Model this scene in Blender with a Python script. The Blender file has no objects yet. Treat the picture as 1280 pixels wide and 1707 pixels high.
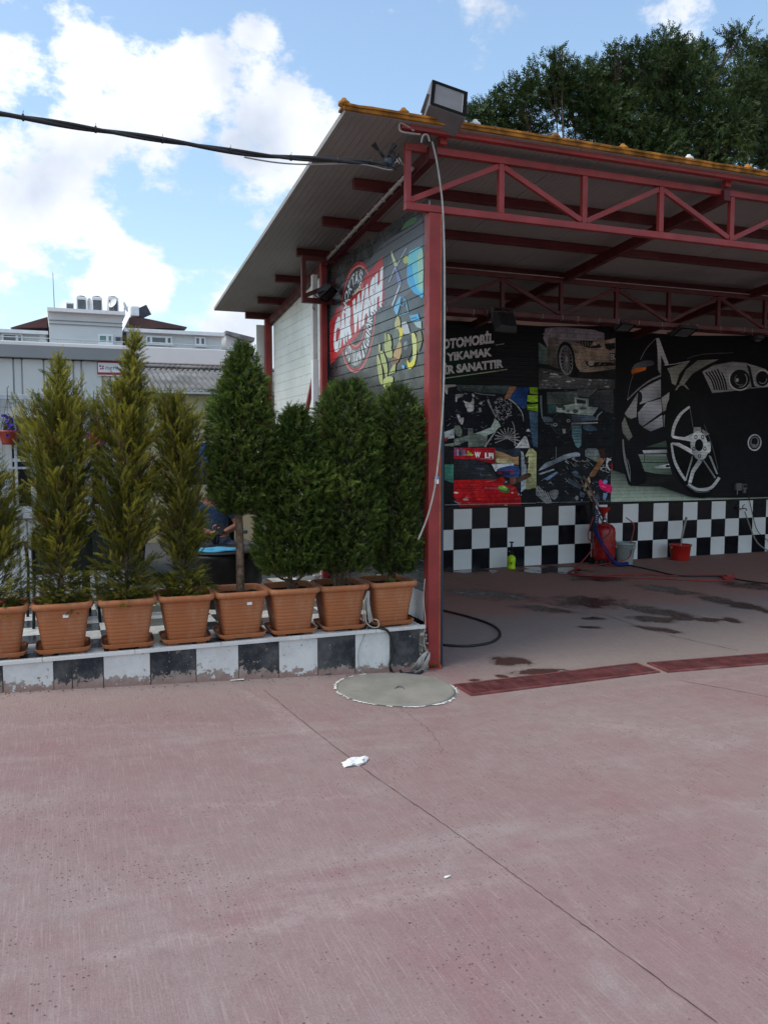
import bpy, bmesh, math, random
import numpy as np
from mathutils import Vector, Matrix, noise as mnoise
R = math.radians
random.seed(7); rng = np.random.default_rng(7)
scene = bpy.context.scene
COL = scene.collection

# ------------------------------------------------------------------ camera
CAM = np.array([-2.7227, -5.8853, 1.7606]); FPX = 1359.58
YAW, PITCH, ROLL = R(21.3267), R(-4.3265), R(-0.0636)
_f = np.array([math.sin(YAW)*math.cos(PITCH), math.cos(YAW)*math.cos(PITCH), math.sin(PITCH)])
_r = np.array([math.cos(YAW), -math.sin(YAW), 0.0]); _u = np.cross(_r, _f)
_r, _u = _r*math.cos(ROLL)+_u*math.sin(ROLL), -_r*math.sin(ROLL)+_u*math.cos(ROLL)
def ray(x, y): return _f+_r*(x-640)/FPX-_u*(y-853.5)/FPX
def at(ax, val, x, y):
    """point of a world plane (axis ax = val) seen at photo position x, y"""
    d = ray(x, y); return tuple(CAM+(val-CAM[ax])/d[ax]*d)
cd = bpy.data.cameras.new('camera'); cam = bpy.data.objects.new('camera', cd); COL.objects.link(cam)
cam.matrix_world = Matrix(((_r[0], _u[0], -_f[0], CAM[0]), (_r[1], _u[1], -_f[1], CAM[1]), (_r[2], _u[2], -_f[2], CAM[2]), (0, 0, 0, 1)))
cd.sensor_fit = 'VERTICAL'; cd.sensor_height = 24; cd.lens = 24*FPX/1707; cd.clip_end = 2000; cd.clip_start = 0.05
scene.camera = cam

# ------------------------------------------------------------------ world, sun, exposure
SUN_EL, SUN_AZ = R(58), R(-96)      # azimuth from +Y towards +X
w = bpy.data.worlds.new('World'); scene.world = w; w.use_nodes = True
nt = w.node_tree; N = nt.nodes; L = nt.links; N.clear()
out = N.new('ShaderNodeOutputWorld'); bg = N.new('ShaderNodeBackground'); bc = N.new('ShaderNodeBackground')
sky = N.new('ShaderNodeTexSky'); sky.sky_type = 'NISHITA'; sky.sun_disc = False
sky.sun_elevation = SUN_EL; sky.sun_rotation = SUN_AZ; sky.air_density = 1.1; sky.dust_density = 2.2; sky.ozone_density = 1.0
bg.inputs[1].default_value = 0.15
st_ = N.new('ShaderNodeMix'); st_.data_type = 'RGBA'; st_.blend_type = 'MULTIPLY'; st_.inputs[0].default_value = 1; st_.inputs[7].default_value = (1.0, 1.045, 1.0, 1); L.new(sky.outputs[0], st_.inputs[6]); L.new(st_.outputs[2], bg.inputs[0])
tc = N.new('ShaderNodeTexCoord')
def wmath(op, a, b=None, c=None):
    n = N.new('ShaderNodeMath'); n.operation = op
    for i, v in enumerate((a, b, c)):
        if v is None: continue
        if isinstance(v, (int, float)): n.inputs[i].default_value = v
        else: L.new(v, n.inputs[i])
    return n.outputs[0]
nz = N.new('ShaderNodeTexNoise'); nz.inputs['Scale'].default_value = 7.5; nz.inputs['Detail'].default_value = 9; nz.inputs['Roughness'].default_value = .62
mp = N.new('ShaderNodeMapping'); mp.inputs['Location'].default_value = (3.1, 1.7, 4.2); mp.inputs['Scale'].default_value = (1, 1, 1.5)
L.new(tc.outputs['Generated'], mp.inputs[0]); L.new(mp.outputs[0], nz.inputs['Vector'])
nb = N.new('ShaderNodeTexNoise'); nb.inputs['Scale'].default_value = 2.1; nb.inputs['Detail'].default_value = 3
L.new(mp.outputs[0], nb.inputs['Vector'])
# clouds: (x, y, radius, density) in photo directions
CL = [(30, 290, 200, 1.05), (-10, 120, 110, 1.1), (260, 190, 120, 1.0), (330, 130, 95, 1.0), (130, 120, 90, .75), (110, 500, 120, .60), (180, 350, 110, .68),
      (480, 215, 95, .85), (410, 150, 90, .62), (425, 25, 62, .88), (215, 462, 88, .98), (400, 560, 130, 1.0), (340, 290, 110, .50), (10, 420, 140, .85),
      (830, 90, 85, .40), (1115, 10, 70, .42), (540, 230, 80, .8), (90, 720, 180, .5), (-250, 300, 260, .9), (-300, 650, 260, .8), (390, 250, 80, .60)]
tot = None
for (x, y, rr, dens) in CL:
    d = ray(x, y); d = d/np.linalg.norm(d)
    vm = N.new('ShaderNodeVectorMath'); vm.operation = 'DISTANCE'; vm.inputs[1].default_value = tuple(d)
    L.new(tc.outputs['Generated'], vm.inputs[0])
    mr = N.new('ShaderNodeMapRange'); mr.interpolation_type = 'SMOOTHSTEP'
    mr.inputs['From Min'].default_value = 0; mr.inputs['From Max'].default_value = rr/FPX*1.35
    mr.inputs['To Min'].default_value = dens*.88; mr.inputs['To Max'].default_value = 0
    L.new(vm.outputs['Value'], mr.inputs['Value'])
    tot = mr.outputs[0] if tot is None else wmath('MAXIMUM', tot, mr.outputs[0])
# away from the view, noise cloud with its cover thinned to darken the bay
vm = N.new('ShaderNodeVectorMath'); vm.operation = 'DISTANCE'
d = ray(760, 330); d = d/np.linalg.norm(d); vm.inputs[1].default_value = tuple(d); L.new(tc.outputs['Generated'], vm.inputs[0])
mr = N.new('ShaderNodeMapRange'); mr.inputs['From Min'].default_value = .55; mr.inputs['From Max'].default_value = .95
L.new(vm.outputs['Value'], mr.inputs['Value'])
far = wmath('MULTIPLY', mr.outputs[0], wmath('MULTIPLY', wmath('SUBTRACT', nb.outputs[0], .47), 3.2))
tot = wmath('MAXIMUM', tot, far)
dens = wmath('ADD', tot, wmath('MULTIPLY', wmath('SUBTRACT', nz.outputs[0], .5), 3.5))
mk = N.new('ShaderNodeMapRange'); mk.interpolation_type = 'SMOOTHSTEP'
mk.inputs['From Min'].default_value = .30; mk.inputs['From Max'].default_value = .72; mk.inputs['To Max'].default_value = .97
L.new(dens, mk.inputs['Value'])
cr = N.new('ShaderNodeMapRange'); cr.inputs['From Min'].default_value = .38; cr.inputs['From Max'].default_value = .60
nc = N.new('ShaderNodeTexNoise'); nc.inputs['Scale'].default_value = 4.5; nc.inputs['Detail'].default_value = 6
mp2 = N.new('ShaderNodeMapping'); mp2.inputs['Location'].default_value = (1.2, 8.7, 2.2); L.new(tc.outputs['Generated'], mp2.inputs[0]); L.new(mp2.outputs[0], nc.inputs['Vector'])
L.new(nc.outputs[0], cr.inputs['Value'])
cm = N.new('ShaderNodeMix'); cm.data_type = 'RGBA'; cm.inputs[6].default_value = (.52, .58, .69, 1); cm.inputs[7].default_value = (1.0, 1.0, 1.02, 1)
L.new(cr.outputs[0], cm.inputs[0]); L.new(cm.outputs[2], bc.inputs[0]); bc.inputs[1].default_value = .76
ms = N.new('ShaderNodeMixShader'); L.new(mk.outputs[0], ms.inputs[0]); L.new(bg.outputs[0], ms.inputs[1]); L.new(bc.outputs[0], ms.inputs[2])
L.new(ms.outputs[0], out.inputs[0])
sd = bpy.data.lights.new('sun', 'SUN'); sd.energy = 0.75; sd.angle = R(24); sd.color = (1, .96, .9)
so = bpy.data.objects.new('sun', sd); COL.objects.link(so)
sv = Vector((math.sin(SUN_AZ)*math.cos(SUN_EL), math.cos(SUN_AZ)*math.cos(SUN_EL), math.sin(SUN_EL)))
so.rotation_euler = sv.to_track_quat('Z', 'Y').to_euler()
scene.view_settings.view_transform = 'Standard'; scene.view_settings.look = 'None'
scene.view_settings.exposure = 0.78; scene.view_settings.gamma = 1; scene.view_settings.use_curve_mapping = False

# ------------------------------------------------------------------ materials
def srgb(c): return tuple(((v/255+.055)/1.055)**2.4 if v > 10 else v/255/12.92 for v in c)
class G:
    def __init__(s, name):
        s.m = bpy.data.materials.new(name); s.m.use_nodes = True; s.nt = s.m.node_tree; s.N = s.nt.nodes; s.L = s.nt.links
        s.b = s.N['Principled BSDF']; s.out = s.N['Material Output']; s._c = None
    def put(s, v, sock):
        if hasattr(v, 'is_output'): s.L.new(v, sock)
        elif isinstance(v, (tuple, list)): sock.default_value = (*v, 1) if len(v) == 3 and len(sock.default_value) == 4 else v
        else: sock.default_value = v
    def coord(s, kind='Object', scale=None, loc=None, rot=None):
        if s._c is None: s._c = s.N.new('ShaderNodeTexCoord')
        o = s._c.outputs[kind]
        if scale or loc or rot:
            m = s.N.new('ShaderNodeMapping'); s.L.new(o, m.inputs[0])
            if scale: m.inputs['Scale'].default_value = scale
            if loc: m.inputs['Location'].default_value = loc
            if rot: m.inputs['Rotation'].default_value = rot
            o = m.outputs[0]
        return o
    def noise(s, sc, det=4, rough=.55, vec=None, dist=0):
        n = s.N.new('ShaderNodeTexNoise'); n.inputs['Scale'].default_value = sc; n.inputs['Detail'].default_value = det
        n.inputs['Roughness'].default_value = rough; n.inputs['Distortion'].default_value = dist
        s.L.new(vec if vec is not None else s.coord(), n.inputs['Vector']); return n.outputs[0]
    def voro(s, sc, vec=None, feat='F1', out=0):
        n = s.N.new('ShaderNodeTexVoronoi'); n.feature = feat; n.inputs['Scale'].default_value = sc
        s.L.new(vec if vec is not None else s.coord(), n.inputs['Vector']); return n.outputs[out]
    def math(s, op, a, b=0.0, c=None):
        n = s.N.new('ShaderNodeMath'); n.operation = op; s.put(a, n.inputs[0]); s.put(b, n.inputs[1])
        if c is not None: s.put(c, n.inputs[2])
        return n.outputs[0]
    def ramp(s, v, a, b, x=0.0, y=1.0, smooth=True):
        n = s.N.new('ShaderNodeMapRange'); n.interpolation_type = 'SMOOTHSTEP' if smooth else 'LINEAR'
        s.put(v, n.inputs['Value']); n.inputs['From Min'].default_value = a; n.inputs['From Max'].default_value = b
        n.inputs['To Min'].default_value = x; n.inputs['To Max'].default_value = y; return n.outputs[0]
    def mix(s, f, a, b, mode='MIX'):
        n = s.N.new('ShaderNodeMix'); n.data_type = 'RGBA'; n.blend_type = mode
        s.put(f, n.inputs[0]); s.put(a, n.inputs[6]); s.put(b, n.inputs[7]); return n.outputs[2]
    def xyz(s, vec=None):
        n = s.N.new('ShaderNodeSeparateXYZ'); s.L.new(vec if vec is not None else s.coord(), n.inputs[0]); return n.outputs
    def bump(s, h, strength=.3, dist=.01, normal=None):
        n = s.N.new('ShaderNodeBump'); n.inputs['Strength'].default_value = strength; n.inputs['Distance'].default_value = dist
        s.L.new(h, n.inputs['Height'])
        if normal is not None: s.L.new(normal, n.inputs['Normal'])
        return n.outputs[0]
    def done(s, col=None, rough=None, metal=None, nrm=None, spec=None, coat=None, coat_r=None, trans=None, alpha=None):
        for k, v in (('Base Color', col), ('Roughness', rough), ('Metallic', metal), ('Normal', nrm), ('Specular IOR Level', spec),
                     ('Coat Weight', coat), ('Coat Roughness', coat_r), ('Transmission Weight', trans), ('Alpha', alpha)):
            if v is not None: s.put(v, s.b.inputs[k])
        return s.m
def simple(name, col, rough=.5, var=.12, sc=6, bump=.08, bsc=60, metal=0, spec=.5, coat=0, dirt=None, dirt_amt=.35, bdist=.004):
    g = G(name)
    n = g.noise(sc, 5)
    dark = tuple(c*(1-var*1.6) for c in col); light = tuple(min(1, c*(1+var)) for c in col)
    c = g.mix(g.ramp(n, .3, .7), dark, light)
    if dirt is not None:
        n2 = g.noise(sc*.45, 8, .7); c = g.mix(g.ramp(n2, .50, .72, 0, dirt_amt), c, dirt)
    r = g.ramp(g.noise(sc*2.3, 4), .3, .7, max(0, rough-.08), min(1, rough+.1))
    nr = g.bump(g.noise(bsc, 4), bump, bdist) if bump else None
    return g.done(c, r, metal, nr, spec, coat)
M = {}
M['red'] = simple('red_painted_steel', (.25, .030, .028), .42, .15, 3, .08, 40, dirt=(.12, .035, .02), dirt_amt=.6, spec=.4)
M['red_shaded'] = simple('shaded_red_steel', (.075, .010, .012), .5, .15, 3, .05, 40, dirt=(.05, .01, .01), spec=.3)  # red steel under the roof, shade put into its colour
M['rust_yellow'] = simple('weathered_orange_ridge', (.33, .14, .022), .8, .4, 9, .5, 45, dirt=(.10, .045, .02), dirt_amt=.9, spec=.2)
M['white_steel'] = simple('white_painted_metal', (.56, .58, .57), .45, .06, 2, .04, 30, dirt=(.36, .35, .32), dirt_amt=.4)
M['white_wall'] = simple('white_coated_siding', (.66, .68, .63), .42, .08, 1.3, .04, 30, dirt=(.34, .34, .29), dirt_amt=.5)
M['cable_black'] = simple('black_rubber', (.012, .012, .014), .5, .2, 30, 0)
M['cable_white'] = simple('white_cable_sheath', (.31, .30, .275), .5, .12, 20, 0, dirt=(.2, .18, .15))
M['cable_grey'] = simple('grey_cable_sheath', (.28, .27, .25), .5, .12, 20, 0)
M['orange_strip'] = simple('orange_edge_strip', (.5, .12, .015), .6, .25, 9, .1)
M['navy'] = simple('dark_blue_trim', (.015, .028, .055), .35, .1, 5, 0)
M['terracotta'] = simple('terracotta_plastic', (.37, .125, .043), .5, .16, 5, .12, 25, dirt=(.34, .19, .11), dirt_amt=.55, spec=.35, bdist=.003)
M['soil'] = simple('potting_soil', (.035, .022, .014), .95, .4, 30, 1, 60, spec=.1, bdist=.02)
M['bark'] = simple('conifer_bark', (.15, .105, .072), .9, .35, 25, .8, 50, spec=.15, bdist=.006)
M['bark_grey'] = simple('grey_twig_bark', (.12, .095, .07), .9, .3, 25, .5, 50, spec=.15)
M['chrome'] = simple('bare_metal', (.55, .55, .55), .3, .08, 6, 0, metal=1)
M['white_tile'] = simple('white_glazed_tile', (.80, .81, .79), .16, .05, 1.5, .02, 8, dirt=(.45, .45, .42), dirt_amt=.3, spec=.5)
M['black_tile'] = simple('black_glazed_tile', (.008, .009, .013), .14, .2, 2, .02, 8, spec=.22)
M['white_floor_tile'] = simple('white_floor_tile', (.60, .61, .60), .25, .06, 3, .03, 12, dirt=(.35, .33, .3), dirt_amt=.5)
M['black_floor_tile'] = simple('dark_floor_tile', (.035, .04, .047), .22, .2, 3, .03, 12, dirt=(.09, .085, .08), dirt_amt=.5)
M['grout'] = simple('dark_grout', (.05, .05, .05), .9, .2, 20, .1)
def chipped(name, col, rust):
    g = G(name); n = g.noise(3, 5); c = g.mix(g.ramp(n, .3, .7), tuple(v*.78 for v in col), tuple(v*1.15 for v in col))
    c = g.mix(g.ramp(g.noise(1.3, 8, .7), .5, .72, 0, .45), c, (.13, .05, .04))
    st = g.noise(1.0, 6, .7, vec=g.coord(scale=(22, 22, 1.6))); c = g.mix(g.ramp(st, .56, .74, 0, .45), c, tuple(v*.45 for v in col))
    ch = g.math('MULTIPLY', g.ramp(g.noise(55, 5, .65), .64, .68), g.ramp(g.noise(4, 4), .46, .6)); c = g.mix(ch, c, rust)
    h = g.math('SUBTRACT', g.math('MULTIPLY', g.noise(30, 4), .3), ch)
    return g.done(c, g.ramp(g.noise(7, 4), .3, .7, .36, .6), 0, g.bump(h, .35, .003), .4)
M['red'] = chipped('chipped_red_steel_paint', (.25, .030, .028), (.11, .045, .025)); M['red_shaded'] = chipped('chipped_shaded_red_paint', (.08, .011, .012), (.06, .03, .02))  # the second is the same paint, darkened for steel in the roof's shade
g = G('sunfaded_terracotta_plastic'); oi = g.N.new('ShaderNodeObjectInfo'); rd = oi.outputs['Random']
c = g.mix(rd, (.335, .108, .036), (.40, .150, .062)); c = g.mix(g.ramp(g.noise(4, 6, .6), .3, .7, 0, .5), c, (.30, .10, .036))
du = g.noise(1.0, 7, .7, vec=g.coord(scale=(7, 7, 2.2))); c = g.mix(g.ramp(du, .48, .72, 0, .5), c, (.40, .24, .15)); c = g.mix(g.ramp(g.noise(45, 5, .7), .60, .72, 0, .5), c, (.18, .085, .045))
M['terracotta'] = g.done(c, g.ramp(du, .3, .7, .45, .75), 0, g.bump(g.noise(60, 5), .12, .002), .3)
M['window_glass'] = G('dark_window_glass').done((.022, .026, .03), .06, spec=.6)
M['pvc'] = simple('white_pvc_frame', (.70, .72, .73), .35, .04, 4, 0)
M['grey_metal'] = simple('grey_painted_fascia', (.21, .225, .235), .5, .06, 1.2, .05, 20, dirt=(.13, .135, .14), dirt_amt=.4)
M['grille'] = simple('galvanised_grille_bar', (.42, .45, .48), .45, .1, 8, 0)
M['cream'] = simple('cream_plaster', (.50, .455, .28), .9, .05, 1.2, .25, 70, dirt=(.40, .36, .25), dirt_amt=.35)
M['fibre'] = simple('fibre_cement_sheet', (.18, .177, .172), .9, .25, 2.5, .3, 30, dirt=(.10, .10, .095), dirt_amt=.7)
M['render_white'] = simple('off_white_render', (.60, .62, .615), .9, .05, .25, .05, 5, dirt=(.50, .51, .495), dirt_amt=.4)
M['far_glass'] = simple('green_tinted_glass', (.12, .30, .27), .2, .12, .6, 0, spec=.5)
M['far_glass_dark'] = simple('grey_window_glass', (.10, .13, .14), .18, .2, .6, 0, spec=.5)
M['roof_maroon'] = simple('maroon_roof_sheet', (.065, .022, .022), .6, .2, .5, 0)
M['ac_grille'] = simple('dark_fan_grille', (.03, .04, .055), .5, .2, 3, 0)
M['black_plastic'] = simple('black_plastic', (.012, .012, .013), .5, .15, 10, .05, spec=.25)
M['grey_cast'] = simple('grey_cast_aluminium', (.12, .12, .125), .5, .08, 8, .08, 50)
M['red_tank'] = simple('red_enamel_tank', (.33, .012, .012), .28, .12, 6, .02, 30, dirt=(.16, .01, .01), spec=.5)
M['red_plastic'] = simple('red_bucket_plastic', (.48, .02, .014), .4, .1, 8, .04)
M['grey_plastic'] = simple('grey_green_bucket_plastic', (.33, .39, .38), .45, .1, 6, .05, dirt=(.18, .2, .19))
M['lime'] = G('lime_sprayer_plastic').done((.50, .78, .01), .35)
M['blue_hose'] = simple('blue_coil_hose', (.010, .028, .19), .45, .1, 20, 0)
M['red_hose'] = simple('red_air_hose', (.30, .035, .03), .45, .15, 10, 0)
M['wood'] = simple('wooden_handle', (.36, .24, .15), .6, .2, 12, .1)
M['red_flower_pot'] = simple('red_brown_hanging_pot', (.30, .035, .018), .42, .15, 8, .04)
M['chair_green'] = simple('dark_green_mesh_fabric', (.022, .04, .032), .7, .2, 40, .2, 200)
M['leather'] = simple('black_leather', (.008, .008, .009), .38, .2, 9, .15, 60, spec=.3)
M['sky_blue'] = simple('bright_blue_cloth', (.05, .30, .50), .7, .1, 10, .1)
M['skin'] = simple('skin', (.34, .16, .10), .55, .08, 12, .06, 80)
M['hair'] = simple('black_hair', (.012, .010, .009), .6, .2, 60, .5, 150)
M['shirt'] = simple('heather_blue_tshirt', (.05, .095, .17), .9, .3, 60, .2, 150)
M['trouser'] = simple('dark_blue_jeans', (.02, .03, .06), .9, .25, 60, .2, 150)
M['paper'] = simple('crumpled_white_paper', (.78, .78, .76), .8, .05, 20, .2)
M['white_paint'] = simple('flaking_white_paint', (.70, .69, .66), .8, .15, 30, .4, 90, dirt=(.4, .36, .33))

def ribbed(name, col, axis, period, strength, dist, rough=.6, dirt=None, spec=.3, amt=.4):
    g = G(name); x = g.xyz()
    v = g.math('SINE', g.math('MULTIPLY', x[axis], 2*math.pi/period))
    v = g.ramp(v, .55, 1.0)
    c = g.mix(g.ramp(g.noise(1.2, 6), .3, .7), tuple(c*.9 for c in col), tuple(c*1.06 for c in col))
    c = g.mix(g.math('MULTIPLY', v, .14), c, tuple(c*.6 for c in col))
    if dirt: c = g.mix(g.ramp(g.noise(.8, 9, .7), .48, .72, 0, amt), c, dirt)
    return g.done(c, rough, 0, g.bump(v, strength, dist), spec)
M['roof_under'] = ribbed('beige_ribbed_roof_sheet', (.25, .232, .212), 0, .055, .5, .006, .5, dirt=(.17, .15, .135), spec=.35, amt=.6)
M['print_black'] = ribbed('black_print_siding', (.008, .008, .009), 2, .06, .5, .003, .45, spec=.15)
def vcol(name, rough, coat, groove=None, spec=.5, gain=1.0, tex=0.0):
    g = G(name); a = g.N.new('ShaderNodeAttribute'); a.attribute_name = 'Col'
    n = g.noise(35, 6, .7); c = g.mix(g.ramp(n, .45, .75, 0, .22), a.outputs['Color'], (.02, .02, .02), 'MIX')
    if gain != 1: c = g.mix(1.0, c, (gain, gain, gain), 'MULTIPLY')
    if tex:
        t1 = g.ramp(g.noise(9, 10, .72, dist=.6), .34, .66, 1-tex, 1+tex); cmb = g.N.new('ShaderNodeCombineXYZ')
        for i in range(3): g.L.new(t1, cmb.inputs[i])
        c = g.mix(1.0, c, cmb.outputs[0], 'MULTIPLY')
    nr = None
    if groove:
        x = g.xyz(); v = g.ramp(g.math('SINE', g.math('MULTIPLY', x[2], 2*math.pi/groove)), .9, 1.0)
        c = g.mix(g.math('MULTIPLY', v, .5), c, (.005, .005, .005)); nr = g.bump(v, .4, .003)
    g.done(c, rough, 0, nr, spec, coat, .12); return g.m
M['mural'] = vcol('glossy_mural_print', .32, .12, None, .3)
M['poster'] = vcol('poster_print', .55, .0, .055, .10, 1.9, .34)
M['poster_smooth'] = vcol('smooth_poster_print', .5, .0, .055, .10, 2.1, .12)
M['flatprint'] = vcol('flat_sign_print', .5, 0, None, .3)

def foliage(name, tip=(.13, .15, .012), base=(.022, .05, .008), trans=.25, rough=.55):
    g = G(name); a = g.N.new('ShaderNodeAttribute'); a.attribute_name = 'tint'
    s = g.N.new('ShaderNodeSeparateColor'); g.L.new(a.outputs['Color'], s.inputs[0])
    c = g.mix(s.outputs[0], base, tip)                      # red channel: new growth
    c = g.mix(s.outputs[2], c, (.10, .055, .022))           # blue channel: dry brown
    c = g.mix(s.outputs[1], c, tuple(v*.45 for v in base))  # green channel: darker further inside the crown
    g.done(c, rough, 0, None, .25)
    t = g.N.new('ShaderNodeBsdfTranslucent'); g.L.new(c, t.inputs[0])
    mx = g.N.new('ShaderNodeMixShader'); mx.inputs[0].default_value = trans
    g.L.new(g.b.outputs[0], mx.inputs[1]); g.L.new(t.outputs[0], mx.inputs[2]); g.L.new(mx.outputs[0], g.out.inputs[0]); return g.m
M['leyland'] = foliage('golden_cypress_foliage', (.52, .46, .050), (.062, .080, .012), .30)
M['thuja'] = foliage('dark_thuja_foliage', (.215, .30, .045), (.028, .056, .012), .24)
M['bigtree'] = foliage('broad_tree_foliage', (.085, .13, .032), (.020, .042, .012), .15)
M['weed'] = foliage('weed_leaf', (.12, .24, .03), (.05, .12, .02), .3)

# kerb paint worn off towards the foot
def kerbmat(name, col):
    g = G(name); x = g.xyz()
    n = g.noise(16, 9, .72); nl = g.noise(3.0, 4)
    hh = g.math('ADD', x[2], g.math('MULTIPLY', g.math('SUBTRACT', x[0], 2.5), .0505)); low = g.ramp(hh, .0, .13, .40, 0)                   # wear depth above the pavement
    n = g.math('ADD', g.math('MULTIPLY', g.math('SUBTRACT', n, .5), 1.7), .5); m = g.math('ADD', g.math('ADD', n, low), g.math('MULTIPLY', g.math('SUBTRACT', nl, .5), .55))
    wear = g.ramp(m, .70, .74)
    con = g.mix(g.ramp(g.noise(14, 8), .3, .7), (.20, .175, .15), (.36, .30, .26))
    con = g.mix(g.ramp(hh, .0, .09, .7, 0), con, (.27, .15, .13))
    c = g.mix(g.ramp(g.noise(5, 7, .7), .35, .75, 0, .35), col, (.27, .26, .24))
    chip = g.math('MULTIPLY', g.ramp(g.noise(70, 4, .6), .66, .69), g.ramp(nl, .42, .58)); wear = g.math('MAXIMUM', wear, chip); c = g.mix(wear, c, con)
    return g.done(c, .75, 0, g.bump(g.math('SUBTRACT', g.noise(45, 6), g.math('MULTIPLY', wear, .4)), .5, .006), .3)
M['kerb_white'] = kerbmat('worn_white_kerb_paint', (.62, .62, .60)); M['kerb_black'] = kerbmat('worn_black_kerb_paint', (.016, .019, .026))
g = G('raw_concrete'); c = g.mix(g.ramp(g.noise(6, 9, .7), .3, .7), (.16, .15, .125), (.27, .255, .22))
c = g.mix(g.ramp(g.noise(60, 3), .6, .72, 0, .6), c, (.10, .09, .08))
M['concrete'] = g.done(c, .9, 0, g.bump(g.noise(35, 8, .7), .6, .008), .2)
g = G('smooth_concrete_lid'); c = g.mix(g.ramp(g.noise(3.5, 9, .65), .3, .7), (.20, .195, .165), (.28, .27, .235))
c = g.mix(g.ramp(g.noise(1.4, 4), .5, .7, 0, .25), c, (.30, .24, .20)); c = g.mix(g.ramp(g.noise(110, 3), .62, .70, 0, .5), c, (.11, .10, .09))
M['concrete_lid'] = g.done(c, .85, 0, g.bump(g.noise(40, 8, .7), .35, .004), .25)

# yard: red tinted concrete, broomed, worn pale in bands, wet inside the wash bay
g = G('red_tinted_concrete'); x = g.xyz()
n1 = g.noise(.55, 5, .6, dist=.6); n2 = g.noise(2.2, 7, .65, dist=.3); n3 = g.noise(9, 8, .7)
c = g.mix(g.ramp(n1, .36, .64), (.292, .194, .184), (.302, .228, .212))
c = g.mix(g.ramp(n2, .48, .75, 0, .75), c, (.285, .155, .152))
c = g.mix(g.ramp(n2, .46, .25, 0, .6), c, (.355, .295, .278))
st = g.noise(1.0, 6, .6, vec=g.coord(scale=(.28, 2.4, 1), rot=(0, 0, R(-14))), dist=.4)
c = g.mix(g.ramp(st, .50, .72, 0, .65), c, (.36, .30, .28))
st2 = g.noise(1.0, 6, .65, vec=g.coord(scale=(.22, 3.2, 1), loc=(4, 2, 0), rot=(0, 0, R(31))), dist=.5)
c = g.mix(g.ramp(st2, .54, .74, 0, .55), c, (.375, .30, .285))
c = g.mix(g.ramp(n3, .35, .7, 0, .30), c, (.20, .128, .122))
# greyer by the drain and the wash bay
gd = g.math('ADD', g.ramp(x[1], -1.6, -.2, 0, 1), g.math('MULTIPLY', g.math('SUBTRACT', n2, .5), 1.2)); gd = g.math('MULTIPLY', gd, g.ramp(x[0], -.6, 1.2))
c = g.mix(g.ramp(gd, .2, 1.0, 0, .78), c, (.265, .225, .20))
gi = g.math('ADD', g.ramp(x[1], .6, 2.4, 0, 1), g.math('MULTIPLY', g.math('SUBTRACT', n2, .5), 1.4)); gi = g.math('MULTIPLY', gi, g.ramp(x[0], -.3, .2))
c = g.mix(g.ramp(gi, .2, 1.0, 0, .72), c, (.41, .18, .13))  # redder inside the bay, colour offsetting the bluish shade under the roof
# pinkish dust near the kerb
kd = g.math('MULTIPLY', g.ramp(x[1], -.9, -.05), g.ramp(x[0], -.5, -1.2)); c = g.mix(g.math('MULTIPLY', kd, g.ramp(n3, .35, .6, .25, .7)), c, (.36, .285, .25))
# worn pale bands left by traffic (x, y, half length, half width, angle)
bands = [(gp0, gp1, w_, a_) for gp0, gp1, w_, a_ in ((at(2, .04, 60, 1665), at(2, .04, 860, 1462), .05, .8), (at(2, .06, 385, 1143), at(2, .06, 540, 1240), .06, .75), (at(2, .05, 250, 1385), at(2, .03, 620, 1330), .04, .5),
         (at(2, 0, 960, 1196), at(2, 0, 1240, 1250), .13, .6), (at(2, 0, 1110, 1305), at(2, 0, 1330, 1372), .05, .5), (at(2, .05, -40, 1235), at(2, .04, 420, 1220), .04, .45), (at(2, 0, 900, 1420), at(2, 0, 1010, 1640), .03, .4))]
for p0_, p1_, w_, a_ in bands:
    mx_, my_ = (p0_[0]+p1_[0])/2, (p0_[1]+p1_[1])/2; hl = math.hypot(p1_[0]-p0_[0], p1_[1]-p0_[1])/2; an = math.atan2(p1_[1]-p0_[1], p1_[0]-p0_[0])
    m1 = g.N.new('ShaderNodeMapping'); g.L.new(g.coord(loc=(-mx_, -my_, 0)), m1.inputs[0]); m1.inputs['Rotation'].default_value = (0, 0, -an)
    sx_ = g.xyz(m1.outputs[0]); wob = g.math('MULTIPLY', g.math('SUBTRACT', g.noise(1.6, 7, .65), .5), .45)
    d_ = g.math('ABSOLUTE', g.math('ADD', sx_[1], wob)); e_ = g.math('MULTIPLY', g.ramp(d_, w_*1.6, w_*.2), g.ramp(g.math('ABSOLUTE', sx_[0]), hl*1.1, hl*.6))
    e_ = g.math('MULTIPLY', e_, g.ramp(g.noise(17, 7, .75), .40, .58)); c = g.mix(g.math('MULTIPLY', e_, a_*.5), c, (.43, .345, .325))
# oil drips and dark scuffs
g3 = g.noise(28, 8, .8); c = g.mix(g.ramp(g3, .55, .75, 0, .35), c, (.44, .37, .35)); c = g.mix(g.ramp(g3, .45, .28, 0, .35), c, (.15, .095, .09))
# pits and specks
pv = g.voro(38); pn = g.noise(3, 3); pit = g.math('MULTIPLY', g.ramp(pv, .20, .12), g.ramp(pn, .42, .58)); c = g.mix(g.math('MULTIPLY', pit, .75), c, (.07, .04, .04))
sp = g.math('MULTIPLY', g.ramp(g.voro(75), .17, .11), g.ramp(g.noise(2.3, 3), .50, .65)); c = g.mix(g.math('MULTIPLY', sp, .5), c, (.58, .50, .47))
fine = g.noise(130, 4, .7); c = g.mix(g.ramp(fine, .35, .65, 0, .28), c, (.13, .08, .078)); bs = g.noise(1.0, 3, .6, vec=g.coord(scale=(120, 5, 1), rot=(0, 0, .12))); c = g.mix(g.ramp(bs, .5, .75, 0, .3), c, (.42, .35, .33))
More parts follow.
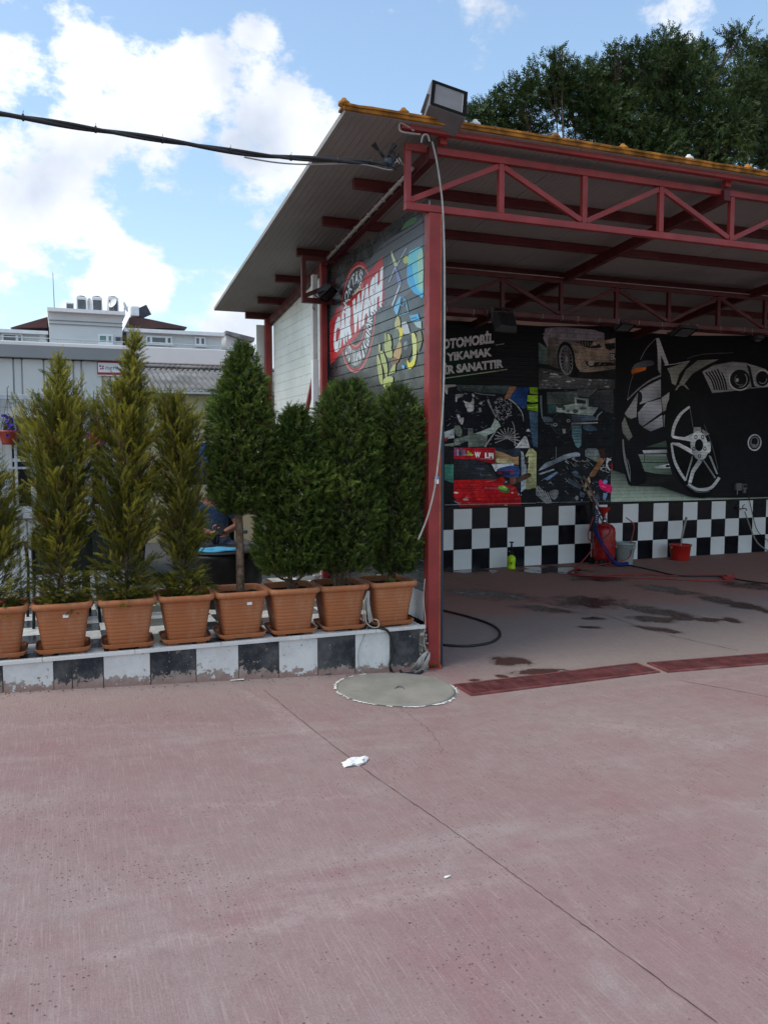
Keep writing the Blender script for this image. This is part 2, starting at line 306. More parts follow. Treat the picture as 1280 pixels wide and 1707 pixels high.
# wet blobs (x, y, rx, ry, rot)
WET = []
for (xa_, ya_, xb_, yb_, th_) in ((818, 1099, 890, 1105, 9), (856, 1123, 940, 1117, 6), (780, 1134, 800, 1133, 3), (828, 1129, 844, 1126, 4), (922, 1000, 1040, 1007, 12), (1030, 1008, 1170, 1033, 6), (1050, 1028, 1125, 1035, 6),
                                 (1090, 1030, 1215, 1034, 4), (1205, 1034, 1232, 1034, 5), (1060, 975, 1165, 993, 5), (1150, 990, 1290, 1022, 5), (1060, 1043, 1130, 1055, 4), (975, 1030, 1010, 1033, 4), (860, 950, 975, 950, 8), (742, 953, 830, 950, 5),
                                 (950, 964, 1035, 964, 6), (1195, 970, 1320, 985, 6), (745, 985, 900, 1000, 8), (860, 1010, 960, 1022, 5), (960, 1045, 1000, 1047, 3)):
    a_, b_, c_, d_ = at(2, 0, xa_, ya_), at(2, 0, xb_, yb_), at(2, 0, (xa_+xb_)/2, (ya_+yb_)/2-th_), at(2, 0, (xa_+xb_)/2, (ya_+yb_)/2+th_)
    WET.append(((a_[0]+b_[0])/2, (a_[1]+b_[1])/2, math.hypot(b_[0]-a_[0], b_[1]-a_[1])/2, math.hypot(c_[0]-d_[0], c_[1]-d_[1])/2*.8, math.atan2(b_[1]-a_[1], b_[0]-a_[0])))
wm = None
wn0 = g.math('MULTIPLY', g.math('SUBTRACT', g.noise(5.2, 7, .6, dist=.4), .5), 2.0)
for (cx, cy, rx, ry, ro) in WET:
    v = g.coord(loc=(-cx, -cy, 0)); m2 = g.N.new('ShaderNodeMapping'); g.L.new(v, m2.inputs[0]); m2.inputs['Rotation'].default_value = (0, 0, -ro)
    m3 = g.N.new('ShaderNodeMapping'); g.L.new(m2.outputs[0], m3.inputs[0]); m3.inputs['Scale'].default_value = (1/rx, 1/ry, 0)
    ln = g.N.new('ShaderNodeVectorMath'); ln.operation = 'LENGTH'; g.L.new(m3.outputs[0], ln.inputs[0])
    e = g.ramp(ln.outputs['Value'], .25, 1.6, 1, 0, False)
    wm = e if wm is None else g.math('MAXIMUM', wm, e)
wn = g.math('MULTIPLY', wn0, g.ramp(wm, 0.0, .25)); wet = g.ramp(g.math('ADD', wm, wn), .52, .60)
damp = g.ramp(g.math('ADD', wm, wn), .12, .60, 0, .5)
c = g.mix(damp, c, (.085, .050, .036)); c = g.mix(g.math('MULTIPLY', wet, .85), c, (.05, .018, .014))
rough = g.math('SUBTRACT', g.ramp(n3, .3, .7, .72, .86), g.math('MULTIPLY', wet, g.ramp(x[1], 3.6, 4.2, .36, .66))); rough = g.math('SUBTRACT', rough, g.math('MULTIPLY', damp, .25))
br = g.noise(1.0, 3, .6, vec=g.coord(scale=(160, 6, 1))); hb = g.math('ADD', g.math('MULTIPLY', br, .55), g.noise(70, 5, .65)); hb = g.math('SUBTRACT', hb, g.math('MULTIPLY', pit, .6))
hb = g.math('MULTIPLY', hb, g.math('SUBTRACT', 1.0, wet))
M['yard'] = g.done(c, rough, 0, g.bump(hb, .6, .004), .25)
M['joint'] = simple('dirt_filled_joint', (.075, .045, .04), .95, .3, 20, .4)
M['drain_red'] = simple('red_painted_drain_steel', (.17, .045, .042), .6, .25, 8, .3, 60, dirt=(.22, .13, .12), dirt_amt=.7)
M['drain_dark'] = simple('drain_shadow', (.03, .012, .012), .9, .2, 10, 0)

# ------------------------------------------------------------------ mesh tools
ORG = {}
def org(p): return ORG.get(p.name, (0, 0, 0)) if p is not None else (0, 0, 0)
def tag(o, label=None, cat=None, group=None, kind=None):
    if label: o['label'] = label
    if cat: o['category'] = cat
    if group: o['group'] = group
    if kind: o['kind'] = kind
    return o
def thing(name, loc, label, cat, group=None):
    o = bpy.data.objects.new(name, None); COL.objects.link(o); o.location = loc; ORG[o.name] = tuple(loc); o.empty_display_size = .1
    return tag(o, label, cat, group)
def link(name, me, parent, loc=(0, 0, 0), rot=None):
    """loc in world; parents are unrotated"""
    o = bpy.data.objects.new(name, me); COL.objects.link(o); po = org(parent)
    if parent is not None: o.parent = parent
    o.location = tuple(loc[i]-po[i] for i in range(3))
    if rot: o.rotation_euler = rot
    ORG[o.name] = tuple(loc); return o
class MB:
    def __init__(s): s.V = []; s.F = []; s.C = []; s.MI = []; s.mi = 0; s.col = None
    def add(s, V, F, col=None):
        b = len(s.V); s.V += [tuple(v) for v in V]
        for f in F: s.F.append(tuple(i+b for i in f)); s.MI.append(s.mi); s.C.append(col or s.col)
        return s
    def box(s, x0, x1, y0, y1, z0, z1):
        V = [(x0, y0, z0), (x1, y0, z0), (x1, y1, z0), (x0, y1, z0), (x0, y0, z1), (x1, y0, z1), (x1, y1, z1), (x0, y1, z1)]
        return s.add(V, [(0, 3, 2, 1), (4, 5, 6, 7), (0, 1, 5, 4), (1, 2, 6, 5), (2, 3, 7, 6), (3, 0, 4, 7)])
    def bar(s, p, q, w, h, up=(0, 0, 1)):
        p = Vector(p); q = Vector(q); d = (q-p).normalized(); u = Vector(up)
        sd = d.cross(u)
        if sd.length < 1e-4: sd = d.cross(Vector((1, 0, 0)))
        sd.normalize(); u2 = sd.cross(d); a = sd*w/2; b = u2*h/2
        V = [p-a-b, p+a-b, p+a+b, p-a+b, q-a-b, q+a-b, q+a+b, q-a+b]
        return s.add(V, [(0, 1, 2, 3), (7, 6, 5, 4), (0, 4, 5, 1), (1, 5, 6, 2), (2, 6, 7, 3), (3, 7, 4, 0)])
    def tube(s, pts, r, n=8, caps=True, smooth=0):
        pts = [Vector(p) for p in pts]
        if smooth: pts = catmull(pts, smooth)
        rs = r if hasattr(r, '__len__') else [r]*len(pts)
        if len(rs) != len(pts):
            rs = [rs[0]+(rs[-1]-rs[0])*i/(len(pts)-1) for i in range(len(pts))] if len(rs) == 2 else list(np.interp(np.linspace(0, 1, len(pts)), np.linspace(0, 1, len(rs)), rs))
        b = len(s.V); prev = None
        for i, p in enumerate(pts):
            d = (pts[min(i+1, len(pts)-1)]-pts[max(i-1, 0)])
            d = d.normalized() if d.length > 1e-9 else Vector((0, 0, 1))
            if prev is None: a = d.cross(Vector((0, 0, 1))) if abs(d.z) < .95 else d.cross(Vector((1, 0, 0)))
            else: a = prev-d*prev.dot(d)
            a.normalize(); prev = a; c = d.cross(a)
            for k in range(n):
                t = 2*math.pi*k/n; s.V.append(tuple(p+(a*math.cos(t)+c*math.sin(t))*rs[i]))
        for i in range(len(pts)-1):
            for k in range(n):
                s.F.append((b+i*n+k, b+i*n+(k+1) % n, b+(i+1)*n+(k+1) % n, b+(i+1)*n+k)); s.MI.append(s.mi); s.C.append(s.col)
        if caps:
            s.F.append(tuple(b+k for k in reversed(range(n)))); s.MI.append(s.mi); s.C.append(s.col)
            e = b+(len(pts)-1)*n; s.F.append(tuple(e+k for k in range(n))); s.MI.append(s.mi); s.C.append(s.col)
        return s
    def rings(s, rings, closed_top=True, closed_bot=True):
        b = len(s.V); n = len(rings[0])
        for rg in rings: s.V += [tuple(v) for v in rg]
        for i in range(len(rings)-1):
            for k in range(n): s.F.append((b+i*n+k, b+i*n+(k+1) % n, b+(i+1)*n+(k+1) % n, b+(i+1)*n+k)); s.MI.append(s.mi); s.C.append(s.col)
        if closed_bot: s.F.append(tuple(b+k for k in reversed(range(n)))); s.MI.append(s.mi); s.C.append(s.col)
        if closed_top: e = b+(len(rings)-1)*n; s.F.append(tuple(e+k for k in range(n))); s.MI.append(s.mi); s.C.append(s.col)
        return s
    def lathe(s, prof, c=(0, 0, 0), n=24, ct=True, cb=True):
        return s.rings([[(c[0]+r*math.cos(2*math.pi*k/n), c[1]+r*math.sin(2*math.pi*k/n), c[2]+z) for k in range(n)] for r, z in prof], ct, cb)
    def build(s, name, mats, parent=None, smooth=False, bevel=0, label=None, loc=None):
        o3 = loc if loc is not None else org(parent)
        me = bpy.data.meshes.new(name); V = [(v[0]-o3[0], v[1]-o3[1], v[2]-o3[2]) for v in s.V]
        me.from_pydata(V, [], s.F)
        for m in (mats if isinstance(mats, (list, tuple)) else [mats]): me.materials.append(M[m] if isinstance(m, str) else m)
        if any(s.MI): me.polygons.foreach_set('material_index', s.MI)
        if any(c is not None for c in s.C):
            a = me.color_attributes.new('Col', 'FLOAT_COLOR', 'CORNER'); d = []
            for f, c in zip(s.F, s.C):
                if c is None: c = (0.5, .5, .5)
                if len(c) == len(f) and hasattr(c[0], '__len__'): 
                    for cc in c: d += [*cc, 1]
                else: d += [*c, 1]*len(f)
            a.data.foreach_set('color', d)
        if smooth: me.polygons.foreach_set('use_smooth', [True]*len(me.polygons))
        me.update()
        o = link(name, me, parent, o3)
        if bevel:
            b = o.modifiers.new('bevel', 'BEVEL'); b.width = bevel; b.segments = 2; b.limit_method = 'ANGLE'; b.angle_limit = R(50)
        if label: o['label'] = label
        return o
def catmull(P, n):
    P = [Vector(p) for p in P]; out = []
    for i in range(len(P)-1):
        a, b, c, d = P[max(i-1, 0)], P[i], P[i+1], P[min(i+2, len(P)-1)]
        for k in range(n):
            t = k/n; out.append(.5*((2*b)+(c-a)*t+(2*a-5*b+4*c-d)*t*t+(3*b-a-3*c+d)*t**3))
    out.append(P[-1]); return out
def one(name, mat, parent=None, smooth=False, bevel=0, label=None, **k):
    pass
def boxo(name, mat, parent, x0, x1, y0, y1, z0, z1, bevel=0, label=None):
    return MB().box(x0, x1, y0, y1, z0, z1).build(name, mat, parent, bevel=bevel, label=label)

# text -> flat triangles in (u, v) units, glyph by glyph
_tc = {}
def glyphs(txt, bold=.0):
    key = (txt, bold)
    if key in _tc: return _tc[key]
    cu = bpy.data.curves.new('tmp', 'FONT'); cu.body = txt; cu.size = 1; cu.offset = bold; cu.resolution_u = 3
    ob = bpy.data.objects.new('tmp', cu); COL.objects.link(ob)
    dg = bpy.context.evaluated_depsgraph_get(); me = ob.evaluated_get(dg).to_mesh()
    V = [(v.co.x, v.co.y) for v in me.vertices]; F = [tuple(p.vertices) for p in me.polygons]
    ob.evaluated_get(dg).to_mesh_clear(); bpy.data.objects.remove(ob); bpy.data.curves.remove(cu)
    _tc[key] = (V, F); return V, F

class Print:
    """flat print on a wall plane; each new layer lies a tenth of a millimetre in front of the last"""
    def __init__(s, ax, val, sign, zoom=(0, 0, 1.0)):
        s.ax, s.val, s.sign = ax, val, sign; s.mb = MB(); s.z = 0; s.zoom = zoom; s.shade = 0
    def P(s, x, y):
        ox, oy, k = s.zoom; q = list(at(s.ax, s.val, ox+x*k, oy+y*k)); return Vector(q)
    def _off(s, q):
        q = Vector(q); q[s.ax] += s.sign*s.z; return q
    def poly(s, col, pts, sm=0):
        s.z += .0001
        P3 = [s.P(*p) for p in pts]
        if sm:
            Q = catmull(P3+[P3[0]], sm)[:-1]; P3 = Q
        from mathutils.geometry import tessellate_polygon
        tris = tessellate_polygon([P3])
        V = [s._off(p) for p in P3]
        grad = hasattr(col[0], '__len__')
        if s.shade and not grad:                      # airbrushed gradient across the shape
            ph = s.z*53000; lum = [1+s.shade*math.sin(v[0]*5.1+v[2]*6.3+ph) for v in V]; col = [tuple(c_*l_ for c_ in col) for l_ in lum]; grad = True
        for t in tris:
            s.mb.add([V[i] for i in t], [(0, 1, 2)], tuple(col[i] for i in t) if grad else col)
        return s
    def stroke(s, col, pts, w, sm=4, closed=False):
        s.z += .0001
        ox, oy, k = s.zoom
        P2 = [Vector((p[0], p[1], 0)) for p in pts]
        if sm: P2 = catmull(P2, sm)
        ws = w if hasattr(w, '__len__') else (w, w)
        A = []; B = []
        for i, p in enumerate(P2):
            d = P2[min(i+1, len(P2)-1)]-P2[max(i-1, 0)]; d = d.normalized() if d.length > 1e-6 else Vector((1, 0, 0)); n = Vector((-d.y, d.x, 0))
            t = i/(len(P2)-1); ww = (ws[0]+(ws[-1]-ws[0])*t)/2 if len(ws) == 2 else np.interp(t, np.linspace(0, 1, len(ws)), ws)/2
            A.append(s._off(s.P(*(p+n*ww)[:2]))); B.append(s._off(s.P(*(p-n*ww)[:2])))
        for i in range(len(A)-1): s.mb.add([A[i], A[i+1], B[i+1], B[i]], [(0, 1, 2, 3)], col)
        return s
    def ell(s, col, cx, cy, rx, ry, rot=0, n=28):
        pts = []
        for k in range(n):
            t = 2*math.pi*k/n; a, b = rx*math.cos(t), ry*math.sin(t); pts.append((cx+a*math.cos(rot)-b*math.sin(rot), cy+a*math.sin(rot)+b*math.cos(rot)))
        return s.poly(col, pts)
    def ring(s, col, cx, cy, rx, ry, w, t0=0, t1=2*math.pi, rot=0):
        pts = [(cx+rx*math.cos(t)*math.cos(rot)-ry*math.sin(t)*math.sin(rot), cy+rx*math.cos(t)*math.sin(rot)+ry*math.sin(t)*math.cos(rot)) for t in np.linspace(t0, t1, 40)]
        return s.stroke(col, pts, w, 0)
    def text(s, col, txt, O, U, V, bold=.02):
        """O baseline start, U baseline end, V top of the first letter (photo positions on this plane)"""
        s.z += .0001
        g, F = glyphs(txt, bold); xs = [p[0] for p in g]; x0, x1 = min(xs), max(xs); H = .70
        o, u, v = s.P(*O), s.P(*U), s.P(*V); u = u-o; v = v-o
        s.mb.add([s._off(o+u*((x-x0)/(x1-x0))+v*(y/H)) for x, y in g], F, col); return s
    def arctext(s, col, txt, fn, t0, t1, h, bold=.02):
        """fn(t) -> (x, y, nx, ny) along an arc, n = up direction"""
        s.z += .0001
        adv = []
        for ch in txt:
            if ch == ' ': adv.append(.35); continue
            g, F = glyphs(ch, bold); adv.append(max(p[0] for p in g)+.10)
        tot = sum(adv); a = 0
        for ch, w_ in zip(txt, adv):
            if ch != ' ':
                g, F = glyphs(ch, bold); V = []
                for x, y in g:
                    t = t0+(t1-t0)*(a+x)/tot; X, Y, nx, ny = fn(t); V.append(s._off(s.P(X+nx*y/.7*h, Y+ny*y/.7*h)))
                s.mb.add(V, F, col)
            a += w_
        return s
    def build(s, name, mat, parent, cuts=None, label=None):
        o = s.mb.build(name, mat, parent, label=label)
        if cuts:                                            # leave the print out of the joints between the siding boards
            bm = bmesh.new(); bm.from_mesh(o.data); oz = org(o)[2]
            for z in sorted(c for ab in cuts for c in ab):
                bmesh.ops.bisect_plane(bm, geom=bm.verts[:]+bm.edges[:]+bm.faces[:], plane_co=(0, 0, z-oz), plane_no=(0, 0, 1), dist=1e-5)
            kill = [f for f in bm.faces if any(a < f.calc_center_median().z+oz < b for a, b in cuts)]
            bmesh.ops.delete(bm, geom=kill, context='FACES'); bm.to_mesh(o.data); bm.free()
        return o

def instance_cloud(template_V, template_F, template_t, pos, rot, scale, tint, name, mat, parent):
    """bake many copies of a small leaf spray into one mesh; template_t = growth 0..1 per vertex, tint = (old, dry, bright) per spray"""
    K = len(pos); nv = len(template_V)
    V = np.einsum('kij,nj->kni', rot, template_V)*scale[:, None, None]+pos[:, None, :]
    F = (template_F[None]+np.arange(K)[:, None, None]*nv).reshape(-1, template_F.shape[1])
    V = V.reshape(-1, 3)-np.array(org(parent))
    me = bpy.data.meshes.new(name); me.vertices.add(len(V)); me.vertices.foreach_set('co', V.ravel().astype(np.float32))
    nf, k = F.shape; me.loops.add(nf*k); me.loops.foreach_set('vertex_index', F.ravel().astype(np.int32))
    me.polygons.add(nf); me.polygons.foreach_set('loop_start', np.arange(0, nf*k, k, dtype=np.int32)); me.polygons.foreach_set('loop_total', np.full(nf, k, np.int32))
    me.update(calc_edges=True)
    a = me.color_attributes.new('tint', 'FLOAT_COLOR', 'POINT')
    c = np.zeros((K, nv, 4), np.float32); c[..., 3] = 1
    c[..., 0] = np.clip(template_t[None]*.75*tint[:, 2:3]+.35*tint[:, 2:3]-.12, 0, 1); c[..., 1] = tint[:, 0:1]; c[..., 2] = tint[:, 1:2]
    a.data.foreach_set('color', c.ravel()); me.materials.append(M[mat])
    return link(name, me, parent, org(parent))
def frames(dirs, spin):
    """rotation matrices: local y -> dirs, spun about it"""
    d = dirs/np.linalg.norm(dirs, axis=1, keepdims=True)
    ref = np.where(np.abs(d[:, 2:3]) > .95, np.array([[1., 0, 0]]), np.array([[0, 0, 1.]]))
    a = np.cross(d, ref); a /= np.linalg.norm(a, axis=1, keepdims=True); b = np.cross(a, d)
    c, s = np.cos(spin)[:, None], np.sin(spin)[:, None]
    x = a*c+b*s; z = -a*s+b*c
    return np.stack([x, d, z], -1)
def spray_template(n, L, ang, leaf, wid, rnd, curl=0.0, droop=0.0):
    """flat feathery spray along +y: n side leaflets, each a slim kite"""
    V = []; F = []; T = []
    def kite(p, d, l, w_, t, nz):
        b = len(V); d = np.array(d)/np.linalg.norm(d); sdv = np.array([-d[1], d[0], 0])
        p = np.array(p)
        V.extend([p, p+d*l*.45+sdv*w_/2+np.array([0, 0, nz]), p+d*l+np.array([0, 0, nz*1.5]), p+d*l*.45-sdv*w_/2-np.array([0, 0, nz*.3])])
        F.append((b, b+1, b+2, b+3)); T.extend([t*.5, t*.8, min(1, t+.35), t*.8])
    for i in range(n):
        t = (i+.5)/n; y = L*t; sgn = 1 if i % 2 else -1; a = ang*(1+rnd.uniform(-.2, .2))
        l = leaf*(1.15-.75*t)*rnd.uniform(.8, 1.2)
        z = curl*math.sin(3*t)-droop*t*t
        kite((0, y, z), (sgn*math.sin(a), math.cos(a), 0), l, wid, t, rnd.uniform(-1, 1)*wid*.6)
    kite((0, L*.25, 0), (0, 1, 0), L*.8, wid*.9, 1, 0)
    return np.array(V), np.array(F), np.array(T)

# ================================================================== THE SETTING: ground
def gz(x, y):
    a = max(0.0, min(3.6, -x-.1)); return .0505*a
xs = [-400, -120, -40, -15]+list(np.arange(-8, 14.01, .25))+[25, 60, 150, 400]
ys = [-120, -40, -14]+list(np.arange(-8, 8.01, .25))+[15, 40, 120, 500]
V = [(x, y, gz(x, y)) for y in ys for x in xs]; nx = len(xs)
mb = MB(); mb.add(V, [(j*nx+i, j*nx+i+1, (j+1)*nx+i+1, (j+1)*nx+i) for j in range(len(ys)-1) for i in range(nx-1)])
tag(mb.build('ground', 'yard', smooth=True), kind='structure')
# saw cuts and cracks in the slab, dirt filled
def crack(pts, w_, jitter=.004, n=14, seed=1):
    rr = random.Random(seed); P = catmull([Vector((p[0], p[1], 0)) for p in pts], n); A = []; B = []
    for i, p in enumerate(P):
        d = (P[min(i+1, len(P)-1)]-P[max(i-1, 0)]).normalized(); nn = Vector((-d.y, d.x, 0)); q = p+nn*rr.uniform(-jitter, jitter); ww = w_*rr.uniform(.45, 1.25)/2
        A.append(q+nn*ww); B.append(q-nn*ww)
    m = MB()
    for i in range(len(A)-1):
        m.add([(v.x, v.y, gz(v.x, v.y)+.0025) for v in (A[i], A[i+1], B[i+1], B[i])], [(0, 3, 2, 1)])
    return m
def gp(x, y, z=0.0): return at(2, z, x, y)
cr1 = crack([gp(440, 1150, .07), gp(520, 1215, .065), gp(607, 1282, .06), gp(700, 1347, .055), gp(800, 1418, .05), gp(900, 1490, .05), gp(1000, 1563, .045), gp(1195, 1707, .04)], .0040, .0030, 16, 3)
tag(cr1.build('ground_crack', 'joint'), kind='structure')
tag(crack([gp(665, 1188), gp(690, 1205), gp(712, 1222), gp(728, 1240), gp(737, 1265)], .0022, .012, 8, 5).build('ground_crack', 'joint'), kind='structure')
tag(crack([gp(740, 960), gp(835, 985), gp(930, 1010), gp(1000, 1024), gp(1100, 1055), gp(1230, 1085)], .007, .006, 12, 6).build('ground_crack', 'joint'), kind='structure')
tag(crack([gp(1130, 1134), gp(1190, 1145), gp(1260, 1158), gp(1400, 1185)], .006, .004, 8, 7).build('ground_crack', 'joint'), kind='structure')

# ================================================================== manhole lid, drain
t = thing('manhole_cover', (-.52, -.48, 0), 'round grey concrete manhole lid ringed by broken white paint beside the red post', 'manhole cover')
m = MB(); n = 64; rr = random.Random(4)
prof = [(.425, -.01), (.43, .012), (.418, .021), (.40, .024), (0.001, .026)]
rad = [1+rr.uniform(-.010, .010) for _ in range(n)]
m.rings([[(-.52+r*rad[k]*math.cos(2*math.pi*k/n), -.48+r*rad[k]*math.sin(2*math.pi*k/n), z+gz(-.52+r*math.cos(2*math.pi*k/n), 0)*.6) for k in range(n)] for r, z in prof], True, False)
m.build('lid', 'concrete_lid', t, smooth=True)
m = MB(); m.rings([[(-.52+r_*(1+rr.uniform(-.006, .006))*math.cos(2*math.pi*k/90), -.48+r_*(1+rr.uniform(-.006, .006))*math.sin(2*math.pi*k/90), gz(-.52+r_*math.cos(2*math.pi*k/90), 0)+.0045) for k in range(90)] for r_ in (.42, .442)], False, False); m.build('joint_ring', 'concrete', t)
m = MB(); rr = random.Random(9); k = 0
while k < 200:
    ln = rr.randint(3, 16); a0 = 2*math.pi*k/200
    ang = math.degrees(a0) % 360
    keep = rr.random() < (.72 if 60 < ang < 345 else .4)
    if keep:
        for j in range(ln):
            a = 2*math.pi*(k+j)/200; b = 2*math.pi*(k+j+1)/200; r0 = .436+rr.uniform(-.004, .004); r1 = r0+rr.uniform(.008, .026)
            q = [(-.52+r_*math.cos(th), -.48+r_*math.sin(th)) for r_, th in ((r0, a), (r1, a), (r1, b), (r0, b))]
            m.add([(x, y, gz(x, y)+.006) for x, y in q], [(0, 1, 2, 3)])
    k += ln+rr.randint(0, 5)
m.build('paint_ring', 'white_paint', t)['kind'] = 'stuff'
MB().tube([gp(656, 1152, .03), (gp(662, 1148, .03)[0], gp(662, 1148, .03)[1], .045), (gp(670, 1148, .03)[0], gp(670, 1148, .03)[1], .045), gp(676, 1152, .03)], .005, 8, smooth=4).build('lifting_ring', 'grey_cast', t)

def drain(p0, p1, wid, label, hatch=True):
    p0 = Vector((*p0, 0)); p1 = Vector((*p1, 0)); d = (p1-p0); Ln = d.length; d.normalize(); nn = Vector((-d.y, d.x, 0))
    t = thing('drain_grate', tuple(p0), label, 'drain', 'red drain grates along the front of the wash bay')
    def q(a, b, z): v = p0+d*a+nn*b; return (v.x, v.y, z)
    def strip(m, a0, a1, b0, b1, z0, z1):
        m.add([q(a0, b0, z0), q(a1, b0, z0), q(a1, b1, z0), q(a0, b1, z0), q(a0, b0, z1), q(a1, b0, z1), q(a1, b1, z1), q(a0, b1, z1)],
              [(0, 3, 2, 1), (4, 5, 6, 7), (0, 1, 5, 4), (1, 2, 6, 5), (2, 3, 7, 6), (3, 0, 4, 7)])
    m = MB(); strip(m, .01, Ln-.01, .01, wid-.01, -.01, .003); m.build('channel', 'drain_dark', t)
    m = MB(); strip(m, 0, Ln, 0, .022, -.01, .014); strip(m, 0, Ln, wid-.022, wid, -.01, .014); strip(m, 0, .022, .0225, wid-.0225, -.01, .0135); strip(m, Ln-.022, Ln, .0225, wid-.0225, -.01, .0135)
    m.build('frame', 'drain_red', t, bevel=.002)
    m = MB(); nb_ = 9; b = .028
    step = (wid-.056)/nb_
    for k in range(nb_): strip(m, .0225, Ln-.0225, b+k*step+.002, b+(k+1)*step-.014, -.005, .0115)
    a = .1
    while a < Ln-.08: strip(m, a, a+.008, .026, wid-.026, -.006, .0085); a += .11
    o = m.build('grate_bars', 'drain_red', t); o['kind'] = 'stuff'
A0 = gp(785, 1161); A1 = gp(1100, 1121.5)
drain((A0[0]+.0, A0[1]), (A1[0], A1[1]), .285, 'red painted drain grate beside the manhole lid')
B0 = gp(1108, 1121); drain((B0[0]+.01, B0[1]-.02), (B0[0]+2.6, B0[1]-.30), .29, 'second red drain grate set slightly askew before the wash bay')

# ================================================================== kerb wall with painted face
KZ = .365
kw = thing('kerb_wall', (-2.6, 0, 0), 'low terrace wall with worn black and white painted blocks under the potted conifers', 'wall')
boxo('core', 'concrete', kw, -6.5, -.075, .012, .20, -.1, KZ-.025, .006)
edges = [(-70, 3, 'b'), (4.5, 88.5, 'w'), (89.5, 119, 'b'), (121, 171.5, 'b'), (173, 250, 'w'), (252, 326.5, 'b'), (327.5, 397.5, 'w'), (398.5, 464.5, 'b'), (465.5, 529.5, 'w'), (530.5, 591.5, 'b'), (592.5, 649.5, 'w'), (650.5, 698, 'b')]
X0 = -6.4
for i in range(7):
    boxo('painted_block', 'kerb_white' if i % 2 else 'kerb_black', kw, X0+.42*i, X0+.42*i+.415, -.003, .011, .0, KZ-.026, .004)
for i, (a, b, c_) in enumerate(edges):
    xa, xb = at(1, 0, a, 1090)[0], at(1, 0, b, 1090)[0]
    boxo('painted_block', 'kerb_white' if c_ == 'w' else 'kerb_black', kw, xa if i else -3.455, xb, -.004-.002*random.random(), .011, -.02, KZ-.026, .004)
i = 0; xa = -6.5
while xa < -.1:                                           # pale stone edge trim in lengths
    xb = min(xa+.6, -.072); boxo('edge_trim', 'white_floor_tile', kw, xa+.001, xb-.002, -.022, .018, KZ-.024, KZ+.002, .002); xa = xb
# crumbled mortar at the right end, plus dirt line at the foot
m = MB(); rr = random.Random(3)
for k in range(40):
    x = rr.uniform(-.13, -.05); y = rr.uniform(-.02, .03); z = rr.uniform(0, .34) if k < 26 else rr.uniform(0, .05); s = rr.uniform(.008, .022)
    m.lathe([(.001, -s), (s*.9, -s*.3), (s, .2*s), (s*.5, s*.8), (.001, s)], (x, y, z), 6, False, False)
m.build('crumbled_mortar', 'concrete', kw)['kind'] = 'stuff'

# terrace
ter = MB().box(-8, -.06, .2005, 7, -.1, KZ-.013).build('terrace_floor', 'grout'); tag(ter, kind='structure')
me_w = MB().box(-.1475, .1475, -.1460, .1460, -.006, .006); 
def tile_mesh(mat, hx, hy, hz, nm='tile'):
    o = MB().box(-hx, hx, -hy, hy, -hz, hz).build(nm, mat); me = o.data; bpy.data.objects.remove(o); return me
tw, tb = tile_mesh('white_floor_tile', .1485, .1460, .006), tile_mesh('black_floor_tile', .1485, .1460, .006)
for i in range(-14, 8):
    for k in range(-1, 9):
        x = -2.5+.3*i+.15; y = .17+.295*k+.1475
        if x+.15 > -.08: continue
        if k == -1:
            w2 = -.0  # cut row beside the edge trim
            o = MB().box(x-.1485, x+.1485, .0195, .1685, KZ-.012, KZ).build('tile', 'white_floor_tile' if (i+k) % 2 == 0 else 'black_floor_tile', ter)
        else: link('tile', tw if (i+k) % 2 == 0 else tb, ter, (x, y, KZ-.006))

# ================================================================== car wash building
RZ = lambda y: 4.175-.0945*(y+.15)              # underside of the roof
BX1 = 11.9
cb = thing('car_wash_building', (0, 0, 0), 'open fronted car wash bay with red steel trusses under a single pitch roof', 'building')
def post(x0, x1, y0, y1, z1, mat='red', z0=-.02): return boxo('post', mat, cb, x0, x1, y0, y1, z0, z1, .004)
post(-.045, .052, .0, .10, 3.595)
boxo('base_plate', 'red', cb, -.075, .075, -.02, .12, -.01, .012, .003)
post(-.105, -.040, 2.66, 2.73, RZ(2.7)-.14, 'red')
post(-.115, -.035, 5.24, 5.32, RZ(5.3)-.10, 'red')
post(5.7, 5.8, 4.6, 4.7, .0, 'red_shaded') if False else None
post(BX1-.1, BX1, 0, .1, 3.595)
for bx_, by_ in ((-.062, -.008), (.062, -.008), (.062, .108)): MB().lathe([(.009, 0), (.009, .008), (.004, .009), (.004, .020), (.001, .021)], (bx_, by_, .012), 6).build('bolt', 'rust_yellow', cb)
MB().box(.054, .066, .012, .085, 0, 3.595).build('edge_strip', 'orange_strip', cb)
MB().box(.068, .100, .03, .11, 0, 3.60).build('trim', 'navy', cb)
def truss(y, z0, z1, x0, first, step, n, mat, xe):
    tr = MB(); c = .055
    tr.box(x0, xe, y-c/2, y+c/2, z1-c, z1).build('top_chord', mat, cb, bevel=.004)
    MB().box(x0, xe, y-c/2, y+c/2, z0, z0+c).build('bottom_chord', mat, cb, bevel=.004)
    MB().box(x0, x0+.045, y-.0225, y+.0225, z0+c+.001, z1-c-.001).build('upright', mat, cb, bevel=.003)
    xv = [x0+.045]+[first+step*k for k in range(n)]
    for k in range(1, len(xv)):
        x = xv[k]
        MB().box(x-.024, x+.024, y-.021, y+.021, z0+c+.001, z1-c-.001).build('upright', mat, cb, bevel=.003)
    for k in range(len(xv)-1):
        a, b = xv[k]+(.026 if k else .0), xv[k+1]-.026; zl, zh = z0+c+.022, z1-c-.022
        p, q = ((a, y+.001, zl), (b, y+.001, zh)) if k % 2 == 0 else ((a, y+.001, zh), (b, y+.001, zl))
        MB().bar(p, q, .034, .044).build('brace', mat, cb, bevel=.003)
truss(.03, 3.6, 4.095, -.24, .592, .79, 14, 'red', BX1)
X2 = at(1, 2.5, 837, 480)[0]; print('truss2 first', X2, at(1, 2.5, 935, 480)[0])
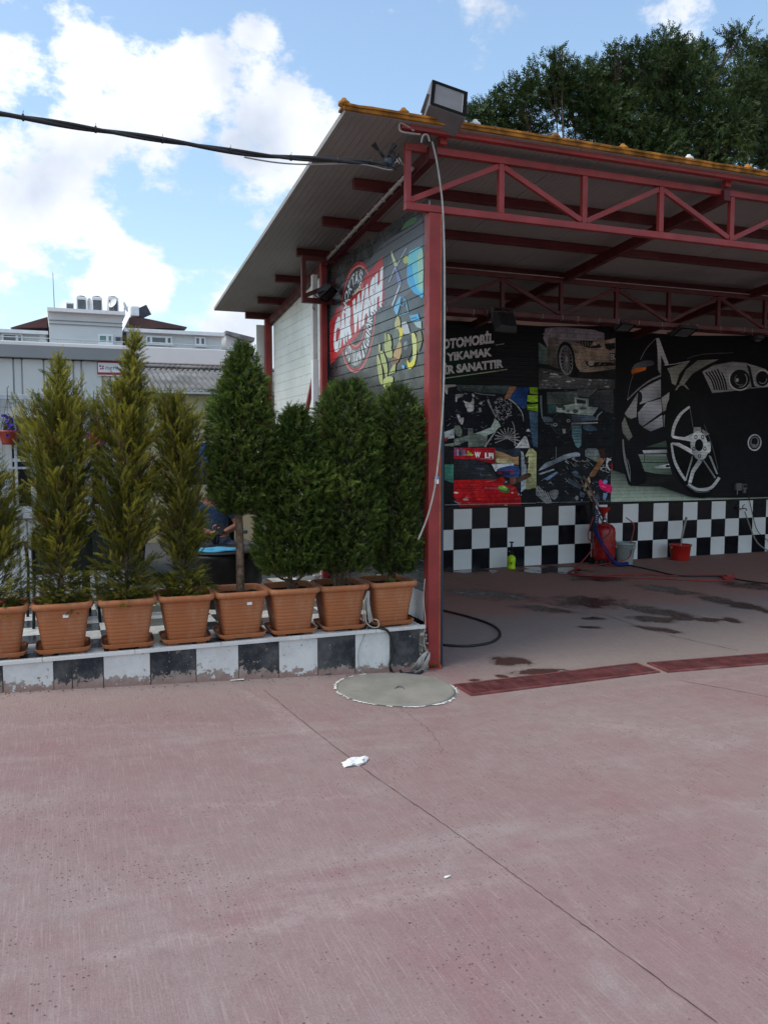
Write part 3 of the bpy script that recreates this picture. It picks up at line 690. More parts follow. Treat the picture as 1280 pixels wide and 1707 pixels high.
truss(2.5, 3.30, 3.785, -.37, X2-2*.79 if X2 > 1.3 else X2, .79, 15, 'red_shaded', BX1)
MB().box(-.33, BX1, -.13, -.075, 4.14, 4.225).build('fascia_beam', 'red', cb, bevel=.004)
# short uprights between the fascia and the truss
for x in (.05, 2.85, 5.7, 8.55): boxo('upright', 'red', cb, x-.03, x+.03, -.05, -.0, 4.10, 4.18, .003)
for y in (.88, 1.78, 2.71, 3.66, 4.60, 5.38):
    MB().bar((-.36, y, RZ(y)-.045), (BX1, y, RZ(y)-.045), .06, .08, (0, .0945, 1)).build('purlin', 'red_shaded', cb, bevel=.004)
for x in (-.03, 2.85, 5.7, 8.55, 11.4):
    MB().bar((x, -.04, RZ(-.04)-.135), (x, 5.42, RZ(5.42)-.135), .07, .10).build('rafter', 'red_shaded' if x > 0 else 'red_shaded', cb, bevel=.004)
# roof of sandwich sheets, one metre wide
x = -.785; k = 0
while x < BX1+.3:
    y0, y1 = -.165, 5.40; xa, xb = x+.003, x+.997
    m = MB(); m.add([(xa, y0, RZ(y0)), (xb, y0, RZ(y0)), (xb, y1, RZ(y1)), (xa, y1, RZ(y1)), (xa, y0, RZ(y0)+.04), (xb, y0, RZ(y0)+.04), (xb, y1, RZ(y1)+.04), (xa, y1, RZ(y1)+.04)],
          [(0, 3, 2, 1), (4, 5, 6, 7), (0, 1, 5, 4), (1, 2, 6, 5), (2, 3, 7, 6), (3, 0, 4, 7)])
    m.build('roof_panel', 'roof_under', cb); x += 1.0
MB().box(-.80, BX1+.3, -.19, -.166, RZ(-.165)+.006, RZ(-.165)+.048).build('roof_edge_flashing', 'rust_yellow', cb, bevel=.004)
# weathered orange ridge capping with lugs
m = MB(); x = -.80; rr = random.Random(2)
N_ = 120
ring_ = []
for i in range(N_+1):
    xx = -.80+(BX1+1.1)*i/N_; z = RZ(-.165)+.046+rr.uniform(-.003, .003); y = -.18
    ring_.append([(xx, y-.022, z-.014), (xx, y-.022, z+.002), (xx, y-.006, z+.008+rr.uniform(-.003, .003)), (xx, y+.05, z+.006), (xx, y+.12, z-.006), (xx, y+.12, z-.02)])
m.rings(ring_); m.build('ridge_capping', 'rust_yellow', cb, smooth=False)
k = 0
for xx in [-.79, -.33, .26, .97, 1.62, 2.3, 2.95, 3.6, 4.3, 5.0, 5.6, 6.3, 7.0, 7.7, 8.4]:
    z = RZ(-.165)+.047
    MB().lathe([(.045, 0), (.042, .02), (.022, .036), (.014, .048), (.001, .05)], (xx, -.16, z-.002), 10).build('ridge_bolt', 'rust_yellow' if k % 3 != 2 else 'white_steel', cb, smooth=True); k += 1

# ---- side wall with mural: horizontal siding boards
def boards(nm, mat, x0, x1, y0, y1, z0, z1, h, gap, par, top=None):
    cuts = []; z = z0
    while z < z1-.01:
        zb = min(z+h-gap, z1); m = MB()
        if top is None:
            b_ = .003
            V = [(x0, y0, z), (x0, y0, zb), (x1, y0, zb), (x1, y0, z)]
            m.add([(x1, y0, z), (x0+b_, y0, z), (x0, y0, z+b_), (x0, y0, zb-b_), (x0+b_, y0, zb), (x1, y0, zb), (x1, y1, z), (x0+b_, y1, z), (x0, y1, z+b_), (x0, y1, zb-b_), (x0+b_, y1, zb), (x1, y1, zb)],
                  [(0, 1, 2, 3, 4, 5), (11, 10, 9, 8, 7, 6), (0, 6, 7, 1), (1, 7, 8, 2), (2, 8, 9, 3), (3, 9, 10, 4), (4, 10, 11, 5), (5, 11, 6, 0)])
        else:
            ye = min(y1, (top[0]-z)/top[1]) if top[1] else y1       # where the sloping top crosses the lower edge
            if ye <= y0+.02: break
            ta = lambda y: min(zb, max(z+.002, top[0]-top[1]*y))
            yk = min(ye, max(y0, (top[0]-zb)/top[1]))
            P = [(y0, z), (ye, z), (ye, ta(ye)), (yk, ta(yk)), (y0, ta(y0))]
            n_ = len(P); m.add([(x0, a, b) for a, b in P]+[(x1, a, b) for a, b in P], [tuple(range(n_))[::-1], tuple(range(n_, 2*n_))]+[(i, (i+1) % n_, (i+1) % n_+n_, i+n_) for i in range(n_)])
        m.build(nm, mat, par)
        cuts.append((zb-.0012, zb+gap+.0012)); z += h
    return cuts
sw = MB().box(.012, .035, .10, 5.3, .0, 3.55).build('side_wall', 'white_wall', cb)
MZ0, MZ1, MY0, MY1 = .3, 3.73, .105, 2.72
sb = MB().box(-.0005, .0115, MY0+.01, MY1-.01, MZ0, MZ1-.01).build('mural_backing', 'white_wall', cb)
g = G('black_siding_gloss'); n_ = g.noise(2.5, 6); c = g.mix(g.ramp(n_, .3, .7), (.010, .010, .011), (.022, .021, .021))
M['siding_gloss'] = g.done(c, g.ramp(g.noise(7, 5), .3, .7, .16, .34), 0, g.bump(g.noise(2.2, 3), .25, .02), .35, .22, .12)
CUTS = boards('siding_board', 'siding_gloss', -.014, -.001, MY0, MY1, MZ0, MZ1, .0935, .004, sb)
ww = MB().box(.0, .0115, 2.74, 5.2, .3, 3.40).build('white_wall_backing', 'white_wall', cb)
boards('siding_board', 'white_wall', -.010, -.001, 2.74, 5.2, .3, 3.9, .1125, .003, ww, (RZ(0)-.10, .0945))
boxo('return_panel', 'white_wall', cb, -.22, .0, 5.32, 5.345, .3, 3.48, .002)
boxo('downpipe', 'pvc', cb, -.175, -.112, 2.76, 2.83, .3, 2.75, .004, label='smooth white lower length')
boxo('downpipe', 'kerb_white', cb, -.172, -.115, 2.765, 2.825, 2.752, 3.66, .004, label='upper length with flaking white paint')
MB().bar(at(0, -.09, 500, 738), at(0, -.09, 527, 610), .04, .05).build('diagonal_brace', 'red', cb, bevel=.003)
boxo('skirting', 'pvc', cb, -.030, -.0145, .13, 1.2, KZ, KZ+.24, .003)
# dark steel edge beside the mural
boxo('trim', 'navy', cb, -.03, -.016, 2.70, 2.735, .3, 3.70)

# ---- back wall
BY = 4.83
bw = MB().box(.04, BX1, BY+.012, BY+.10, 0, 3.62).build('back_wall', 'grout', cb)
tw2, tb2 = tile_mesh('white_tile', .1487, .006, .1487), tile_mesh('black_tile', .1487, .006, .1487)
for i in range(-8, 32):
    for r_ in range(3):
        x = 2.5537+.3*i+.15
        if x+.15 > BX1 or x-.15 < .04: continue
        link('tile', tw2 if (i+r_) % 2 == 0 else tb2, bw, (x, BY+.0058+random.uniform(0, .0007), .15+.3*r_))
boxo('ledge', 'black_plastic', bw, .04, BX1, BY-.012, BY+.0118, .9005, .93, .003)
z = .932
while z < 3.6:                                             # printed boards of the upper wall
    boxo('siding_board', 'print_black', bw, .04, BX1, BY-.004, BY+.0115, z, min(z+.318, 3.615), .002); z += .32
boxo('right_wall', 'white_wall', cb, BX1-.02, BX1+.02, .1, 4.83, 0, 3.75)

# ================================================================== prints on the walls
def cc(r, g_, b, k=1.0): return tuple(v*k for v in srgb((r, g_, b)))
# ---- side wall mural
p = Print(0, -.0142, -1)
p.zoom = (545, 420, .12306)
RED = (.46, .012, .016)
# grey fields painting the sky's reflection on the glossy boards, banner
p.zoom = (0, 0, 1)
p.poly((.06, .062, .068), [(552, 505), (575, 468), (610, 440), (640, 405), (690, 375), (704, 368), (704, 480), (660, 510), (640, 520), (600, 548), (556, 560)], 3)
p.poly((.10, .105, .12), [(640, 455), (660, 420), (704, 395), (704, 470), (660, 505), (640, 512)])
p.poly((.03, .10, .03), [(668, 384), (680, 366), (695, 362), (690, 372), (676, 380)], 3)
# round badge, drawn on the wall in metres
ctr = at(0, -.0142, 594, 530); bot = at(0, -.0142, 590, 622); RR = ctr[2]-bot[2]
PK = (.62, .18, .18)
def wall_circle(R_, a, b, col, w_):
    s = MB(); p.z += .0001; n_ = max(6, int(abs(b-a)/5)); P_ = []
    for k in range(n_+1):
        th = R(a+(b-a)*k/n_); P_.append([(-.0142-p.z, ctr[1]-math.cos(th)*rr_, ctr[2]+math.sin(th)*rr_) for rr_ in (R_-w_/2, R_+w_/2)])
    for k in range(n_): p.mb.add([P_[k][0], P_[k+1][0], P_[k+1][1], P_[k][1]], [(0, 1, 2, 3)], col)
# angle 0 = towards the front of the bay (right in the photo), 90 = up
wall_circle(RR*.965, -150, -4, (.30, .015, .018), RR*.07); wall_circle(RR*.985, -152, 2, PK, RR*.03)
wall_circle(RR*.55, -140, -25, (.36, .015, .018), RR*.05); wall_circle(RR*.515, -142, -20, PK, RR*.028)
def arc_wall(txt, R_, a0, a1, h, col, inward):
    p.z += .0001
    adv = []
    for ch in txt:
        if ch == ' ': adv.append(.42); continue
        gl, F = glyphs(ch, .03); adv.append(max(q[0] for q in gl)+.10)
    tot_ = sum(adv); a = 0
    for ch, w_ in zip(txt, adv):
        if ch != ' ':
            gl, F = glyphs(ch, .03); V = []
            for x, y in gl:
                th = R(a0+(a1-a0)*(a+x)/tot_); r_ = R_+(y/.7*h)*(1 if not inward else -1)
                V.append((-.0142-p.z, ctr[1]-math.cos(th)*r_, ctr[2]+math.sin(th)*r_))
            p.mb.add(V, F, col)
        a += w_
arc_wall('OTO YIKAMA & KUAFÖR', RR*.86, -140, -8, RR*.26, (.72, .74, .74), True)
p.poly(RED, [(549.5, 538), (556, 528), (560, 515), (578, 506), (592, 488), (608, 460), (622, 445), (637.5, 427), (641, 500), (640, 508), (608, 538), (596, 562), (580, 575), (557, 602), (551.5, 606), (549.5, 575)])
wall_circle(RR*.965, 52, 172, (.34, .012, .014), RR*.075); wall_circle(RR*.925, 46, 176, PK, RR*.028)
arc_wall('NOKTAŞ', RR*.62, 165, 62, RR*.22, (.72, .74, .75), False)
p.text((.80, .82, .84), 'CAR WASH', (556, 587), (637, 504), (557, 541), .085)
for (a, b) in (((590, 492), (604, 482)), ((575, 506), (584, 500)), ((594, 486), (599, 483))):
    p.stroke((.6, .55, .40), [a, ((a[0]+b[0])/2, (a[1]+b[1])/2-3), b], 2.2, 3)
for k in range(6):                                          # small script line between the badge and the banner
    x = 588+k*3.2; y = 494-k*2.9; p.stroke((.62, .58, .44), [(x, y), (x+.6, y-5-(k % 2)*3)], 1.1, 0)
# brush streaks under the banner
for k in range(9):
    x = 608+k*4; y = 530-k*3.4; p.stroke((.10, .105, .115), [(x, y), (x+3, y+random.uniform(3, 8))], 2.2, 0)
# tools and gloves
p.zoom = (620, 340, .1757)
CY = (.09, .45, .55)
p.poly((.12, .50, .55), [(345, 560), (350, 470), (400, 430), (480, 420), (486, 640), (486, 880), (440, 860), (400, 830), (345, 760), (335, 640)], 3)
p.poly((.03, .33, .60), [(335, 610), (380, 570), (400, 700), (440, 820), (484, 850), (484, 885), (430, 860), (390, 830), (345, 740)], 3)
p.poly((.30, .52, .38), [(430, 480), (484, 440), (486, 800), (450, 780), (440, 620)], 2)
p.poly((.42, .46, .10), [(300, 520), (330, 490), (350, 520), (340, 560), (305, 560)], 3)
p.stroke((.50, .55, .30), [(190, 450), (200, 500), (235, 590)], (10, 34), 3)
p.stroke((.36, .40, .44), [(235, 590), (330, 420)], 10, 0)
p.stroke((.16, .20, .42), [(225, 600), (250, 680), (270, 760)], (16, 40), 3)
p.stroke((.42, .50, .62), [(225, 600), (165, 740)], 9, 0)
p.stroke((.50, .58, .66), [(270, 765), (195, 965)], 13, 0)
p.poly((.14, .42, .66), [(268, 875), (280, 890), (265, 980), (240, 1050), (212, 1000), (225, 960)], 3)
p.ring((.12, .35, .58), 290, 925, 20, 42, 7); p.stroke((.15, .45, .62), [(318, 900), (350, 1030), (260, 1060)], 9, 0)
p.poly((.05, .34, .62), [(360, 1060), (440, 1042), (460, 1100), (380, 1120)]); p.stroke((.01, .02, .05), [(375, 1090), (430, 1075)], 9, 0)
p.poly((.38, .42, .44), [(285, 1130), (330, 1115), (360, 1200), (370, 1260), (310, 1240), (290, 1180)], 2); p.poly((.30, .42, .40), [(400, 1125), (470, 1110), (475, 1180), (430, 1170)], 0)
p.poly((.42, .38, .14), [(245, 1060), (265, 1080), (275, 1150), (262, 1190), (230, 1180), (220, 1130)], 3)
p.poly((.62, .50, .02), [(255, 1190), (290, 1170), (300, 1230), (285, 1290), (262, 1300), (265, 1240)], 2)
p.poly((.09, .13, .10), [(215, 1180), (255, 1200), (262, 1320), (225, 1350), (205, 1320)], 2)
p.ell((.012, .012, .014), 335, 1360, 52, 125, .1); p.poly((.03, .035, .04), [(265, 1300), (310, 1240), (365, 1235), (370, 1275), (320, 1290), (280, 1340)], 3)
p.ell((.10, .13, .13), 325, 1340, 20, 45, .1); p.ell((.20, .27, .27), 318, 1325, 8, 18, .1)
p.poly((.50, .54, .17), [(375, 1220), (410, 1230), (432, 1330), (420, 1480), (380, 1560), (350, 1562), (352, 1520), (385, 1480), (392, 1380), (385, 1300)], 3)
p.poly((.62, .58, .02), [(335, 1465), (360, 1510), (400, 1480), (412, 1520), (370, 1560), (345, 1545)], 2)
p.poly((.17, .17, .08), [(430, 1230), (465, 1200), (482, 1300), (450, 1400), (440, 1380)], 2)
p.poly((.40, .26, .09), [(262, 1300), (285, 1330), (280, 1430), (245, 1500), (215, 1480), (210, 1420), (235, 1370)], 3)
p.poly((.16, .07, .03), [(180, 1500), (215, 1450), (260, 1490), (225, 1520), (195, 1530)], 2)
p.poly((.06, .35, .55), [(283, 1540), (300, 1525), (318, 1540), (305, 1568)], 2)
GL = (.34, .38, .12); GL2 = (.24, .28, .07)
p.poly(GL, [(50, 1440), (65, 1430), (95, 1530), (108, 1640), (105, 1715), (80, 1690), (60, 1580)], 3)
p.poly(GL, [(78, 1400), (110, 1400), (145, 1500), (155, 1590), (140, 1660), (118, 1560), (95, 1500)], 3)
p.poly(GL, [(120, 1330), (160, 1300), (200, 1400), (195, 1460), (150, 1450), (130, 1400)], 2)
p.poly(GL, [(68, 1340), (85, 1320), (88, 1380), (72, 1410)], 2); p.poly(GL2, [(120, 1240), (140, 1225), (152, 1310), (130, 1330)], 2); p.poly(GL, [(150, 1235), (175, 1240), (195, 1330), (175, 1400), (160, 1320)], 2)
p.poly(GL, [(205, 1530), (232, 1515), (225, 1600), (160, 1620)], 0)
p.poly((.40, .45, .13), [(115, 1665), (150, 1640), (200, 1640), (205, 1680), (180, 1730), (140, 1755), (112, 1720)], 3)
p.zoom = (530, 530, .171875)
p.stroke((.35, .04, .03), [(640, 1020), (650, 960), (690, 900), (700, 990), (660, 1010)], 10, 3)
p.stroke((.5, .5, .48), [(665, 990), (680, 930), (695, 990)], 8, 3)
p.build('mural_print', 'mural', sb, CUTS)

# ---- back wall posters
pb = Print(1, BY-.0045, -1)
def poster(name, zoom, fn, label, mt='poster'):
    q = Print(1, BY-.0045, -1, zoom); q.shade = 0 if 'slogan' in name else .5; fn(q); q.build(name, mt, bw, label=label)
GR = lambda v: (v, v*1.0, v*.98)
def slogan(q):
    q.poly((.004, .014, .010), [(0, 330), (450, 250), (560, 90), (560, 640), (640, 655), (600, 860), (-80, 930), (-80, 330)])
    q.text(GR(.36), 'OTOMOBİL', (10, 325), (900, 213), (15, 170), .05)
    q.text(GR(.36), 'YIKAMAK', (95, 530), (868, 437), (90, 400), .05)
    q.text(GR(.36), 'BİR SANATTIR', (-55, 765), (1062, 632), (-60, 632), .05)
    q.stroke((.22, .24, .14), [(-80, 845), (1125, 675)], 17, 0)
    q.stroke((.16, .18, .13), [(930, 258), (1075, 237)], 12, 0)
    for k in range(16): q.stroke((.012, .018, .026), [(870+random.uniform(0, 200), 300+k*36), (1600, 240+k*38)], 5, 0)
poster('slogan_print', (735, 550, .09766), slogan, 'white slogan lettering on a dark ground', 'poster_smooth')
def foamwash(q):
    K = (.012, .013, .020)
    q.poly(K, [(35, 80), (1248, 105), (1248, 905), (40, 880)])
    q.poly((.035, .05, .05), [(200, 90), (900, 100), (820, 210), (700, 200), (430, 190), (220, 140)])
    q.stroke(GR(.02), [(570, 100), (520, 190)], 10, 0); q.stroke(GR(.02), [(620, 100), (800, 190)], 8, 0); q.stroke(GR(.25), [(430, 190), (520, 210), (700, 225)], 7, 3)
    q.poly((.015, .05, .17), [(990, 118), (1140, 118), (1110, 240), (1095, 390), (1060, 400), (890, 255)])
    q.poly((.17, .085, .05), [(880, 115), (975, 115), (920, 200), (880, 262), (820, 265), (850, 190)], 3)
    for k, pts in enumerate([[(1140, 120), (1248, 120), (1248, 215), (1150, 200)], [(1118, 225), (1248, 225), (1248, 300), (1110, 305)], [(1105, 345), (1248, 340), (1248, 435), (1115, 410)]]): q.poly((.14, .25, .015), pts)
    q.stroke((.30, .48, .03), [(1118, 375), (1180, 385), (1248, 370)], 9, 2); q.stroke((.30, .48, .03), [(1115, 295), (1180, 312), (1248, 300)], 9, 2)
    q.poly((.045, .085, .13), [(1135, 430), (1248, 445), (1248, 900), (1190, 880), (1160, 700)]);
    for k in range(6): q.stroke((.02, .04, .07), [(1150, 560+k*50), (1200, 600+k*50), (1240, 590+k*54)], 8, 3)
    W_ = GR(.30); rr = random.Random(5)
    for pts in [[(185, 215), (280, 205), (275, 245), (215, 260), (205, 305), (185, 300)], [(285, 290), (380, 320), (405, 260), (425, 290), (420, 345), (320, 345)], [(300, 345), (420, 350), (410, 430), (345, 440), (330, 390)], [(395, 205), (425, 210), (432, 245), (405, 245)],
                [(480, 330), (530, 310), (520, 350)], [(480, 390), (515, 385), (520, 435), (545, 440), (440, 445), (490, 430)], [(200, 475), (240, 480), (250, 520), (290, 510), (285, 575), (262, 605), (225, 550)], [(40, 90), (185, 85), (180, 115), (90, 125), (80, 215), (40, 160)]]: q.poly(W_, pts, 2)
    q.poly((.26, .31, .27), [(170, 790), (340, 745), (640, 640), (690, 520), (770, 625), (700, 700), (450, 790), (300, 830), (180, 880)], 2)
    q.poly((.20, .24, .20), [(345, 650), (410, 655), (410, 710), (560, 750), (600, 740), (580, 880), (350, 895)], 0)
    q.poly((.28, .31, .31), [(40, 700), (165, 655), (170, 780), (45, 790)]); q.poly((.22, .25, .20), [(40, 860), (165, 840), (165, 885), (45, 880)]); q.poly((.35, .03, .03), [(40, 790), (95, 760), (60, 830)], 2)
    q.poly((.14, .17, .13), [(170, 620), (240, 620), (270, 700), (250, 760), (200, 745), (175, 700)], 2)
    for k in range(60):                                    # foam loops over the wheel
        a = rr.uniform(0, 6.28); r_ = rr.uniform(0, 1)**.5; x = 790+r_*130*math.cos(a); y = 400+r_*140*math.sin(a)
        q.ring(GR(.26), x, y, rr.uniform(10, 22), rr.uniform(8, 16), 5, rr.uniform(0, 2), rr.uniform(3, 6))
    q.stroke((.28, .3, .26), [(870, 270), (960, 340), (1040, 450), (1060, 560)], (22, 6), 4); q.stroke(GR(.22), [(600, 280), (640, 380), (700, 500)], (30, 10), 4)
    q.ell(GR(.012), 850, 770, 170, 160)
    for k in range(13):
        a = -1.9+k*.33; q.stroke(GR(.26), [(850, 780), (850+165*math.sin(a), 790-150*math.cos(a))], (7, 12), 0)
    q.stroke(GR(.3), [(560, 890), (650, 760), (700, 700)], (26, 6), 3); q.stroke(GR(.28), [(950, 880), (940, 640), (910, 560)], (16, 5), 3)
    q.poly(GR(.36), [(950, 905), (1070, 750), (1100, 760), (1145, 905)]); q.poly(GR(.3), [(1090, 690), (1120, 655), (1150, 695)], 2)
    for k in range(150):                                   # flecks of foam, reflections and tread
        x = rr.uniform(60, 1130); y = rr.uniform(130, 880)
        if x > 980 and y < 420: continue
        v = rr.choice((.005, .02, .10, .28, .34)); a = rr.uniform(-1, 1); l = rr.uniform(8, 46)
        q.stroke((v, v*1.02, v), [(x, y), (x+l*.5+rr.uniform(-6, 6), y+a*l*.5), (x+l, y+a*l)], (rr.uniform(2, 8), 2), 3)
poster('foam_wash_print', (735, 630, .1289), foamwash, 'picture of a wheel being scrubbed with foam')
def redcar(q):
    q.poly((.018, .018, .02), [(35, 45), (1225, 45), (1225, 770), (45, 790)])
    q.poly((.045, .16, .12), [(45, 265), (162, 262), (160, 510), (45, 465)])
    q.poly((.36, .012, .02), [(165, 50), (700, 50), (690, 250), (600, 240), (450, 200), (165, 190)])
    for k, (x, c_) in enumerate([(175, (.05, .09, .22)), (205, (.22, .33, .45)), (235, (.03, .05, .1)), (255, (.12, .2, .34)), (285, (.3, .38, .5)), (312, (.35, .4, .45)), (340, (.38, .42, .04)), (368, (.2, .42, .04)), (390, (.25, .35, .05))]):
        q.poly(c_, [(x, 50+k % 3*20+(40 if k > 4 else 0)), (x+22, 50+k % 3*20+(40 if k > 4 else 0)), (x+22, 152), (x, 150)])
    q.text((.75, .75, .75), 'W', (432, 170), (510, 172), (432, 108), .06); q.text((.75, .75, .75), 'LFI', (566, 178), (678, 182), (566, 115), .06)
    q.stroke((.5, .3, .3), [(510, 190), (680, 200)], 5, 0)
    q.poly([(.30, .15, .05)]*2+[(.42, .32, .16)]*2+[(.35, .18, .06)]*1, [(700, 90), (985, 90), (1000, 190), (985, 275), (695, 240)]) if False else q.poly((.34, .20, .09), [(700, 60), (1000, 120), (1000, 270), (850, 255), (695, 245)])
    q.poly((.03, .04, .06), [(700, 50), (1010, 50), (1010, 150), (930, 170), (800, 110), (710, 90)], 2); q.poly((.42, .36, .20), [(720, 190), (900, 200), (960, 250), (720, 240)], 2)
    q.poly((.42, .44, .45), [(650, 258), (940, 250), (935, 300), (830, 320), (730, 340), (700, 360)], 0)
    q.poly((.025, .05, .14), [(720, 330), (830, 290), (1000, 285), (1000, 430), (880, 440), (740, 380)], 2); q.poly((.25, .02, .03), [(720, 350), (940, 340), (930, 380), (740, 390)], 0); q.poly((.03, .04, .10), [(770, 360), (900, 350), (890, 400), (790, 405)], 0)
    q.poly((.022, .024, .028), [(165, 195), (420, 205), (560, 240), (640, 300), (735, 455), (165, 465)], 0); q.poly((.09, .10, .11), [(500, 375), (520, 400), (650, 398), (655, 410), (505, 408)], 0)
    q.poly((.06, .10, .16), [(445, 305), (555, 308), (550, 335), (450, 325)], 0)
    q.poly((.34, .008, .010), [(162, 468), (720, 455), (790, 420), (870, 520), (960, 560), (1030, 700), (1035, 795), (240, 812), (160, 680)], 0)
    q.poly((.40, .12, .12), [(560, 495), (700, 460), (720, 465), (640, 490)], 0); q.poly((.28, .04, .08), [(560, 560), (900, 570), (980, 600), (570, 580)], 0); q.stroke((.18, .006, .01), [(162, 575), (320, 578), (560, 570)], 6, 2)
    for (x, y, a, b) in ((318, 718, 38, 15), (192, 631, 30, 12), (917, 632, 20, 12), (835, 790, 22, 8)): q.ell((.55, .32, .30), x, y, a, b, .1)
    q.poly((.30, .33, .34), [(160, 730), (200, 745), (255, 768), (230, 778), (185, 760)], 0)
    q.poly((.36, .35, .17), [(1135, 60), (1180, 60), (1230, 110), (1228, 560), (1150, 600), (1090, 580), (1060, 480), (1110, 380), (1130, 250), (1085, 150)], 0)
    for k in range(7): q.stroke((.12, .12, .05), [(1085+k*8, 440+k*20), (1150, 470+k*16), (1215, 450+k*18)], 7, 3)
    q.poly((.33, .38, .42), [(1030, 90), (1060, 110), (1100, 300), (1090, 580), (1030, 620), (1035, 350)], 0); q.poly((.02, .02, .03), [(1072, 190), (1130, 150), (1115, 260), (1075, 265)], 0)
    q.poly((.05, .028, .02), [(1000, 430), (1110, 375), (1160, 395), (1130, 440), (940, 520), (885, 520), (890, 470)], 3); q.poly((.22, .08, .05), [(885, 440), (950, 430), (960, 500), (900, 520)], 3)
    q.ell((.06, .20, .05), 808, 585, 78, 42, .3); q.ell((.14, .34, .05), 800, 570, 60, 28, .3); q.ell((.35, .36, .10), 805, 553, 26, 14, .3); q.ell((.02, .02, .02), 845, 500, 42, 34)
    q.ell(GR(.3), 835, 492, 12, 10); q.ell(GR(.35), 1050, 660, 24, 16); q.ell(GR(.35), 1000, 650, 12, 14)
    q.poly((.012, .012, .014), [(1035, 630), (1180, 570), (1222, 580), (1222, 780), (1040, 780)], 0)
    q.stroke(GR(.20), [(50, 788), (1220, 765)], 8, 0)
    rr = random.Random(21)
    for k in range(34):
        x = rr.uniform(180, 960); y = rr.uniform(480, 780); v = rr.choice((0, 1)); q.stroke((.50, .16, .15) if v else (.16, .004, .006), [(x, y), (x+rr.uniform(20, 90), y+rr.uniform(-8, 8))], (rr.uniform(2, 5), 1), 0)
    for k in range(26): x = rr.uniform(200, 660); y = rr.uniform(220, 450); q.stroke((.05, .06, .075), [(x, y), (x+rr.uniform(8, 40), y+rr.uniform(-6, 10))], (3, 1), 0)
    for k in range(20): x = rr.uniform(1080, 1220); y = rr.uniform(100, 560); q.stroke((.20, .19, .08) if k % 2 else (.5, .48, .28), [(x, y), (x+rr.uniform(-14, 14), y+rr.uniform(10, 40))], (5, 1), 0)
poster('red_car_print', (735, 740, .1289), redcar, 'picture of a man polishing a red car')
def mudcar(q):
    B = (.15, .115, .085); K = (.010, .010, .011)
    q.poly(K, [(100, 30), (1200, 30), (1195, 925), (100, 925)])
    q.poly((.045, .07, .06), [(105, 260), (230, 340), (230, 580), (105, 575)])
    q.poly((.11, .10, .11), [(200, 60), (420, 40), (900, 85), (1035, 130), (1045, 240), (700, 250), (600, 300), (500, 280), (390, 300), (230, 340), (170, 200)], 0)
    q.poly(B, [(560, 280), (700, 235), (1040, 235), (1195, 200), (1195, 640), (900, 680), (700, 690), (640, 600), (590, 420)], 0)
    q.poly((.08, .075, .065), [(230, 340), (400, 300), (400, 640), (300, 610), (230, 570)], 0)
    q.poly(K, [(640, 260), (700, 235), (930, 240), (1000, 330), (950, 345), (820, 345), (700, 300)], 0); q.poly(K, [(1040, 280), (1190, 270), (1190, 350), (1110, 380), (1060, 350)], 0); q.poly((.17, .13, .10), [(880, 250), (990, 250), (930, 300), (850, 320)], 0)
    for k in range(5): q.stroke((.14, .12, .10), [(680+k*40, 245+k*5), (700+k*38, 310)], 9, 0)
    q.ell(K, 495, 500, 125, 250, -.08); q.ell((.10, .10, .10), 495, 515, 98, 215, -.08); q.ell(K, 500, 515, 80, 185, -.08)
    for k in range(18):
        a = k*.349; q.stroke((.12, .12, .12), [(500, 515), (500+82*math.cos(a), 515+188*math.sin(a))], (6, 11), 0)
    q.ell((.10, .10, .10), 505, 505, 20, 38)
    q.poly(K, [(760, 520), (860, 545), (1190, 545), (1190, 590), (1050, 600), (840, 615), (780, 580)], 0); q.ell((.15, .13, .12), 850, 560, 45, 35)
    q.poly((.02, .02, .02), [(1115, 415), (1195, 415), (1195, 520), (1115, 520)], 0); q.text((.3, .3, .3), 'EK', (1125, 505), (1195, 505), (1125, 430), .02)
    q.poly(K, [(640, 680), (900, 690), (1195, 650), (1195, 800), (700, 790)], 0)
    q.poly((.055, .055, .055), [(105, 610), (400, 680), (560, 760), (800, 780), (1190, 790), (1190, 925), (105, 925)], 0)
    rr = random.Random(8)
    for k in range(70):
        x, y = rr.uniform(110, 1180), rr.uniform(640, 915); 
        if x > 450 and y < 790: continue
        q.ell(GR(rr.choice((.02, .13, .09, .22))), x, y, rr.uniform(15, 45), rr.uniform(4, 12), rr.uniform(-.1, .2), 8)
    q.poly(K, [(105, 560), (230, 580), (420, 660), (400, 700), (250, 640), (105, 620)], 0)
    q.stroke((.2, .2, .22), [(165, 140), (210, 160), (260, 110), (290, 60)], 12, 3); q.poly((.06, .05, .045), [(240, 190), (380, 190), (390, 280), (240, 350)], 0)
    for k in range(60):
        x = rr.uniform(560, 1180); y = rr.uniform(240, 670); v = rr.choice((.05, .09, .19)); q.ell((v, v*.8, v*.6), x, y, rr.uniform(4, 26), rr.uniform(2, 8), rr.uniform(-.5, .5), 7)
poster('muddy_car_print', (885, 540, .1172), mudcar, 'picture of a muddy car')
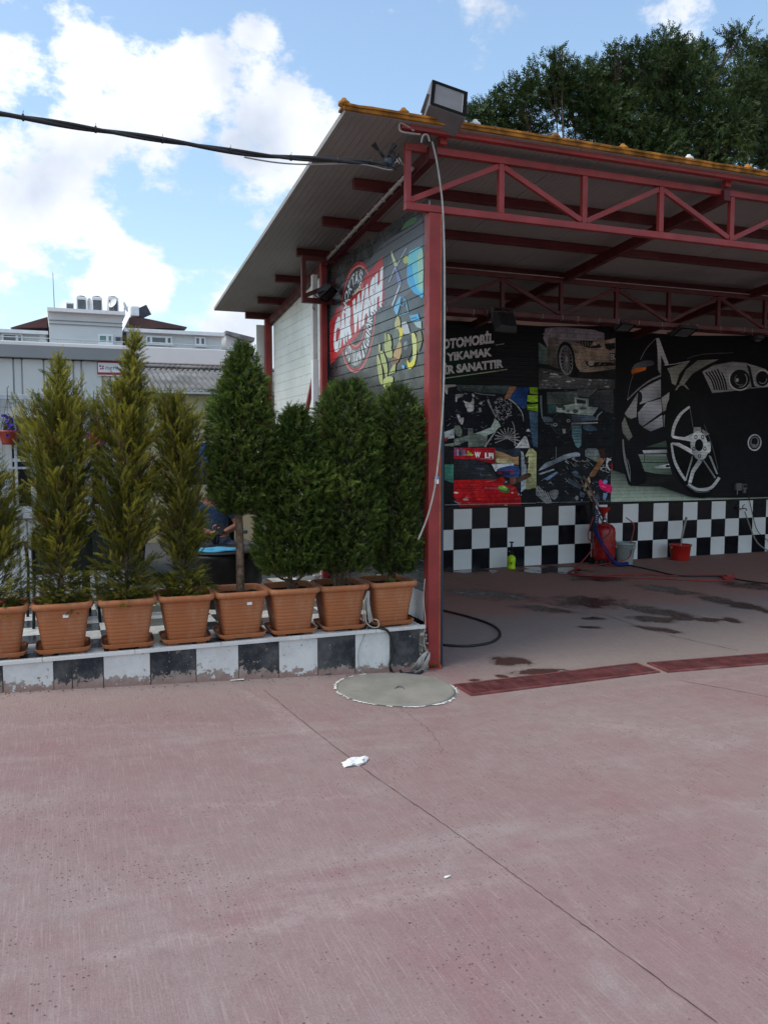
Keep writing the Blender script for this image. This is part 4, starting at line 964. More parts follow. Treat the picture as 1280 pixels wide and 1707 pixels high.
def cabin(q):
    K = (.010, .012, .014)
    q.poly(K, [(90, 60), (1140, 60), (1120, 850), (90, 850)])
    q.poly((.055, .07, .062), [(210, 110), (620, 100), (640, 180), (590, 270), (220, 275)], 0); q.poly((.05, .055, .053), [(620, 75), (900, 70), (780, 180), (640, 170)], 0)
    q.poly((.03, .033, .035), [(900, 90), (1110, 70), (1110, 400), (960, 350), (920, 310), (780, 300), (780, 195)], 0)
    q.poly((.24, .27, .25), [(585, 180), (640, 190), (780, 200), (775, 305), (910, 318), (830, 430), (460, 395), (340, 380), (340, 300), (590, 270)], 0)
    q.poly((.04, .09, .085), [(225, 280), (340, 280), (335, 400), (225, 400)], 0); q.poly(K, [(610, 205), (740, 225), (735, 270), (620, 262)], 0)
    for (x, y, a, b) in ((395, 300, 50, 30), (440, 330, 25, 30), (600, 370, 40, 28), (700, 330, 50, 18), (500, 370, 18, 20)): q.ell((.05, .07, .05), x, y, a, b, 0, 10)
    q.poly((.045, .06, .08), [(540, 415), (850, 440), (900, 490), (560, 520)], 0); q.poly((.05, .07, .085), [(160, 440), (260, 450), (290, 510), (170, 515)], 2)
    q.ell((.008, .009, .010), 415, 535, 135, 150); q.ring((.035, .04, .045), 415, 535, 132, 147, 9); q.ring(GR(.3), 325, 552, 22, 18, 7, 0, 6.3); q.ring(GR(.3), 502, 500, 20, 16, 7); q.poly(GR(.34), [(418, 612), (462, 605), (465, 665), (430, 668)], 0)
    q.poly(GR(.25), [(545, 525), (900, 520), (900, 530), (680, 545), (545, 552)], 0)
    q.poly((.07, .13, .14), [(550, 565), (680, 560), (675, 830), (640, 870), (600, 840), (550, 700)], 0)
    for k in range(6): q.stroke(K, [(560, 600+k*38), (665, 598+k*38)], 7, 0)
    q.poly((.05, .085, .115), [(700, 560), (780, 540), (900, 620), (780, 640), (700, 600)], 3); q.stroke((.17, .18, .19), [(885, 490), (900, 430), (960, 375)], (26, 14), 3)
    q.stroke((.10, .12, .13), [(130, 160), (135, 320), (150, 470)], (30, 14), 2); q.stroke(GR(.2), [(190, 540), (280, 545), (275, 575)], 8, 0)
    rr = random.Random(31)
    for k in range(90):
        x = rr.uniform(110, 1090); y = rr.uniform(80, 840); v = rr.choice((.004, .02, .05, .12)); l = rr.uniform(8, 60); a = rr.uniform(-.5, .5)
        q.stroke((v*.9, v, v*1.1), [(x, y), (x+l, y+a*l)], (rr.uniform(2, 7), 1), 0)
poster('cabin_print', (885, 640, .12305), cabin, 'picture of a car cabin and steering wheel')
def engine(q):
    K = (.012, .013, .015)
    q.poly(K, [(85, 850), (1105, 870), (1095, 1630), (60, 1630)])
    q.poly((.20, .23, .26), [(95, 1180), (180, 1080), (300, 1030), (450, 960), (600, 925), (655, 940), (650, 985), (560, 990), (350, 1070), (200, 1140)], 2)
    q.poly((.10, .16, .24), [(170, 1290), (340, 1185), (365, 1205), (230, 1300)], 0); q.poly((.22, .24, .26), [(100, 1215), (300, 1150), (320, 1165), (120, 1232)], 0)
    q.stroke(GR(.18), [(337, 850), (337, 1010)], 6, 0)
    q.poly((.21, .25, .25), [(730, 900), (760, 872), (880, 875), (950, 930), (945, 990), (730, 985)], 0); q.poly((.20, .24, .15), [(745, 985), (945, 995), (915, 1070), (860, 1045)], 0)
    rr = random.Random(4)
    for k in range(26):
        x, y = rr.uniform(450, 1060), rr.uniform(990, 1180); q.stroke(GR(rr.uniform(.12, .35)), [(x, y), (x+rr.uniform(-30, 30), y+rr.uniform(8, 30)), (x+rr.uniform(10, 50), y+rr.uniform(10, 50))], rr.uniform(4, 11), 3)
    q.poly((.09, .14, .21), [(540, 1200), (600, 1175), (640, 1215), (600, 1235)], 2); q.poly((.055, .065, .075), [(500, 1270), (690, 1370), (665, 1430), (495, 1340)], 0); q.poly((.06, .07, .08), [(560, 1215), (760, 1280), (740, 1310), (580, 1250)], 0)
    q.text(GR(.2), 'TDI', (505, 1325), (580, 1365), (515, 1290), .02) if False else None
    q.poly((.32, .15, .07), [(930, 1000), (985, 1040), (900, 1180), (850, 1250), (800, 1255), (790, 1220), (860, 1120)], 2); q.poly((.24, .17, .11), [(780, 1250), (800, 1330), (750, 1390), (730, 1450), (705, 1430), (725, 1350)], 2)
    q.poly((.07, .03, .025), [(900, 880), (1000, 880), (985, 1000), (930, 990)], 0)
    q.poly((.45, .008, .08), [(910, 1320), (940, 1295), (1000, 1350), (1090, 1380), (1085, 1460), (1040, 1470), (940, 1420)], 3); q.ell((.14, .22, .36), 1000, 1325, 30, 28)
    q.stroke(GR(.42), [(1020, 1010), (1080, 1030)], 22, 0); q.stroke(GR(.38), [(1040, 1020), (1020, 1090), (1060, 1170)], (34, 14), 3); q.poly((.35, .01, .02), [(1080, 1070), (1100, 1070), (1095, 1170), (1080, 1160)], 0)
    q.poly((.10, .16, .26), [(975, 1475), (1030, 1490), (1000, 1580), (965, 1560)], 0); q.ell(GR(.28), 615, 1545, 24, 30); q.ell(GR(.3), 683, 1572, 10, 10); q.poly((.07, .09, .12), [(660, 1450), (730, 1480), (710, 1540), (650, 1520)], 0)
    q.poly(GR(.25), [(60, 1380), (100, 1380), (240, 1530), (280, 1610), (200, 1625), (60, 1500)], 0); q.poly(GR(.26), [(250, 1450), (330, 1430), (370, 1470), (320, 1565), (280, 1550), (240, 1500)], 3)
    for k in range(10): q.stroke(GR(.05 if k % 2 else .34), [(70+k*18, 1400+k*8), (150+k*14, 1540+k*6)], 7, 0)
    q.poly((.06, .06, .11), [(820, 1540), (900, 1480), (930, 1560), (860, 1600)], 0); q.poly((.16, .13, .10), [(760, 1440), (860, 1450), (850, 1510), (770, 1520)], 0); q.stroke(GR(.15), [(70, 1608), (560, 1600), (1095, 1590)], 6, 0)
    for k in range(150):
        x = rr.uniform(90, 1080); y = rr.uniform(1000, 1600); v = rr.choice((.003, .01, .06, .16, .34)); l = rr.uniform(8, 60); a = rr.uniform(-1, 1)
        q.stroke((v, v*1.05, v*1.15), [(x, y), (x+l*.5, y+a*l*.4+rr.uniform(-6, 6)), (x+l, y+a*l)], (rr.uniform(2, 8), 1.5), 3)
poster('engine_print', (885, 640, .12305), engine, 'picture of an engine being cleaned')
def blackcar(q):
    K = (.006, .006, .007); S = (.20, .20, .21); S2 = (.165, .165, .15); F1, F2 = (.05, .065, .05), (.30, .35, .27)
    q.poly(K, [(115, 180), (3000, 180), (3000, 1330), (115, 1440)])
    xs_ = list(range(80, 2400, 40))
    for i in range(len(xs_)-1):                           # pale studio floor, fading upwards
        q.z = .0002; a, b = xs_[i], xs_[i+1]; yb = lambda x: 1448-(x-80)*.022; h0 = lambda x: 1200+min(1, max(0, (x-80)/620))*215
        if h0(b) > yb(b)-12: h1 = yb(b)-12
        else: h1 = h0(b)
        h0a = min(h0(a), yb(a)-12)
        q.poly([F1, F1, F2, F2], [(a, h0a), (b, h1), (b, yb(b)), (a, yb(a))])
    q.poly((.010, .010, .010), [(235, 1325), (350, 1240), (560, 1250), (640, 1350), (480, 1330), (300, 1330)], 0)
    q.poly(S2, [(185, 775), (215, 730), (288, 612), (278, 720), (275, 800), (235, 815), (205, 800)], 0)
    q.poly(S, [(300, 600), (370, 555), (460, 512), (462, 648), (300, 705), (296, 640)], 0)
    q.poly(S, [(350, 692), (462, 662), (470, 762), (320, 872), (295, 850), (285, 770)], 0)
    q.poly(S, [(325, 880), (470, 785), (478, 872), (385, 910)], 0)
    q.poly(S2, [(480, 792), (520, 765), (522, 860), (485, 875)], 2); q.poly(S2, [(466, 655), (525, 612), (520, 742), (476, 760)], 0)
    q.stroke((.14, .14, .14), [(205, 672), (290, 588), (380, 522), (468, 483)], (8, 14), 4); q.stroke((.10, .10, .10), [(205, 672), (225, 560), (250, 480)], 3, 3)
    q.ell(K, 302, 650, 18, 42); q.poly((.20, .20, .20), [(425, 200), (447, 198), (480, 290), (522, 402), (498, 410), (462, 330), (462, 480), (438, 440), (436, 300)], 0)
    q.stroke((.11, .11, .11), [(305, 365), (350, 280), (425, 200)], 5, 3)
    q.poly((.045, .045, .05), [(235, 445), (262, 400), (330, 372), (398, 372), (408, 402), (345, 418), (262, 432)], 2); q.poly((.30, .07, .01), [(236, 447), (262, 430), (352, 420), (345, 442), (240, 476)], 0)
    q.poly((.13, .13, .105), [(508, 432), (682, 374), (602, 472), (574, 560), (545, 545), (530, 472)], 0); q.poly((.11, .11, .09), [(600, 545), (652, 440), (742, 368), (900, 362), (820, 400), (702, 470), (640, 548)], 0)
    q.ell(K, 495, 505, 36, 52); q.stroke(GR(.24), [(484, 405), (560, 398), (680, 374)], 5, 2); q.stroke(GR(.05), [(660, 356), (780, 322), (1010, 312)], 5, 3)
    q.stroke((.14, .14, .12), [(538, 772), (545, 680), (590, 572), (640, 558), (700, 640), (722, 700)], (7, 14, 5), 5); q.stroke((.2, .2, .2), [(708, 705), (722, 740)], 14, 0)
    # side skirt reflections
    q.poly((.085, .115, .085), [(245, 1085), (500, 1085), (548, 1240), (420, 1232), (262, 1198), (245, 1150)], 0); q.poly((.05, .07, .05), [(345, 1030), (500, 980), (510, 1030)], 0)
    q.poly(GR(.30), [(320, 1055), (505, 1048), (508, 1075), (330, 1078)], 0); q.poly(GR(.18), [(250, 1085), (500, 1085), (505, 1100), (250, 1102)], 0); q.stroke(K, [(245, 1145), (520, 1148)], 5, 0)
    q.poly(GR(.38), [(400, 1180), (522, 1157), (532, 1190), (430, 1192)], 0); q.ell(K, 512, 1175, 16, 10); q.poly(GR(.36), [(272, 1160), (300, 1162), (330, 1185), (280, 1180)], 0)
    q.stroke(K, [(335, 1080), (335, 1145)], 4, 0)
    # rear wheel
    q.poly(K, [(170, 960), (250, 1000), (345, 1240), (340, 1300), (235, 1328), (200, 1280), (165, 1100)], 2); q.poly((.10, .10, .085), [(162, 850), (185, 800), (215, 880), (245, 950), (215, 980), (170, 920)], 0)
    q.stroke(GR(.15), [(172, 970), (180, 1080), (205, 1200), (228, 1292)], (8, 20, 6), 4); q.stroke(GR(.12), [(205, 1120), (225, 1200), (226, 1285)], 5, 3)
    # front wheel
    q.ell((.004, .004, .004), 700, 1000, 195, 430, -.22); R_ = GR(.33)
    q.stroke(R_, [(680, 722), (610, 780), (562, 870), (548, 950)], (16, 26, 20), 6); q.stroke(R_, [(540, 1000), (560, 1120), (600, 1210), (650, 1285)], (14, 22, 20), 6)
    q.stroke(R_, [(668, 1310), (740, 1352), (840, 1340), (905, 1262)], (16, 24, 22), 6); q.stroke(GR(.12), [(655, 1320), (740, 1372), (830, 1366)], 5, 4); q.stroke(GR(.1), [(680, 725), (705, 880)], 4, 0); q.stroke(GR(.08), [(790, 860), (850, 1020), (895, 1200)], 4, 4)
    q.poly(R_, [(548, 940), (640, 955), (705, 925), (712, 985), (640, 978), (552, 962)], 2); q.poly(R_, [(540, 995), (600, 998), (700, 1050), (712, 1090), (690, 1080), (600, 1028), (552, 1012)], 0)
    q.poly(GR(.24), [(700, 1090), (700, 1130), (655, 1275), (648, 1262), (690, 1120)], 0); q.poly(R_, [(745, 1125), (775, 1140), (715, 1225), (692, 1305), (668, 1300), (690, 1210)], 0)
    q.poly(GR(.24), [(778, 1130), (790, 1130), (880, 1262), (870, 1270)], 0); q.poly(R_, [(822, 1090), (842, 1100), (895, 1235), (882, 1235)], 0); q.poly(R_, [(710, 878), (762, 878), (775, 955), (705, 960)], 0)
    q.poly(R_, [(770, 890), (830, 930), (790, 950)], 0); q.poly(R_, [(812, 995), (835, 990), (838, 1060), (812, 1075)], 2)
    q.ell(GR(.30), 752, 1020, 66, 112, -.15); q.ell((.004, .004, .004), 750, 1015, 32, 46)
    for k in range(5):
        a = k*1.257+.3; q.ring(K, 752+44*math.cos(a), 1018+80*math.sin(a), 9, 13, 6)
    # head lamps
    q.poly(GR(.13), [(775, 455), (862, 405), (1000, 380), (1110, 390), (1255, 435), (1290, 470), (1290, 570), (1140, 585), (1000, 603), (850, 618)], 0)
    for k in range(6): q.stroke(K, [(800+k*22, 460-k*6), (845+k*20, 520), (870+k*18, 595)], 12, 3)
    q.poly(GR(.17), [(880, 412), (940, 395), (990, 400), (960, 440), (975, 560), (930, 470)], 0)
    q.ell(GR(.24), 1060, 515, 86, 86); q.ell(K, 1060, 515, 76, 76); q.ring(GR(.16), 1060, 515, 55, 58, 7, -.8, 1.7); q.ell(GR(.25), 1040, 520, 12, 14); q.ring(GR(.09), 1060, 515, 38, 42, 6, 1, 4)
    q.poly(K, [(1110, 395), (1140, 420), (1170, 560), (1190, 575), (1150, 575), (1130, 470)], 0); q.ell(GR(.22), 1232, 508, 60, 68); q.ell(K, 1232, 508, 50, 58); q.ring(GR(.15), 1232, 508, 32, 38, 6, 0, 2.4)
    q.ell(GR(.26), 1172, 995, 53, 64, .1); q.ell(K, 1172, 995, 43, 54, .1); q.ell(GR(.10), 1172, 995, 34, 44, .1); q.ell(K, 1172, 985, 24, 28); q.ell(GR(.28), 1168, 1018, 10, 10)
    for k in range(5): q.stroke(GR(.012), [(1250+k*30, 930), (1255+k*30, 1060)], 5, 0)
poster('black_car_print', (1000, 520, .21875), blackcar, 'large picture of a black car with a silver alloy wheel', 'poster_smooth')

# ================================================================== hoses, tubs and tools in the wash bay
def tubeo(name, mat, parent, pts, r, n=8, sm=6, **k): return MB().tube(pts, r, n, smooth=sm).build(name, mat, parent, smooth=True, **k)
sp_ = at(1, 4.62, 852, 950); sx, sy = sp_[0], 4.62
t = thing('pump_sprayer', (sx, sy, 0), 'lime green pump sprayer bottle standing against the checkered tiles', 'sprayer')
MB().lathe([(.055, 0), (.062, .01), (.062, .03), (.056, .05), (.056, .09), (.062, .11), (.062, .16), (.050, .19), (.025, .205), (.024, .215)], (sx, sy, 0), 20).build('tank', 'lime', t, smooth=True)
MB().lathe([(.030, .215), (.032, .235), (.018, .26), (.012, .262), (.012, .39), (.008, .392)], (sx, sy, 0), 12).build('pump_head', 'black_plastic', t, smooth=True)
MB().lathe([(.030, .392), (.034, .40), (.030, .408)], (sx, sy, 0), 12).build('pump_handle', 'black_plastic', t, smooth=True)
MB().tube([(sx-.01, sy, .25), (sx-.04, sy-.01, .27), (sx-.055, sy-.01, .27)], .008, 6).build('nozzle', 'chrome', t)
tubeo('trigger', 'black_plastic', t, [(sx-.025, sy-.045, .10), (sx-.05, sy-.065, .10), (sx-.03, sy-.06, .095)], .008, 6, 3)

tx, ty = 4.955, 4.5
t = thing('foam_tank', (tx, ty, 0), 'red upright pressure tank with a funnel on top, on small wheels', 'pressure tank')
MB().lathe([(.03, .05), (.12, .06), (.165, .10), (.172, .14), (.172, .50), (.165, .56), (.13, .61), (.06, .64), (.045, .645)], (tx, ty, 0), 32).build('tank', 'red_tank', t, smooth=True)
MB().lathe([(.178, .33), (.176, .335), (.178, .345)], (tx, ty, 0), 32, False, False).build('seam', 'red_tank', t, smooth=True)
MB().lathe([(.04, .645), (.04, .70), (.03, .70), (.03, .72), (.02, .73), (.02, .77)], (tx, ty, 0), 14).build('neck', 'chrome', t, smooth=True)
MB().lathe([(.018, .74), (.025, .78), (.10, .88), (.104, .885), (.096, .885), (.02, .79)], (tx-.01, ty, 0), 20, False, False).build('funnel', 'red_plastic', t, smooth=True)
tubeo('handle', 'black_plastic', t, [(tx-.10, ty, .60), (tx-.12, ty, .72), (tx-.06, ty, .78), (tx-.02, ty, .74)], .011, 8, 5)
for s in (-1, 1): MB().rings([[(tx-.10+ww_*.5, ty+s*.13+r_*math.cos(k*.5236)*0, .05+r_*math.sin(k*.5236)) if False else (tx-.12+r_*math.cos(k*.5236), ty+s*.13+ww_, .055+r_*math.sin(k*.5236)) for k in range(12)] for ww_, r_ in ((-.015, .04), (-.012, .055), (.012, .055), (.015, .04))]).build('wheel', 'black_plastic', t, smooth=True)
boxo('foot', 'red_tank', t, tx+.08, tx+.13, ty-.03, ty+.03, 0.0, .075, .004)
MB().rings([[(tx+.02+.035*math.cos(k*.3927), ty-.171-d_, .42+.026*math.sin(k*.3927)) for k in range(16)] for d_ in (0, .004)]).build('badge', 'rust_yellow', t)
boxo('gauge_stand', 'black_plastic', t, tx-.235, tx-.175, ty-.02, ty+.05, .52, .98, .006)
tubeo('drain_hose', 'red_hose', t, [(tx-.14, ty-.05, .63), (tx-.02, ty-.16, .60), (tx-.03, ty-.18, .50), (tx-.14, ty-.17, .42), (tx-.2, ty-.15, .38)], .009, 8, 5)
# blue coil hose, helix along a path
path = catmull([Vector(q) for q in [(tx-.20, ty-.10, .86), (tx-.25, ty-.15, .55), (tx-.20, ty-.20, .38), (tx-.08, ty-.26, .16), (tx+.03, ty-.30, .045), (tx+.22, ty-.30, .04)]], 60)
hp = []
for i, q in enumerate(path):
    d = (path[min(i+1, len(path)-1)]-path[max(i-1, 0)]).normalized(); a = d.cross(Vector((0, 1, 0.01))).normalized(); b = d.cross(a); th = i*1.15
    hp.append(q+(a*math.cos(th)+b*math.sin(th))*.028)
tag(MB().tube(hp, .0065, 5).build('coil_hose', 'blue_hose', smooth=True), 'blue spiral air hose hanging down and lying in front of the red tank', 'hose')

bx, by = 5.285, 4.42
def bucket(name, x, y, r0, r1, h, mat, label, lugs=True, cat='bucket', sq=1.0):
    t = thing(name, (x, y, 0), label, cat)
    MB().lathe([(r0*.3, .006), (r0, 0), (r0+.004, .01), (r1, h*.92), (r1+.012, h*.93), (r1+.014, h), (r1-.002, h), (r1-.006, h*.9), (r0-.008, .02), (.001, .02)], (x, y, 0), 32, False, False).build('tub', mat, t, smooth=True)
    for s in (-1, 1): boxo('lug', mat if not lugs else 'chrome', t, x+s*(r1+.012)-.012, x+s*(r1+.012)+.012, y-.02, y+.02, h*.78, h*.92, .003)
    return t
t = bucket('grey_bucket', bx, by, .115, .155, .34, 'grey_plastic', 'grey green plastic bucket beside the red tank, holding mop sticks')
tubeo('bail', 'chrome', t, [(bx-.168, by, .30), (bx-.1, by-.13, .28), (bx+.03, by-.165, .25), (bx+.13, by-.10, .28), (bx+.168, by, .30)], .004, 6, 5)
boxo('latch', 'chrome', t, bx+.02, bx+.05, by-.165, by-.150, .24, .29, .003)
rbx = at(1, 4.52, 1133, 920)[0]
t = bucket('red_bucket', rbx, 4.52, .135, .165, .25, 'red_plastic', 'red plastic tub with a brush handle sticking out')
tag(tubeo('brush', 'cable_grey', None, [(rbx-.02, 4.50, .10), (rbx+.08, 4.58, .35), (rbx+.25, 4.68, .66)], [.012, .012, .018, .020], 8, 4), 'grey brush handle standing in the red tub', 'brush')
for k, (dx, h_, mt, lb) in enumerate([(-.05, 1.30, 'wood', 'mop stick leaning from the grey bucket, the lowest of three'), (-.02, 1.36, 'wood', 'pinkish broom stick leaning up past the funnel, the middle of three'), (.02, 1.30, 'chrome', 'metal mop stick leaning from the grey bucket, the top one of three')]):
    tag(MB().tube([(bx-.03+dx, by+.02*k, .12), (bx-.52+dx*1.2, BY-.06-.02*k, h_)], .011, 8).build('mop_stick', mt, smooth=True), lb, 'mop stick', 'sticks leaning out of the grey bucket')
# hoses on the floor
def fp(x, y, z=.012): q = gp(x, y); return (q[0], q[1], z+gz(q[0], q[1]))
tag(tubeo('air_hose', 'red_hose', None, [(tx-.24, ty-.05, .75), (tx-.33, ty-.05, .45), (tx-.26, ty-.10, .30), fp(958, 950), fp(946, 957), fp(980, 961), fp(1060, 959), fp(1120, 961), fp(1180, 960), fp(1210, 962), fp(1224, 966)], .009, 8, 8), 'thin red air hose running from the tank across the wet floor', 'hose')
tag(tubeo('air_hose', 'red_hose', None, [(bx+.05, by+.05, .72), (bx+.16, by, .60), (bx+.10, by-.02, .35), (bx-.14, by-.24, .12), fp(985, 945), fp(950, 953), fp(955, 958), fp(1000, 962), fp(1100, 966), fp(1190, 970), fp(1225, 966)], .009, 8, 8), 'second red air hose looping over the grey bucket to the floor', 'hose')
tag(tubeo('air_hose', 'cable_black', None, [fp(1035, 941), fp(1080, 950), fp(1130, 961), fp(1200, 963), fp(1260, 972), fp(1400, 985)], .009, 8, 8), 'dark hose running from behind the grey bucket towards the right', 'hose')
m = MB(); rr = random.Random(6); c0 = fp(1214, 966)
m.tube([(c0[0]+.10*math.cos(k*.9)*rr.uniform(.6, 1.1), c0[1]+.07*math.sin(k*.9)*rr.uniform(.6, 1.1), .015+.003*k*rr.random()) for k in range(22)], .010, 7, smooth=4)
tag(m.build('hose_knot', 'red_hose', smooth=True), 'tangled knot of red hose on the floor near the frame edge', 'hose')
tag(tubeo('water_hose', 'cable_black', None, [fp(700, 1012), fp(750, 1022), fp(800, 1036), fp(826, 1048), fp(833, 1061), fp(818, 1073), fp(780, 1079), fp(738, 1077), fp(690, 1070)], .012, 10, 8), 'black rubber hose looped on the floor just behind the red post', 'hose')
# socket box and tap on the back wall
s0 = at(1, BY-.03, 1224, 812); s1 = at(1, BY-.03, 1243, 812)
t = thing('socket_box', (s0[0], BY, s0[2]), 'grey double socket box mounted on the dark car picture', 'socket')
z_ = s0[2]; boxo('box', 'grey_cast', t, s0[0], s0[0]+.12, BY-.07, BY-.005, z_-.06, z_+.065, .006); boxo('box', 'grey_cast', t, s0[0]+.125, s0[0]+.22, BY-.085, BY-.005, z_-.035, z_+.05, .008)
boxo('lid', 'black_plastic', t, s0[0]+.135, s0[0]+.21, BY-.089, BY-.0855, z_-.01, z_+.04, .002); MB().box(s0[0]+.155, s0[0]+.20, BY-.075, BY-.03, z_-.10, z_-.037).build('plug', 'grey_cast', t)
tubeo('conduit', 'cable_grey', t, [(s0[0]+.06, BY-.03, z_-.06), (s0[0]+.06, BY-.025, z_-.13)], .008, 8, 2)
tp = at(1, BY-.05, 1236, 848)
t = thing('wall_tap', tuple(tp), 'dark metal tap on the white tile above the coiled hose', 'tap')
MB().tube([(tp[0]-.06, BY-.005, tp[2]), (tp[0]-.06, BY-.08, tp[2]), (tp[0]+.04, BY-.09, tp[2]+.005), (tp[0]+.06, BY-.09, tp[2]-.03)], .011, 8, smooth=4).build('spout', 'grey_cast', t, smooth=True)
MB().tube([(tp[0]-.02, BY-.085, tp[2]), (tp[0]-.02, BY-.085, tp[2]+.05), (tp[0]+.02, BY-.085, tp[2]+.075)], .008, 8).build('lever', 'grey_cast', t, smooth=True)
q1 = at(1, BY-.12, 1243, 852)
tag(tubeo('water_hose', 'cable_grey', None, [(q1[0], BY-.09, q1[2]-.01), at(1, BY-.1, 1252, 885), at(1, BY-.13, 1262, 905), at(1, BY-.2, 1280, 918), (8.5, 4.5, .03), (9, 4.0, .013)], .011, 8, 8), 'grey garden hose hanging from the tap along the checkered tiles', 'hose')
tag(tubeo('power_cord', 'cable_black', None, [at(1, BY-.02, 1247, 826), at(1, BY-.03, 1252, 850), at(1, BY-.04, 1262, 885), at(1, BY-.03, 1285, 905)], .006, 6, 6), 'thin black cord dropping from the socket box over the tiles', 'cord')

# ================================================================== lamps under the roof (unlit)
def floodlight(x, y, z, w_, h_, d_, rx, rz, label, lens_mat, grp=None, fins=True, ry=0, bl=.62, taper=.76, hm='grey_cast'):
    root = thing('floodlight', (x, y, z), label, 'floodlight', grp); Mx = Matrix.Rotation(rz, 4, 'Z')@Matrix.Rotation(ry, 4, 'Y')@Matrix.Rotation(rx, 4, 'X')
    def put(m, name, mat, **k):
        m.V = [tuple(Mx@Vector(v)+Vector((x, y, z))) for v in m.V]; return m.build(name, mat, root, **k)
    m = MB(); sq = lambda a, b, yy: [(-a, yy, -b), (a, yy, -b), (a, yy, b), (-a, yy, b)]
    m.rings([sq(w_*.5, h_*.5, 0), sq(w_*.5, h_*.5, .03), sq(w_*.5*taper, h_*.5*taper, d_)]); put(m, 'housing', hm, bevel=.005)
    m = MB(); m.rings([sq(w_*.48, h_*.48, -.004), sq(w_*.50, h_*.50, -.001)], False, False); a, b = w_*.49, h_*.49; c_, e_ = w_*.385, h_*.385
    m = MB(); V = [(-a, -.006, -b), (a, -.006, -b), (a, -.006, b), (-a, -.006, b), (-c_, -.006, -e_), (c_, -.006, -e_), (c_, -.006, e_), (-c_, -.006, e_)]
    V2 = [(vx, -.0005, vz) for vx, _, vz in V]
    m.add(V+V2, [(0, 1, 5, 4), (1, 2, 6, 5), (2, 3, 7, 6), (3, 0, 4, 7), (4, 5, 13, 12), (5, 6, 14, 13), (6, 7, 15, 14), (7, 4, 12, 15)]); put(m, 'bezel', 'matte_black')
    f = .012; m = MB(); m.add([(-c_, -.001, -e_), (c_, -.001, -e_), (c_, -.001, e_), (-c_, -.001, e_), (-f, .028, -f), (f, .028, -f), (f, .028, f), (-f, .028, f)], [(0, 1, 5, 4), (1, 2, 6, 5), (2, 3, 7, 6), (3, 0, 4, 7)]); put(m, 'reflector', 'reflector')
    m = MB(); m.box(-f, f, .024, .0275, -f, f); put(m, 'led_chip', lens_mat)
    if fins:
        m = MB()
        for k in range(9): xx = -w_*.34+k*w_*.085; m.box(xx-.002, xx+.002, d_+.0005, d_+.02, -h_*.36, h_*.36)
        put(m, 'cooling_fins', hm)['kind'] = 'stuff'
    m = MB(); 
    for s in (-1, 1): m.bar((s*(w_*.5+.006), .02, 0), (s*(w_*.5+.006), d_*.6+.03, -h_*bl), .005, .03, (1, 0, 0))
    m.bar((-w_*.5-.006, d_*.6+.03, -h_*bl), (w_*.5+.006, d_*.6+.03, -h_*bl), .03, .005); put(m, 'bracket', hm)
    return root
M['matte_black'] = simple('matte_black_gasket', (.006, .006, .006), .85, .1, 8, 0, spec=.08)
M['dark_cast'] = simple('dark_grey_cast_aluminium', (.045, .045, .047), .5, .1, 8, .08, 50, spec=.3)
M['reflector'] = simple('lamp_reflector', (.50, .42, .40), .28, .04, 6, 0, metal=.6)
M['led'] = simple('unlit_led_chip', (.62, .58, .05), .5, .05, 6, 0)
floodlight(.0, -.24, 4.355, .29, .265, .20, R(-26), R(-8), 'big grey floodlight on the roof corner above the red post', 'led', ry=R(13), taper=.94, bl=.2)
MB()
floodlight(1.97, 2.42, 3.20, .30, .24, .09, R(155), R(8), 'grey finned floodlight under the inner truss above the slogan', 'led', 'floodlights hanging from the inner truss', hm='dark_cast')
floodlight(3.75, 2.52, 3.27, .26, .14, .06, R(60), R(10), 'small floodlight under the inner truss above the muddy car picture', 'led', 'floodlights hanging from the inner truss', hm='dark_cast')
floodlight(4.66, 2.52, 3.25, .30, .20, .06, R(62), R(6), 'floodlight under the inner truss above the black car picture', 'led', 'floodlights hanging from the inner truss', hm='dark_cast')
floodlight(5.9, 2.52, 3.22, .12, .08, .05, R(60), R(0), 'smallest lamp under the inner truss near the frame edge', 'led', 'floodlights hanging from the inner truss', hm='dark_cast')
floodlight(-.14, 2.28, 3.36, .26, .17, .07, R(48), R(58), 'small black spotlight on the truss end above the red banner', 'led', hm='black_plastic')
# ties on the inner truss chord
m = MB(); rr = random.Random(12)
for k in range(26):
    x = 1.3+k*.30+rr.uniform(-.1, .1); m.box(x-.0025, x+.0025, 2.470, 2.530, 3.295, 3.357)
    if rr.random() < .6: m.tube([(x, 2.469, 3.30), (x+.004, 2.466, 3.26)], .0015, 4)
m.build('cable_tie', 'cable_white', cb)['kind'] = 'stuff'
tubeo('cable_run', 'cable_grey', cb, [(1.0, 2.468, 3.79), (4, 2.466, 3.785), (9, 2.468, 3.79)], .006, 6, 3)

